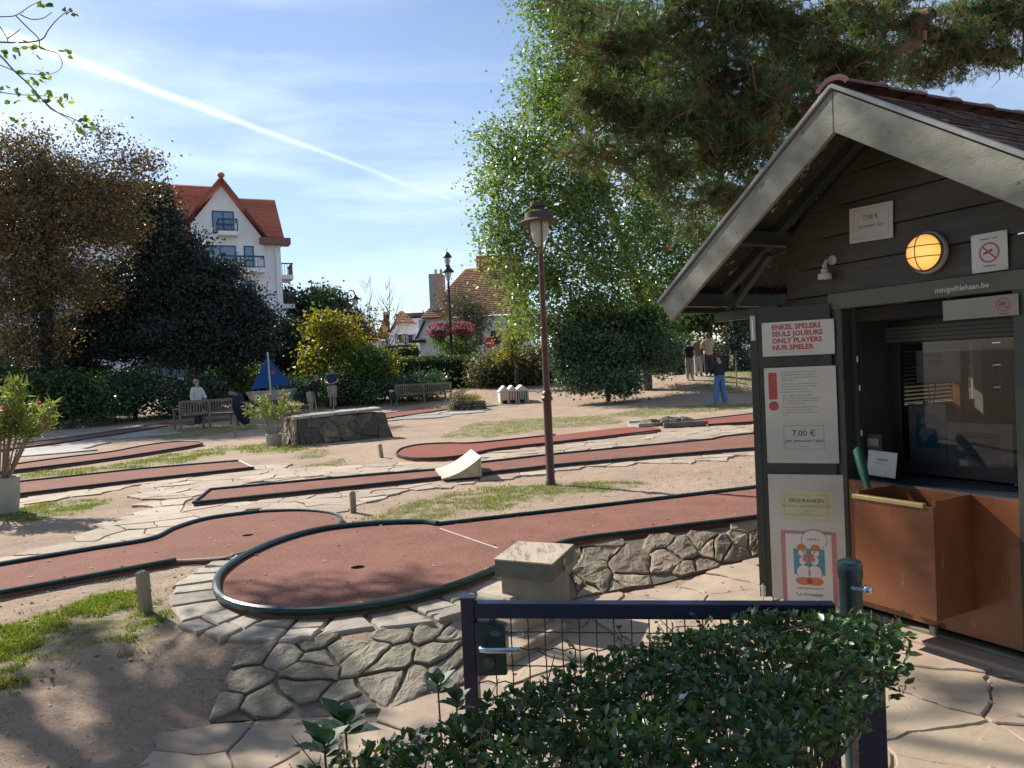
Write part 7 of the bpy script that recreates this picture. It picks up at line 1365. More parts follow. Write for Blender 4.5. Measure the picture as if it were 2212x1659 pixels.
# second gable far left, windows, shop awning
a2 = m(95, 348); MB().extr([(m(20, 480)[0], -.2, ze), (m(175, 480)[0], -.2, ze), (a2[0], -.2, a2[1])], (0, .19, 0)).build('gable_wall', WPL, H.t)
for sg, uu in ((-1, 12), (1, 184)): ft = m(uu, 486); roof_rows(H, (ft[0], -.7, ft[1]), (ft[0], 4.5, ft[1]), (a2[0], 4.5, a2[1] + .5), (a2[0], -.7, a2[1] + .5), 22, RTL, 'gable_roof', .12)
for uu in range(-40, 430, 62):
    for vv in (560, 640, 710): a_ = m(uu, vv); window(H, a_[0], a_[1] - 1.9, a_[0] + 1.5, a_[1], 0.0)
aw0, aw1 = m(-60, 778), m(90, 796); SHOP = mat('shop_dark', (0.03, 0.03, 0.035), (0.05, 0.045, 0.04), .3, 3); MB().slab((aw0[0], -.05, zg), (m(240, 800)[0], -.004, aw1[1] + .1)).build('shop_front', SHOP, H.t)
a_, b_ = m(-60, 766), m(92, 786); MB().hexa([(a_[0], -1.6, b_[1] - .1), (b_[0], -1.6, b_[1] - .1), (b_[0], -.06, b_[1] + .3), (a_[0], -.06, b_[1] + .3), (a_[0], -1.6, b_[1] + .38), (b_[0], -1.6, b_[1] + .38), (b_[0], -.06, b_[1] + .9), (a_[0], -.06, b_[1] + .9)]).build('awning', mat('awning_blue', (0.012, 0.02, 0.05), None, .8), H.t)
text_on('DE CONC', .42, ((m(66, 790, -1.6)[0], -1.61, b_[1] + .13), (1, 0, 0), (0, 0, 1)), PW, H.t)

# white house with half-hipped red roof and shutters
A = Plan(840, 62, (.995, .10), 'shuttered_house', 'small white house with dark outlined shutters and a half-hipped brown roof'); m = A.m
x0 = m(834, 740)[0]; x1 = m(912, 740)[0]; zg = A.zb - .3
MB().extr([(x, 0, z) for x, z in [(x0, zg), (x1, zg)] + [m(912, 735), m(908, 712), m(900, 703), m(858, 703), m(838, 732)]], (0, 7, 0)).build('wall', WPL, A.t)
MB().slab((m(812, 740)[0], .6, zg), (x0, 6, m(812, 735)[1])).build('wall', WPL, A.t)
pkz = m(862, 681); roof_rows(A, (m(856, 703)[0], -.35, m(856, 702)[1]), (m(901, 702)[0], -.35, m(901, 702)[1]), (m(868, 680)[0], 2.2, pkz[1] + .5), (m(862, 680)[0], 2.2, pkz[1] + .5), 9, RTB)
roof_rows(A, (m(834, 738)[0], -.3, m(838, 735)[1]), (m(834, 738)[0], 7, m(838, 735)[1]), (m(863, 681)[0], 7, pkz[1] + .5), (m(863, 681)[0], 2.0, pkz[1] + .5), 14, RTB)
roof_rows(A, (m(811, 735)[0], .3, m(811, 733)[1]), (m(836, 735)[0], .3, m(836, 733)[1]), (m(836, 735)[0], 4, m(836, 684)[1] + .3), (m(826, 735)[0], 4, m(826, 684)[1] + .3), 14, RTB)
MB().extr([(x, -.36, z) for x, z in [m(838, 735), m(858, 703), m(901, 703), m(901, 701), m(857, 701), m(835, 735)]], (0, .12, 0)).build('verge_trim', WPL, A.t)
a_, b_ = m(824, 692), m(836, 674); MB().slab((a_[0], 2.5, a_[1] - 1), (b_[0], 3.3, b_[1])).build('chimney', mat('brick_brown', (0.24, 0.12, 0.08), (0.16, 0.085, 0.06), .9, 8, .4), A.t); q = MB(); [q.tube([(a_[0] + .12 + i * .18, 2.9, b_[1]), (a_[0] + .12 + i * .18, 2.9, b_[1] + .25)], .07, 7) for i in range(3)]; q.build('chimney_pots', RTB, A.t)
for uc in (865, 887):
    a_, b_ = m(uc - 5, 723), m(uc + 5, 741); window(A, a_[0], b_[1], b_[0], a_[1], 0.0, bars=2, fm=mat('frame_dark', (0.02, 0.022, 0.03), None, .5), hbar=2, fw=.05)
    for us in (uc - 11, uc + 6): c_, d_ = m(us, 722), m(us + 5.5, 742); sh = MB().slab((c_[0], -.05, d_[1]), (d_[0], -.004, c_[1])).build('shutter', MATS['frame_dark'], A.t); MB().slab((c_[0] + .06, -.062, d_[1] + .07), (d_[0] - .06, -.052, c_[1] - .07)).build('shutter_panel', WPL, sh)
# big house with the tall chimney
Bq = Plan(915, 57, (.99, -.12), 'chimney_house', 'big white house with a brown tiled roof and a tall two-toned chimney'); m = Bq.m; zg = Bq.zb - .3
MB().slab((m(906, 740)[0], 0, zg), (m(1130, 740)[0], 9, m(915, 690)[1])).build('wall', WPL, Bq.t)
apx = m(987, 595); roof_rows(Bq, (m(912, 690)[0], -.5, m(912, 689)[1]), (m(1140, 690)[0], -.5, m(912, 689)[1]), (m(1140, 600)[0], 4.2, apx[1] + 1.0), (m(987, 595)[0], 4.2, apx[1] + 1.0), 26, RTB)
roof_rows(Bq, (m(912, 690)[0], -.5, m(912, 689)[1]), (m(912, 690)[0], 9, m(912, 689)[1]), (m(987, 595)[0], 4.8, apx[1] + 1.0), (m(987, 595)[0], 4.2, apx[1] + 1.0), 26, RTB)
MB().bar((m(1011, 590)[0], 5.0, apx[1] + 1.5), (m(1110, 588)[0], 5.0, apx[1] + 1.5), 2.0, .9).build('roof', RTL, Bq.t)
a_, b_ = m(928, 660), m(952, 590); CH1 = mat('chimney_grey', (0.42, 0.40, 0.40), None, .9, 4); CH2 = mat('chimney_pink', (0.62, 0.36, 0.28), None, .9, 4)  # left part grey, right part a lighter pink
xm = (a_[0] + b_[0]) / 2 - .05; MB().slab((a_[0], .1, a_[1] - 3), (xm, 1.5, b_[1])).build('chimney', CH1, Bq.t); MB().slab((xm + .002, .098, a_[1] - 3), (b_[0], 1.5, b_[1])).build('chimney', CH2, Bq.t); q = MB(); [q.tube([(a_[0] + .4 + i * .4, .8, b_[1]), (a_[0] + .4 + i * .4, .8, b_[1] + .4)], .1, 8) for i in range(3)]; q.build('chimney_pots', CH1, Bq.t)
a_, b_ = m(887, 737), m(921, 733); MB().slab((a_[0], -.5, b_[1] - .22), (b_[0], .3, b_[1] - .02)).build('ledge', MATS['frame_dark'], Bq.t); MB().bar((m(900, 733)[0], -.2, m(900, 733)[1]), (m(919, 693)[0], -.2, m(919, 693)[1]), .12, .18, (0, 1, 0)).build('verge_board', MATS['frame_dark'], Bq.t)
MB().extr([(x, -.1, z) for x, z in [m(901, 733), m(921, 733), m(921, 692)]], (0, .3, 0)).build('gable_wing', WPL, Bq.t); MB().slab((m(890, 737)[0], .0, zg), (m(906, 740)[0], .3, zg + 1.0)).build('garden_wall', WPL, Bq.t)
for uc in (940, 1020, 1060): a_, b_ = m(uc, 715), m(uc + 22, 745); window(Bq, a_[0], b_[1], b_[0], a_[1], 0.0, bars=1, fm=MATS['frame_dark'])
Cq = Plan(880, 80, (1, 0), 'far_white_house', 'far white house with a pale roof ridge between the two brown roofed houses'); m = Cq.m
MB().slab((m(855, 700)[0], 0, Cq.zb), (m(925, 700)[0], 8, m(925, 686)[1])).build('wall', WPL, Cq.t); a_, b_ = m(856, 686), m(926, 675); MB().slab((a_[0], -.3, a_[1]), (b_[0], 8, b_[1])).build('roof', mat('slate_dark', (0.10, 0.08, 0.09), None, .7), Cq.t)
MB().hexa([(m(845, 690)[0], 1, a_[1]), (m(912, 690)[0], 1, a_[1]), (m(912, 690)[0], 7, a_[1]), (m(845, 690)[0], 7, a_[1]), (m(868, 664)[0], 3.6, m(868, 665)[1]), (m(903, 661)[0], 3.6, m(903, 662)[1]), (m(903, 661)[0], 4.4, m(903, 662)[1]), (m(868, 664)[0], 4.4, m(868, 665)[1])]).build('pale_roof', mat('pale_roof', (0.70, 0.72, 0.74), None, .6), Cq.t)
Dq = Plan(700, 60, (1, .05), 'garden_house', 'small low house with a brown roof half hidden by the yellow maple shrub'); m = Dq.m; MB().slab((m(715, 740)[0], 0, Dq.zb - .2), (m(815, 740)[0], 6, m(720, 738)[1])).build('wall', WPL, Dq.t); roof_rows(Dq, (m(712, 740)[0], -.3, m(712, 739)[1]), (m(820, 740)[0], -.3, m(712, 739)[1]), (m(800, 740)[0], 3, m(740, 712)[1] + .3), (m(730, 740)[0], 3, m(740, 712)[1] + .3), 10, RTB)
Eq = Plan(1600, 62, (1, 0), 'right_house', 'distant house with an orange roof glimpsed right of the mound'); m = Eq.m; MB().slab((m(1560, 740)[0], 0, Eq.zb - .2), (m(1760, 740)[0], 6, m(1600, 722)[1])).build('wall', WPL, Eq.t); roof_rows(Eq, (m(1555, 740)[0], -.3, m(1600, 723)[1]), (m(1770, 740)[0], -.3, m(1600, 723)[1]), (m(1750, 740)[0], 3, m(1600, 680)[1]), (m(1575, 740)[0], 3, m(1600, 680)[1]), 10, RTL)

# ------------------------------------------------------------------ street lamps, sign, baskets
LK = mat('lamp_black_brown', (0.045, 0.03, 0.03), (0.03, 0.022, 0.022), .45, 4)
p = at(977, 790, 42); z0 = hz(p.x, 42); sl_ = thing('street_lamp', 'tall dark street lamp with two tiers of lanterns carrying the flower baskets', 'street lamp', (p.x, 42, z0)); k = 42 / F
def zz(v): return at(972, v, 42).z - z0
MB().lathe([(.13, -.1), (.12, .8), (.085, .9), (.075, zz(640)), (.05, zz(600))], n=14).build('pole', LK, sl_, smooth=True)
MB().lathe([(.05, zz(600)), (.045, zz(575)), (.07, zz(573)), (.06, zz(556)), (.03, zz(550)), (.005, zz(534))], n=12).build('finial', LK, sl_, smooth=True)
for v0 in (588, 556):
    z = zz(v0); n = 3 if v0 == 588 else 2; o_ = .0
    h = MB().lathe([(.06, z + .42), (.13, z + .38), (.14, z + .28), (.20, z + .20), (.33, z + .06), (.34, z), (.08, z + .03)] if v0 == 588 else [(.05, z + .3), (.10, z + .26), (.16, z + .18), (.25, z + .04), (.26, z), (.06, z + .03)], n=16).build('lantern_hood', LK, sl_, smooth=True)
    MB().lathe([(.20 if v0 == 588 else .15, z - .02), (.17, z - .2), (.10, z - .42), (.06, z - .5)], n=14).build('lantern_glass', gl, h, smooth=True)
FPN = leafmat('petunia', [(0.28, 0.015, 0.04), (0.42, 0.05, 0.10), (0.16, 0.012, 0.03), (0.62, 0.52, 0.52), (0.34, 0.06, 0.12), (0.05, 0.08, 0.03)], .6, .35, (1.2, 1, 1))
for i, (u, v, lab) in enumerate([(948, 714, 'hanging basket of red and pink flowers on the left side of the street lamp'), (1000, 712, 'hanging basket of red and white flowers on the right side of the street lamp')]):
    c = at(u, v, 42); t_ = thing('flower_basket', lab, 'flower basket', c, group='flower baskets on the street lamp'); MB().lathe([(.05, -.42), (.38, -.2), (.45, .0), (.40, .02)], n=14).build('basket', TW, t_, smooth=True); MB().bar((0, 0, .35), (at(975, 700, 42).x - c.x, 0, .35), .05, .05).build('bracket', LK, t_)
    rg = np.random.default_rng(i + 70); n = 1500; d = rg.normal(0, 1, (n, 3)); d /= np.linalg.norm(d, axis=1, keepdims=True); P = np.array(c) + d * [.62, .55, .40] * rg.uniform(.85, 1.05, (n, 1)); scatter('flowers', *LEAF4, P, rot_from(d + rg.normal(0, .6, (n, 3)), rg.uniform(0, 6, n)), rg.uniform(.07, .12, n), FPN, t_)['kind'] = 'stuff'
    n = 260; P = np.array(c) + rg.normal(0, 1, (n, 3)) * [.22, .2, .13] + [0, 0, -.5]; scatter('foliage', *LEAF4, P, rot_from(rg.normal(0, 1, (n, 3)), rg.uniform(0, 6, n)), rg.uniform(.08, .14, n), LMID, t_)['kind'] = 'stuff'
p = at(757, 780, 46); z0 = hz(p.x, 46); hl = thing('street_lamp', 'dark hook-armed street lamp rising behind the yellow maple shrub', 'street lamp', (p.x, 46, z0)); q = MB(); H_ = at(757, 640, 46).z - z0; MB().tube([(0, 0, 0), (0, 0, H_)], [.09, .06], 10).build('pole', LK, hl, smooth=True)
k = 46 / F; pts = [(0 + 8.5 * k - 8.5 * k * math.cos(a), 0, H_ + 13 * k * math.sin(a)) for a in np.linspace(0, math.pi, 12)]; MB().tube([(0, 0, H_ - .3)] + pts, .035, 7).build('hook_arm', LK, hl, smooth=True); e = pts[-1]
h = MB().lathe([(.05, .25), (.12, .12), (.28, 0), (.30, -.05), (.1, -.02)], (e[0], 0, e[2] - .15), n=14).build('lantern_hood', LK, hl, smooth=True); MB().lathe([(.16, 0), (.15, -.2), (.06, -.33)], (e[0], 0, e[2] - .2), n=12).build('lantern_glass', gl, h, smooth=True)
p = at(1058, 741, 44.3); z0 = hz(p.x, 44.3); ns = thing('no_entry_sign', 'round red no-entry sign with a white bar at the street', 'road sign', (p.x, 44.3, z0)); zc = p.z - z0; MB().tube([(0, 0, 0), (0, 0, zc + .2)], .035, 8).build('pole', mat('galvanised', (0.35, 0.35, 0.36), None, .4, metallic=.6), ns, smooth=True)
A_ = np.linspace(0, 2 * math.pi, 29)[:-1]; MB().extr([(.32 * math.cos(a), -.045, zc + .32 * math.sin(a)) for a in A_], (0, -.015, 0)).build('disc', plainmat('road_sign_red', (.55, .02, .02), .4), ns); MB().slab((-.24, -.068, zc - .055), (.24, -.062, zc + .055)).build('bar', PW, ns)
p = at(596, 790, 41); pk_ = thing('pink_board', 'pale pink panel showing above the hedge left of the man in a cap', 'panel', (p.x, 41, hz(p.x, 41))); MB().slab((-.42, 0, 0), (.30, .08, at(596, 764, 41).z - hz(p.x, 41))).build('panel', mat('pale_pink', (0.60, 0.44, 0.52), None, .7), pk_)

# ------------------------------------------------------------------ cars
TYR = mat('tyre', (0.02, 0.02, 0.02), None, .8); CGL = mat('car_glass', (0.02, 0.03, 0.035), None, .06, spec=1.0)
def car(u, Y, label, colour, L_=4.3, Hc=1.47, van=False, rot=0.0, name='parked_car'):
    p = at(u, 790, Y); c = thing(name, label, 'van' if van else 'car', (p.x, Y, hz(p.x, Y) + .01), rot); W_ = 1.75; h = L_ / 2
    pm = mat('paint_' + label.split()[0] + str(int(Y)), colour, None, .25, 2, coat=.8)
    low = [(-h, .35), (-h, .70), (-h + .12, .86), (-h + .9, .95), (h - .6, .98), (h - .05, .85), (h, .55), (h - .05, .3)]
    cab = [(-h + .95, .94), (-h + (1.3 if van else 1.65), Hc), (h - (.25 if van else 1.2), Hc + (.35 if van else 0)), (h - (.08 if van else .45), .97)]
    if van: cab[1] = (-h + 1.3, Hc + .3)
    MB().extr([(x, -W_ / 2, z) for x, z in low], (0, W_, 0)).build('body', pm, c, bevel=.05)
    q = MB(); n = 4; vs = [(x, -W_ / 2 + .02, z) if z < 1.1 else (x, -W_ / 2 + .20, z) for x, z in cab] + [(x, W_ / 2 - .02, z) if z < 1.1 else (x, W_ / 2 - .20, z) for x, z in cab]; q.add(vs, [(0, 1, 2, 3), (7, 6, 5, 4)] + [(i, (i + 1) % 4, 4 + (i + 1) % 4, 4 + i) for i in range(4)]); q.build('cabin', CGL, c, bevel=.04)
    x0, x1, zr = cab[1][0], cab[2][0], cab[1][1]; MB().hexa([(x0 - .02, -W_ / 2 + .2, zr - .02), (x1 + .02, -W_ / 2 + .2, cab[2][1] - .02), (x1 + .02, W_ / 2 - .2, cab[2][1] - .02), (x0 - .02, W_ / 2 - .2, zr - .02), (x0 + .15, -W_ / 2 + .3, zr + .06), (x1 - .15, -W_ / 2 + .3, cab[2][1] + .06), (x1 - .15, W_ / 2 - .3, cab[2][1] + .06), (x0 + .15, W_ / 2 - .3, zr + .06)]).build('roof', pm, c, bevel=.03)
    for x in (-h + .85, h - .85):
        for y in (-W_ / 2 + .04, W_ / 2 - .04):
            w = MB().tube([(x, y - .1, .32), (x, y + .1, .32)], .32, 18).build('wheel', TYR, c, smooth=True); MB().tube([(x, y - .11, .32), (x, y + .11, .32)], .19, 12).build('rim', MATS['galvanised'], w)
    for y in (-.6, .6): MB().box((-h - .0, y, .66), (.06, .32, .14)).build('headlight', PLAST, c, bevel=.02)
    return c
car(505, 46.5, 'red parked car whose roof shows between the yew and the blue sail', (0.32, 0.02, 0.025)); car(690, 46.5, 'dark blue van behind the hedge left of the yellow maple shrub', (0.03, 0.05, 0.16), 4.6, 1.6, True); car(955, 46.8, 'crimson parked car whose roof shows under the flower baskets', (0.45, 0.03, 0.05), 4.3, 1.50)
car(335, 46.5, 'white van seen under the dark yew branches', (0.62, 0.64, 0.68), 4.8, 1.7, True, .05); car(1640, 47, 'blue car glimpsed at the far right beside the door leaf', (0.06, 0.12, 0.30), 4.2, 1.45)

# ------------------------------------------------------------------ people
SKIN = mat('skin', (0.50, 0.29, 0.21), (0.44, 0.25, 0.18), .55, 6)
BASE_J = dict(pelvis=(0, 0, .93, .128), waist=(0, 0, 1.10, .118), chest=(0, -.005, 1.30, .135), neck0=(0, 0, 1.44, .062), neck=(0, -.01, 1.50, .052), jaw=(0, -.03, 1.565, .068), head=(0, -.005, 1.63, .092), crown=(0, .01, 1.69, .078),
    shl=(-.165, 0, 1.385, .068), ell=(-.235, .02, 1.14, .044), wrl=(-.25, -.05, .92, .030), hal=(-.25, -.07, .84, .034), shr=(.165, 0, 1.385, .068), elr=(.235, .02, 1.14, .044), wrr=(.25, -.05, .92, .030), har=(.25, -.07, .84, .034),
    hil=(-.085, 0, .88, .092), knl=(-.095, -.02, .49, .060), anl=(-.10, .02, .09, .042), tol=(-.11, -.13, .035, .036), hir=(.085, 0, .88, .092), knr=(.095, -.02, .49, .060), anr=(.10, .02, .09, .042), tor=(.11, -.13, .035, .036))
BONES = [('pelvis', 'waist'), ('waist', 'chest'), ('chest', 'neck0'), ('neck0', 'neck'), ('neck', 'jaw'), ('jaw', 'head'), ('head', 'crown'), ('chest', 'shl'), ('shl', 'ell'), ('ell', 'wrl'), ('wrl', 'hal'), ('chest', 'shr'), ('shr', 'elr'), ('elr', 'wrr'), ('wrr', 'har'), ('pelvis', 'hil'), ('hil', 'knl'), ('knl', 'anl'), ('anl', 'tol'), ('pelvis', 'hir'), ('hir', 'knr'), ('knr', 'anr'), ('anr', 'tor')]
def person(label, loc, heading, height, pose, clothes, hair=(.12, .08, .05), hairlen=.0, cap=None, loose=1.0, shoes=(.6, .6, .6)):
    """body grown from a posed skeleton; clothes are offset copies of its own surface"""
    J = {k: list(v) for k, v in BASE_J.items()}
    for k, v in pose.items(): J[k][:3] = v
    t = thing('person', label, 'person', loc, heading); s = height / 1.77; names = list(J); me = bpy.data.meshes.new('body'); me.from_pydata([tuple(c * s for c in J[k][:3]) for k in names], [(names.index(a), names.index(b_)) for a, b_ in BONES], []); me.update()
    ob = bpy.data.objects.new('tmp', me); COL.objects.link(ob); ob.modifiers.new('s', 'SKIN').use_smooth_shade = True; sb = ob.modifiers.new('u', 'SUBSURF'); sb.levels = 2
    sv_ = me.skin_vertices[0].data
    for i, k in enumerate(names): r_ = J[k][3] * s; sv_[i].radius = (r_ * (1.22 if k in ('chest', 'pelvis', 'waist') else 1), r_ * (.86 if k in ('chest', 'pelvis', 'waist') else 1)); sv_[i].use_root = (k == 'pelvis')
    dg = bpy.context.evaluated_depsgraph_get(); dg.update(); bm_ = bpy.data.meshes.new_from_object(ob.evaluated_get(dg)); bpy.data.objects.remove(ob); bm_.materials.clear()
    body = link('body', bm_, SKIN, t, True); V = np.empty(len(bm_.vertices) * 3); bm_.vertices.foreach_get('co', V); V = V.reshape(-1, 3); Nn = np.array([v.normal[:] for v in bm_.vertices])
    best = np.full(len(V), 1e9); own = np.zeros(len(V), int); par = np.zeros(len(V))
    for bi, (a, b_) in enumerate(BONES):
        A_, B_ = np.array(J[a][:3]) * s, np.array(J[b_][:3]) * s; ab = B_ - A_; tt_ = np.clip(((V - A_) @ ab) / (ab @ ab), 0, 1); d = np.linalg.norm(V - (A_ + tt_[:, None] * ab), axis=1) / (J[a][3] * (1 - tt_) + J[b_][3] * tt_); w = d < best; best[w] = d[w]; own[w] = bi; par[w] = tt_[w]
    bn = [a + '-' + b_ for a, b_ in BONES]
    def cover(name, test, off, m, ry=1.0):
        ok = np.array([test(bn[o_], p_, v) for o_, p_, v in zip(own, par, V / s)]); fs = [tuple(p.vertices) for p in bm_.polygons if all(ok[i] for i in p.vertices)]
        if not fs: return
        use = sorted({i for f in fs for i in f}); mp = {i: k for k, i in enumerate(use)}; off_ = off(V / s) if callable(off) else np.full(len(V), off); vs = [tuple(V[i] + Nn[i] * off_[i] * s) for i in use]; q = bpy.data.meshes.new(name); q.from_pydata(vs, [], [tuple(mp[i] for i in f) for f in fs]); q.update(); link(name, q, m, t, True)
    for nm, test, off, m in clothes: cover(nm, test, off, m)
    hm = mat('hair_%d_%d' % (int(hair[0] * 1000), int(hair[2] * 1000)), hair, [c * .7 for c in hair], .6, 30); hz0 = J['head'][2]; hd_ = np.array(J['head'][:3])
    q = MB(); q.sphere(tuple((hd_ + np.array([0, .026, .030])) * s), .108 * s, 14, 10, (.98, 1.0, 1.02 + hairlen)); q.v = [(a, b_, c_) if c_ > (hz0 + .0 - hairlen) * s or b_ > (hd_[1] + .03) * s else (a * .9, b_ + .03 * s, c_) for a, b_, c_ in q.v]; q.build('hair', hm, t, smooth=True)
    if hairlen > .05: q = MB(); q.tube([tuple((np.array([0, .055, .03]) + hd_) * s), tuple((np.array([0, .085, -.06]) + hd_) * s), tuple((np.array([0, .085, -.06 - hairlen]) + hd_) * s)], [.075 * s, .085 * s, .035 * s], 10); q.build('hair_back', hm, t, smooth=True)
    if cap: MB().lathe([(.102 * s, .03 * s), (.102 * s, .07 * s), (.085 * s, .115 * s), (.04 * s, .135 * s), (.001, .137 * s)], tuple(hd_ * s), n=16).add([tuple((hd_ + np.array(q)) * s) for q in ((-.08, -.07, .035), (.08, -.07, .035), (.06, -.19, .02), (-.06, -.19, .02), (-.08, -.07, .045), (.08, -.07, .045), (.06, -.19, .03), (-.06, -.19, .03))], [(0, 3, 2, 1), (4, 5, 6, 7), (0, 1, 5, 4), (1, 2, 6, 5), (2, 3, 7, 6), (3, 0, 4, 7)]).build('cap', mat('cap_' + str(cap[0]), cap, None, .8), t, smooth=False)
    q = MB(); c = hd_ * s; q.add([tuple(c + np.array(p) * s) for p in ((0, -.118, -.012), (-.014, -.088, -.02), (.014, -.088, -.02), (0, -.088, .025))], [(0, 1, 3), (0, 3, 2), (0, 2, 1)]); q.build('nose', SKIN, t)
    for sx in (-1, 1): MB().sphere(tuple(c + np.array([sx * .032, -.083, .012]) * s), .009 * s, 6, 4).build('eye', INK, t); MB().sphere(tuple(c + np.array([sx * .092, .0, -.005]) * s), .022 * s, 6, 5, (.4, .8, 1.2)).build('ear', SKIN, t)
    MB().bar(tuple(c + np.array([-.024, -.086, -.045]) * s), tuple(c + np.array([.024, -.086, -.045]) * s), .008 * s, .007 * s).build('mouth', mat('lips', (.35, .13, .11)), t)
    sm = mat('shoe_%d' % int(shoes[0] * 1000), shoes, None, .6)
    cover('shoes', lambda b_, p_, v: b_ in ('anl-tol', 'anr-tor') or (b_ in ('knl-anl', 'knr-anr') and p_ > .93), .012, sm)
    for sd, x in (('l', -1), ('r', 1)):
        h0, w0 = np.array(J['ha' + sd][:3]) * s, np.array(J['wr' + sd][:3]) * s; d = (h0 - w0); d /= max(np.linalg.norm(d), 1e-6); sd_ = np.cross(d, [0, 0, 1.0]); sd_ = sd_ / max(np.linalg.norm(sd_), 1e-6) if np.linalg.norm(sd_) > .1 else np.array([0, 1.0, 0])
        for i in range(4): o0 = h0 + sd_ * (i - 1.5) * .017 * s; MB().tube([tuple(o0), tuple(o0 + d * .045 * s), tuple(o0 + d * (.07 + .008 * (i in (1, 2))) * s + np.array([0, -.012 * s, 0]))], [.009 * s, .0085 * s, .006 * s], 6).build('finger', SKIN, t, smooth=True)
        MB().tube([tuple(h0 - d * .02 * s), tuple(h0 + sd_ * .035 * s + d * .025 * s)], [.011 * s, .007 * s], 6).build('thumb', SKIN, t, smooth=True)
    return t
TORSO = {'pelvis-waist', 'waist-chest', 'chest-neck0', 'chest-shl', 'chest-shr'}; HIPS = {'pelvis-hil', 'pelvis-hir'}
def top_(sleeve=.6, hem=.86, neck=1.45): return lambda b_, p_, v: ((b_ in TORSO and v[2] > hem) or (b_ in HIPS and v[2] > hem) or (b_ in ('shl-ell', 'shr-elr') and p_ < (sleeve if sleeve < 1 else 2)) or (sleeve >= 1 and b_ in ('ell-wrl', 'elr-wrr') and p_ < (sleeve - 1) + .9)) and not (b_ == 'chest-neck0' and v[2] > neck)
def leg_(bot=.0, waist=1.0): return lambda b_, p_, v: (b_ in HIPS) or (b_ == 'pelvis-waist' and v[2] < waist) or (b_ in ('hil-knl', 'hir-knr')) and v[2] > bot or (b_ in ('knl-anl', 'knr-anr') and v[2] > bot)
def cl(n, c, r=.8): return mat('cloth_' + n, c, [q * .75 for q in c], r, 9, .3)
def ppos(u, Y, z=None): p = at(u, 800, Y); return (p.x, Y, hz(p.x, Y) if z is None else z)
flare = lambda V: .018 + .05 * np.clip((.9 - V[:, 2]) / .8, 0, 1) ** 1.5
person('grey haired woman in a white top holding a club behind the left bench', ppos(423, 25.6), math.radians(65), 1.60, dict(elr=(.22, -.12, 1.14), wrr=(.14, -.26, 1.0), har=(.12, -.30, .96)),
       [('white_top', top_(1.0, .72), .030, cl('white', (.62, .62, .62))), ('dark_trousers', leg_(.09), .02, cl('charcoal', (.04, .04, .05)))], (.26, .22, .18), .03)
person('man in a navy t-shirt and pale shorts looking down at his hands', ppos(716, 32.0), 0.05, 1.76, dict(elr=(.27, -.04, 1.15), wrr=(.10, -.24, 1.06), har=(.05, -.26, 1.05), ell=(-.27, -.04, 1.15), wrl=(-.12, -.24, 1.05), hal=(-.06, -.27, 1.05), jaw=(0, -.055, 1.56), head=(0, -.045, 1.625), crown=(0, -.02, 1.69)),
       [('navy_tshirt', top_(.62, .84), .032, cl('navy', (.022, .04, .10))), ('pale_shorts', leg_(.46), .035, cl('stone', (.42, .39, .34)))], (.03, .02, .02), 0, shoes=(.05, .05, .05))
person('player in a dark top and khaki shorts bending over a putter', ppos(668, 30.4), math.radians(82), 1.66, dict(waist=(0, -.06, 1.08), chest=(0, -.16, 1.24), neck0=(0, -.22, 1.36), neck=(0, -.25, 1.41), jaw=(0, -.30, 1.45), head=(0, -.31, 1.52), crown=(0, -.31, 1.585), shl=(-.165, -.19, 1.31), shr=(.165, -.19, 1.31), ell=(-.20, -.24, 1.06), elr=(.20, -.24, 1.06), wrl=(-.05, -.34, .88), hal=(-.02, -.36, .82), wrr=(.06, -.34, .86), har=(.03, -.36, .80), pelvis=(0, .05, .92), hil=(-.085, .05, .87), hir=(.085, .05, .87)),
       [('dark_top', top_(1.0, .86), .026, cl('black', (.014, .016, .022))), ('khaki_shorts', leg_(.50), .035, cl('khaki', (.42, .38, .27)))], (.28, .19, .11), .02)
pu = thing('putter', 'thin steel putter held by the bending player in khaki shorts', 'putter', ppos(680, 30.4)); MB().tube([(-.08, 0, .85), (.02, 0, .03)], .012, 6).build('shaft', WH, pu); MB().slab((-.02, -.05, .0), (.10, .02, .035)).build('club_head', CHR, pu)
pu = thing('putter', 'thin steel putter standing in front of the man in the navy t-shirt', 'putter', ppos(717, 31.6)); MB().tube([(0, 0, 1.0), (.0, 0, .03)], .012, 6).build('shaft', WH, pu); MB().slab((-.06, -.02, .0), (.05, .02, .035)).build('club_head', CHR, pu)
person('man in a grey t-shirt and pale cap walking along the street', ppos(622, 41.6), math.radians(60), 1.80, {}, [('grey_tshirt', top_(.6, .84), .03, cl('lightgrey', (.38, .40, .42))), ('trousers', leg_(.1), .02, cl('darkblue', (.04, .05, .08)))], (.2, .16, .12), 0, (.45, .43, .40))
person('woman with long brown hair on the street beside the dark blue van', ppos(656, 42), math.radians(30), 1.62, {}, [('top', top_(1.0, .84), .028, cl('brown', (.10, .06, .05))), ('trousers', leg_(.1), .02, cl('darkblue', (.04, .05, .08)))], (.10, .045, .03), .2)
person('woman in a black top and beige trousers, left one of the three on the mound', ppos(1490, 31.6), math.radians(150), 1.68, dict(elr=(.25, -.05, 1.15), wrr=(.18, -.22, 1.1), har=(.14, -.28, 1.1)), [('black_top', top_(.4, .86), .026, cl('black', (.014, .016, .022))), ('beige_trousers', leg_(.09), .028, cl('beige', (.36, .30, .24)))], (.16, .08, .04), .05, shoes=(.7, .7, .7))
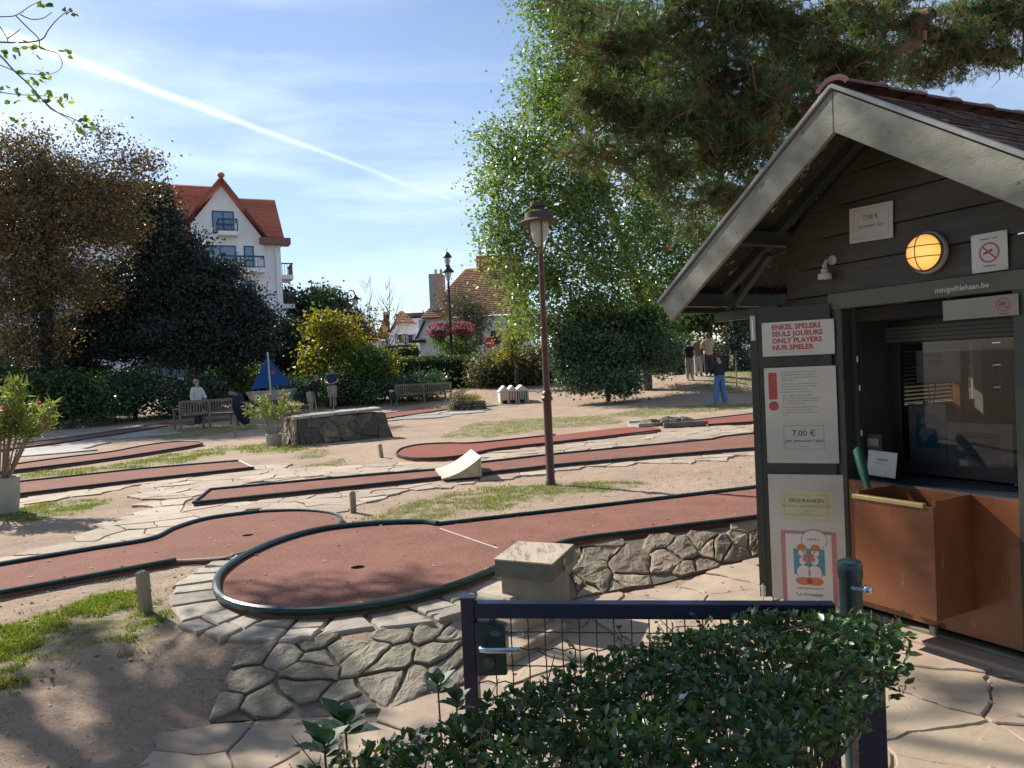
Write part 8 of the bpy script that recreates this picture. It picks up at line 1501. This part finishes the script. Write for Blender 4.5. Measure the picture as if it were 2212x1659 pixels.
person('blonde woman in a grey-green jumper and white trousers, middle one of the three', ppos(1509, 32.4), math.radians(155), 1.72, dict(elr=(.25, -.05, 1.15), wrr=(.16, -.22, 1.05), har=(.10, -.28, 1.05)), [('jumper', top_(1.0, .84), .032, cl('sage', (.17, .18, .15))), ('white_trousers', leg_(.12), .028, cl('offwhite', (.55, .53, .48)))], (.38, .27, .14), .06, shoes=(.08, .07, .07))
person('man in a beige t-shirt and cap, right one of the three on the mound', ppos(1531, 32.0), math.radians(190), 1.84, dict(elr=(.26, -.06, 1.18), wrr=(.20, -.24, 1.12), har=(.16, -.30, 1.12), ell=(-.26, -.06, 1.18), wrl=(-.18, -.24, 1.12), hal=(-.14, -.30, 1.12)), [('beige_tshirt', top_(.62, .84), .036, cl('tan', (.46, .34, .23))), ('dark_trousers', leg_(.1), .03, cl('charcoal', (.04, .04, .05)))], (.14, .09, .05), 0, (.22, .18, .12))
person('woman in wide blue jeans and a black off-shoulder top seen from behind', tuple(T(1556, 872)), math.radians(188), 1.72, dict(knl=(-.12, -.02, .49), anl=(-.17, .02, .09), tol=(-.19, -.13, .035), knr=(.12, -.02, .49), anr=(.16, .02, .09), tor=(.20, -.12, .035), elr=(.25, -.04, 1.15), wrr=(.14, -.22, 1.06), har=(.08, -.26, 1.05), ell=(-.25, -.04, 1.15), wrl=(-.16, -.22, 1.06), hal=(-.1, -.26, 1.05)), [('lace_top', top_(1.0, .93, 1.36), .034, cl('lace', (.028, .022, .030))), ('blue_jeans', leg_(.07), flare, cl('denim', (.10, .20, .40)))], (.09, .045, .03), .05, shoes=(.55, .55, .55))
w = K3(-.50, 1.25, .06); sell = person('person sitting behind the counter inside the dark kiosk', (w.x, w.y, -.24), KROT + .9, 1.7, dict(wrr=(.14, -.26, 1.02), har=(.08, -.32, 1.0), wrl=(-.14, -.26, 1.02), hal=(-.08, -.32, 1.0), hil=(-.09, -.04, .86), hir=(.09, -.04, .86), knl=(-.12, -.42, .86), knr=(.12, -.42, .86), anl=(-.11, -.42, .45), anr=(.11, -.42, .45), tol=(-.11, -.55, .40), tor=(.11, -.55, .40)), [('shirt', top_(.6, .84), .03, cl('black', (.014, .016, .022))), ('trousers', leg_(.4), .02, cl('charcoal', (.04, .04, .05)))], (.05, .04, .03), 0)
ch = thing('stool', 'dark stool under the person inside the kiosk', 'stool', (w.x, w.y, .06), KROT + .9); MB().lathe([(.17, .46), (.18, .48), (.18, .51), (.001, .52)], n=18).build('seat', FR, ch, smooth=True); [MB().tube([(.13 * a, .13 * b_, .46), (.17 * a, .17 * b_, 0)], .014, 7).build('leg', FR, ch) for a in (-1, 1) for b_ in (-1, 1)]
